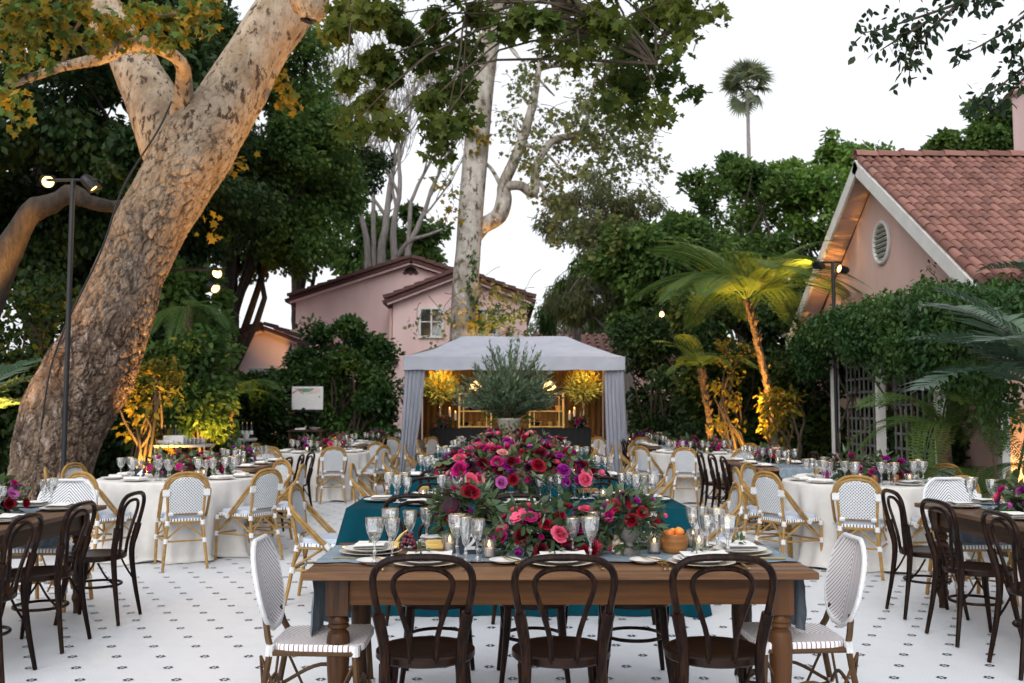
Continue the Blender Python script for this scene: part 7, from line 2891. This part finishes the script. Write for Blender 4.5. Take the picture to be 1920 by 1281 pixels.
def bottles(q, n, sp, lab):
    b = MB()
    b.lathe([(0, 0), (0.036, 0), (0.038, 0.01), (0.038, 0.19), (0.016, 0.235), (0.014, 0.30), (0, 0.30)], 10)
    bm = b.mesh('bottle', 'bottle_glass', True)
    b = MB()
    b.lathe([(0.0155, 0.262), (0.0155, 0.304), (0, 0.305)], 8)
    cm = b.mesh('bottle_cap', 'gold', True)
    b = MB()
    b.lathe([(0.0385, 0.07), (0.0385, 0.14)], 10)
    lm_ = b.mesh('bottle_label', 'paper', True)
    for k in range(n):
        build([part('bottle', bm), part('cap', cm), part('label', lm_)], 'wine_bottle', ORD[k] + ' dark bottle in the row on the ' + lab, 'bottle', (q.x + k * sp, q.y, q.z), 0, 'bottles on the service tables')


for i in range(2):
    for k in range(5):
        o = obj('tumbler', TUMB, None, (q.x + 0.10 + 0.062 * k, 15.06 + 0.09 * i, z0)); tag(o, ORD[k] + ' tumbler of the ' + ('front' if i == 0 else 'back') + ' row on the nearer service table', 'glass', SG)
bottles(Vector((q.x - 0.38, 15.25, z0)), 4, 0.085, 'nearer service table')
q2 = P(440, 822, 18.2)
sp_ = thing('pedestal_table', 'round stone pedestal table holding glasses and dark bottles', 'table', (q2.x, 18.2, 0))
b = MB()
b.lathe([(0, 0), (0.2, 0), (0.2, 0.06), (0.09, 0.12), (0.08, q2.z * 0.6), (0.12, q2.z - 0.08), (0, q2.z - 0.05)], 20)
obj('pedestal', b.mesh('pedestal', 'stone', True), sp_)
b = MB()
b.lathe([(0, 0), (0.40, 0), (0.42, -0.02), (0.40, -0.05), (0, -0.05)], 36)
b.v = [(x, y, z + q2.z) for x, y, z in b.v]
obj('top', b.mesh('pedestal_top', 'stone', True), sp_)
for i in range(2):
    for k in range(5):
        o = obj('tumbler', TUMB, None, (q2.x - 0.30 + 0.075 * k, 18.1 + 0.1 * i, q2.z + 0.002)); tag(o, ORD[k] + ' tumbler of the ' + ('front' if i == 0 else 'back') + ' row on the pedestal table', 'glass', SG)
bottles(Vector((q2.x + 0.0, 18.4, q2.z)), 4, 0.085, 'pedestal table')
b = MB()
b.lathe([(0, 0), (0.04, 0), (0.06, 0.05), (0.065, 0.09), (0.055, 0.09), (0, 0.02)], 16)
o = obj('white_cup', b.mesh('white_cup', 'ceramic', True), None, (q2.x + 0.24, 18.1, q2.z)); tag(o, 'white cup at the edge of the pedestal table', 'cup')

# easel with the painted board
YE = 22.0
a, c = P(548, 768, YE), P(607, 725, YE)
ea = thing('easel', 'black easel stand behind the guest tables', 'easel', ((a.x + c.x) / 2, YE + 0.05, 0))
E0 = ea.location.copy()
for k, (x0_, x1_, y1_) in enumerate(((-0.30, -0.06, 0.0), (0.30, 0.06, 0.0), (0.0, 0.0, 0.45))):
    b = MB()
    b.tube([(x0_ if k < 2 else 0, y1_ if k == 2 else -0.05, 0), (x1_, 0.06, c.z + 0.12)], 0.022, 6)
    obj('leg', b.mesh('easel_leg', 'black_metal', True), ea)
b = MB()
b.box((0, -0.09, a.z - 0.03), (0.7, 0.06, 0.03))
obj('ledge', b.mesh('easel_ledge', 'black_metal', False), ea)
sg = thing('sign_board', 'white board painted with a pink house and green trees on the easel', 'sign', ((a.x + c.x) / 2, YE - 0.06, (a.z + c.z) / 2))
w, h = c.x - a.x, c.z - a.z
b = MB()
b.box((0, 0, 0), (w, 0.012, h))
obj('board', b.mesh('sign_panel', 'paper', False), sg)
for pts_, m, nm, off in (
    ([(-0.44, 0.40), (0.20, 0.42), (0.22, 0.30), (0.05, 0.26), (-0.12, 0.24), (-0.30, 0.36)], 'sign_green', 'painted_trees', -0.0075),
    ([(0.24, 0.42), (0.42, 0.40), (0.42, 0.25), (0.25, 0.2), (-0.05, 0.16), (0.05, 0.25)], 'sign_pink', 'painted_roof', -0.0085),
    ([(-0.48, 0.26), (-0.30, 0.38), (-0.10, 0.18), (-0.16, 0.18), (-0.31, 0.32), (-0.48, 0.16)], 'sign_red', 'painted_gable', -0.0095),
    ([(0.36, 0.08), (0.41, 0.09), (0.41, 0.02), (0.37, 0.01)], 'sign_green', 'painted_crest', -0.0075),
):
    b = MB()
    b.add([(x * w, off, z * h) for x, z in pts_], [tuple(range(len(pts_)))])
    obj(nm, b.mesh(nm, m, False), sg)
q3 = P(575, 806, 20.8)
sv = thing('side_table', 'small dark side table under the easel board', 'table', (q3.x, 20.8, 0))
b = MB()
b.box((0, 0, q3.z - 0.02), (0.75, 0.4, 0.04))
obj('top', b.mesh('side_top', 'dark_table_wood', False), sv)
for sx in (-1, 1):
    for sy in (-1, 1):
        b = MB()
        b.box((sx * 0.33, sy * 0.16, (q3.z - 0.04) / 2), (0.04, 0.04, q3.z - 0.04))
        obj('leg', b.mesh('side_leg', 'dark_table_wood', False), sv)
b = MB()
b.poly([(-0.22, 0, 0), (0.0, 0, 0), (0.02, 0, 0.09), (-0.01, 0, 0.05), (-0.2, 0, 0.03)], 0.12)
o = obj('white_dish', b.mesh('white_dish', 'paper', False), None, (q3.x - 0.03, 20.74, q3.z + 0.001)); tag(o, 'folded white tray on the small side table', 'tray')
b = MB()
b.lathe([(0, 0), (0.07, 0.0), (0.13, 0.05), (0.12, 0.05), (0.06, 0.01), (0, 0.01)], 20)
o = obj('white_bowl', b.mesh('white_bowl', 'ceramic', True), None, (q3.x + 0.19, 20.75, q3.z)); tag(o, 'round white bowl on the small side table', 'bowl')
# grey pergola behind the ferns
pg = thing('garden_pergola', 'grey painted pergola frame between the fern and the camellia', 'pergola', P(517, 860, 24.2) * 1.0)
G0 = pg.location.copy()
zt_ = P(517, 700, 24.2).z - G0.z
for dx in (0, 2.2):
    b = MB()
    b.box((dx, 0, zt_ / 2 - G0.z / 2), (0.14, 0.14, zt_ + G0.z))
    obj('post', b.mesh('pergola_post', 'grey_paint', False), pg)
b = MB()
b.box((0.9, 0, zt_ + 0.06), (3.2, 0.16, 0.12))
obj('beam', b.mesh('pergola_beam', 'grey_paint', False), pg)
b = MB()
b.grid(lambda u, v: (0.15 + 1.9 * u, 0.5 + 0.03 * math.sin(u * 50), -G0.z + 0.3 + (zt_ + G0.z - 0.5) * v), 90, 3)
obj('reed_screen', b.mesh('reed_screen', 'backdrop', True, None), pg)

# on the bar
TW_ = 'candles on the tent bar'
BZ = bo.z
for px, pt, l in ((843, 767, 'taller white pillar candle near the pink flowers'), (854, 774, 'shorter white pillar candle near the gold shelf'), (1068, 774, 'shorter white pillar candle beside the fern side shelf'), (1077, 767, 'taller white pillar candle on the fern side of the bar')):
    top = P(px, pt, 21.45)
    t = thing('pillar_candle', l, 'candle', (top.x, 21.45, BZ), 0, TW_)
    hh = top.z - BZ
    b = MB()
    b.lathe([(0, 0), (0.035, 0), (0.035, 0.01), (0.01, 0.02), (0.008, hh - 0.20), (0.03, hh - 0.17), (0, hh - 0.17)], 12)
    obj('holder', b.mesh('candle_holder', 'black_metal', True), t)
    b = MB()
    b.lathe([(0, hh - 0.17), (0.026, hh - 0.17), (0.026, hh), (0, hh - 0.005)], 12)
    obj('candle', b.mesh('pillar', 'wax', True), t)
    b = MB()
    b.lathe([(0, hh + 0.002), (0.008, hh + 0.015), (0.005, hh + 0.035), (0, hh + 0.05)], 8)
    obj('flame', b.mesh('pillar_flame', 'flame', True), t)
for px, l, s_ in ((832, 'pink peony bouquet on the bar beside the candles', 51), (1085, 'dark red bouquet on the bar at the fern side', 52)):
    q = P(px, 800, 21.35)
    bouquet('low_bouquet', l, (q.x, 21.3, BZ + 0.002), (0.17, 0.14, 0.12), 8, s_, ['pink', 'magenta', 'blush'] if s_ == 51 else ['red', 'plum', 'magenta', 'pink'], (0.05, 0.075), 70, LOW_VASE, 'bouquets on the tent bar', 0.11, 0.1)
for px, l, s_ in ((826, 'tall glowing leafy arrangement at the sycamore end of the bar', 61), (1094, 'tall glowing leafy arrangement at the fern end of the bar', 62)):
    top = P(px, 728, 21.6)
    t = thing('tall_arrangement', l, 'flowers', (top.x, 21.6, BZ), 0, 'tall arrangements on the bar')
    hh = top.z - BZ
    b = MB()
    b.lathe([(0, 0), (0.09, 0), (0.085, 0.02), (0.02, 0.05), (0.018, hh * 0.5), (0.05, hh * 0.62), (0, hh * 0.62)], 14)
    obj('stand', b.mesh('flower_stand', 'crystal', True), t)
    obj('foliage', leaves('tall_foliage', blob((0, 0, hh), (0.40, 0.36, 0.33), 1300, s_, 0.2), 0.11, 'olive_leaf', 'lance', -0.1, (0, 0, hh * 0.6), s_), t)
    obj('foliage', leaves('tall_tips', blob((0, 0, hh + 0.16), (0.42, 0.38, 0.30), 360, s_ + 5, 0.3), 0.13, 'yellow_or_lit_leaf', 'lance', -0.5, (0, 0, hh * 0.6), s_), t)
b = MB()
b.lathe([(0, 0), (0.05, 0), (0.06, 0.02), (0.07, 0.10), (0.06, 0.10), (0, 0.03)], 14)
CUP = b.mesh('gold_cup', 'brass_frame', True)
for i, (x, w, h) in enumerate(SHELVES):
    sd = ('sycamore side', 'fern side')[i]
    for j, (fx, fz, l) in enumerate(((0.30, 0.02, 'low gold cup on the bottom of the '), (0.62, 0.02, 'gold cup with leaves on the bottom of the '), (0.86, 0.02, 'end gold cup on the bottom of the '), (0.86, h * 0.48, 'gold cup on the upper board of the '))):
        o = obj('gold_cup', CUP, None, (x + w * fx, 21.47, BZ + fz + 0.022)); tag(o, l + sd + ' shelf', 'cup', 'gold cups on the bar shelves')
    bouquet('low_bouquet', 'small orange bouquet on the upper board of the ' + sd + ' shelf', (x + w * 0.42, 21.47, BZ + h * 0.48 + 0.011), (0.13, 0.09, 0.08), 7, 70 + i, ['orange', 'red', 'orange'], (0.04, 0.06), 30, LOW_VASE, 'bouquets on the tent bar', 0.10, 0.07)
    bouquet('low_bouquet', 'small orange bouquet on the bottom board of the ' + sd + ' shelf', (x + w * 0.2, 21.47, BZ + 0.042), (0.12, 0.08, 0.05), 6, 74 + i, ['orange', 'red', 'orange'], (0.035, 0.05), 20, LOW_VASE, 'bouquets on the tent bar', 0.06, 0.06)
for px, l in ((892, 'glowing pendant lamp inside the tent on the sycamore side'), (1030, 'glowing pendant lamp inside the tent on the fern side')):
    q = P(px, 726, 21.5)
    t = thing('pendant_lamp', l, 'lamp', q, 0, 'pendant lamps in the tent')
    b = MB()
    b.lathe([(0.02, 0.14), (0.09, 0.10), (0.15, 0.0), (0.13, -0.05), (0.0, -0.07)], 18)
    obj('lamp_shade', b.mesh('pendant_shade', 'bulb_small', True), t)
    b = MB()
    b.tube([(0, 0, 0.14), (0, 0, zt - q.z + 0.06)], 0.006, 5)
    obj('cord', b.mesh('pendant_cord', 'black_metal', True), t)

# ------------------------------------------------------------------ uplights in the beds
ul = MB()
ul.lathe([(0, 0), (0.05, 0), (0.055, 0.02), (0.06, 0.10), (0.052, 0.10), (0.05, 0.07)], 14)
ULM = ul.mesh('uplight_body', 'black_metal', True)
ull = MB()
ull.lathe([(0, 0.075), (0.049, 0.072)], 14)
ULL = ull.mesh('uplight_lens', 'lamp_lens', True)


def uplight(loc, target, energy, label, ang=70, color=WARM):
    t = thing('uplight', label, 'lamp', loc, 0, 'uplights in the planting beds')
    d = (Vector(target) - Vector(loc)).normalized()
    b = MB()
    b.tube([(0, 0, 0), (0, 0, 0.08)], 0.012, 6)
    obj('stake', b.mesh('uplight_stake', 'black_metal', True), t)
    h = obj('lamp_housing', ULM, t, (0, 0, 0.06), d.to_track_quat('Z', 'Y').to_euler())
    obj('lens', ULL, h)
    lamp('bed_uplight', 'SPOT', Vector(loc) + Vector((0, 0, 0.06)) + d * 0.16, energy, color, 0.05, target, ang, 0.8)


AMB = (1.0, 0.50, 0.10)
q = P(1462, 830, 16.1)
uplight((q.x - 0.55, 16.1, 0), P(1400, 555, 16.5), 2400, 'uplight at the foot of the tall tree fern', 60, AMB)
q = P(1393, 830, 17.6)
uplight((q.x, 17.4, 0), P(1385, 650, 18.0), 420, 'uplight under the pale trunk between the tree ferns', 70, AMB)
q = P(1318, 830, 18.2)
uplight((q.x, 18.0, 0), P(1312, 660, 18.6), 330, 'uplight under the smaller tree fern', 70, AMB)
q = P(262, 850, 14.6)
uplight((q.x + 0.1, 14.5, 0), P(285, 730, 15.1), 520, 'uplight under the golden shrub', 95, AMB)
q = P(365, 840, 16.0)
uplight((q.x + 0.3, 16.0, 0), P(380, 700, 16.9), 600, 'uplight before the tall dark shrub', 60, AMB)
q = P(430, 840, 20.0)
uplight((q.x - 0.2, 19.4, 0), P(420, 730, 20.5), 800, 'uplight below the yellow lit tree fern', 55, AMB)
q = P(545, 850, 24.4)
uplight((q.x, 23.9, 0), P(545, 720, 24.7), 420, 'uplight against the reed screen', 60, AMB)
q = P(625, 840, 20.9)
uplight((q.x, 20.7, 0), P(625, 770, 21.3), 240, 'uplight under the banana plant', 90, AMB)
q = P(1915, 820, 11.6)
uplight((q.x - 0.1, 11.4, 0), P(1915, 700, 12.1), 110, 'uplight under the golden fern by the kentia palm', 50, AMB)
q = P(20, 800, 13.3)
uplight((q.x, 12.9, 0), P(30, 720, 13.3), 360, 'uplight among the palm fronds beyond the sycamore', 90, AMB)
uplight((-4.35, 11.5, 0), P(415, 190, 11.5), 1000, 'uplight at the patio edge aimed up the leaning sycamore', 46, (1.0, 0.5, 0.13))
uplight((P(-40, 500, 12.6).x - 0.2, 12.3, 0), P(60, 420, 13.6), 3000, 'uplight below the arching limb', 50, AMB)
uplight((-6.7, 10.2, 0), P(170, 60, 10.4), 1100, 'uplight beyond the near farm table aimed into the low sycamore leaves', 70, AMB)
uplight((5.5, 16.6, 2.95), (6.0, 17.7, 4.3), 45, 'added small uplight past the arbor end for the soffit glow', 80)  # added lamp, gives the soffit the warm glow of the pole lamp
uplight((ms.location.x + 0.6, 24.9, 0), P(885, 300, 25.4), 2600, 'uplight at the foot of the pale sycamore', 50)
# lights the tent bar hides behind its skirt and canopy
lamp('bar_glow', 'SPOT', (0.0, 22.2, 0.25), 60, AMB, 0.1, (-0.3, 23.2, 1.6), 130, 0.8)
lamp('bar_glow', 'SPOT', (1.1, 22.2, 0.25), 60, AMB, 0.1, (1.3, 23.2, 1.6), 130, 0.8)
for px in (892, 1030):
    q = P(px, 726, 21.5)
    lamp('pendant_glow', 'POINT', (q.x, 21.5, q.z - 0.16), 22, AMB, 0.1)
for px in (822, 1100):
    q = P(px, 705, 21.2)
    lamp('bar_glow', 'SPOT', (q.x, 20.6, zt - 0.15), 300, AMB, 0.05, P(px, 725, 21.6), 60, 0.6)
# little bulb hanging among the leaves
q = P(1241, 589, 20.0)
t = thing('hanging_bulb', 'small bright bulb hanging among the dark leaves', 'lamp', q)
b = MB()
b.lathe([(0, -0.06), (0.045, -0.04), (0.055, 0.0), (0.03, 0.05), (0, 0.06)], 12)
obj('bulb', b.mesh('bulb', 'bulb_small', True), t)
b = MB()
b.tube(spline([(0, 0, 0.06), (0.05, 0.1, 0.6), (0.2, 0.6, 1.3)], 8), 0.008, 4)
obj('cord', b.mesh('bulb_cord', 'black_metal', True), t)
lamp('bulb_glow', 'POINT', q + Vector((0, -0.02, -0.12)), 18, AMB, 0.05)

for k_, v_ in LABELS.items():
    if len(v_) > 1:
        print('SAME LABEL', k_, v_[:4])
print('objects', len(bpy.data.objects), 'tris', sum(sum(len(p.vertices) - 2 for p in m.polygons) for m in bpy.data.meshes if m.users))
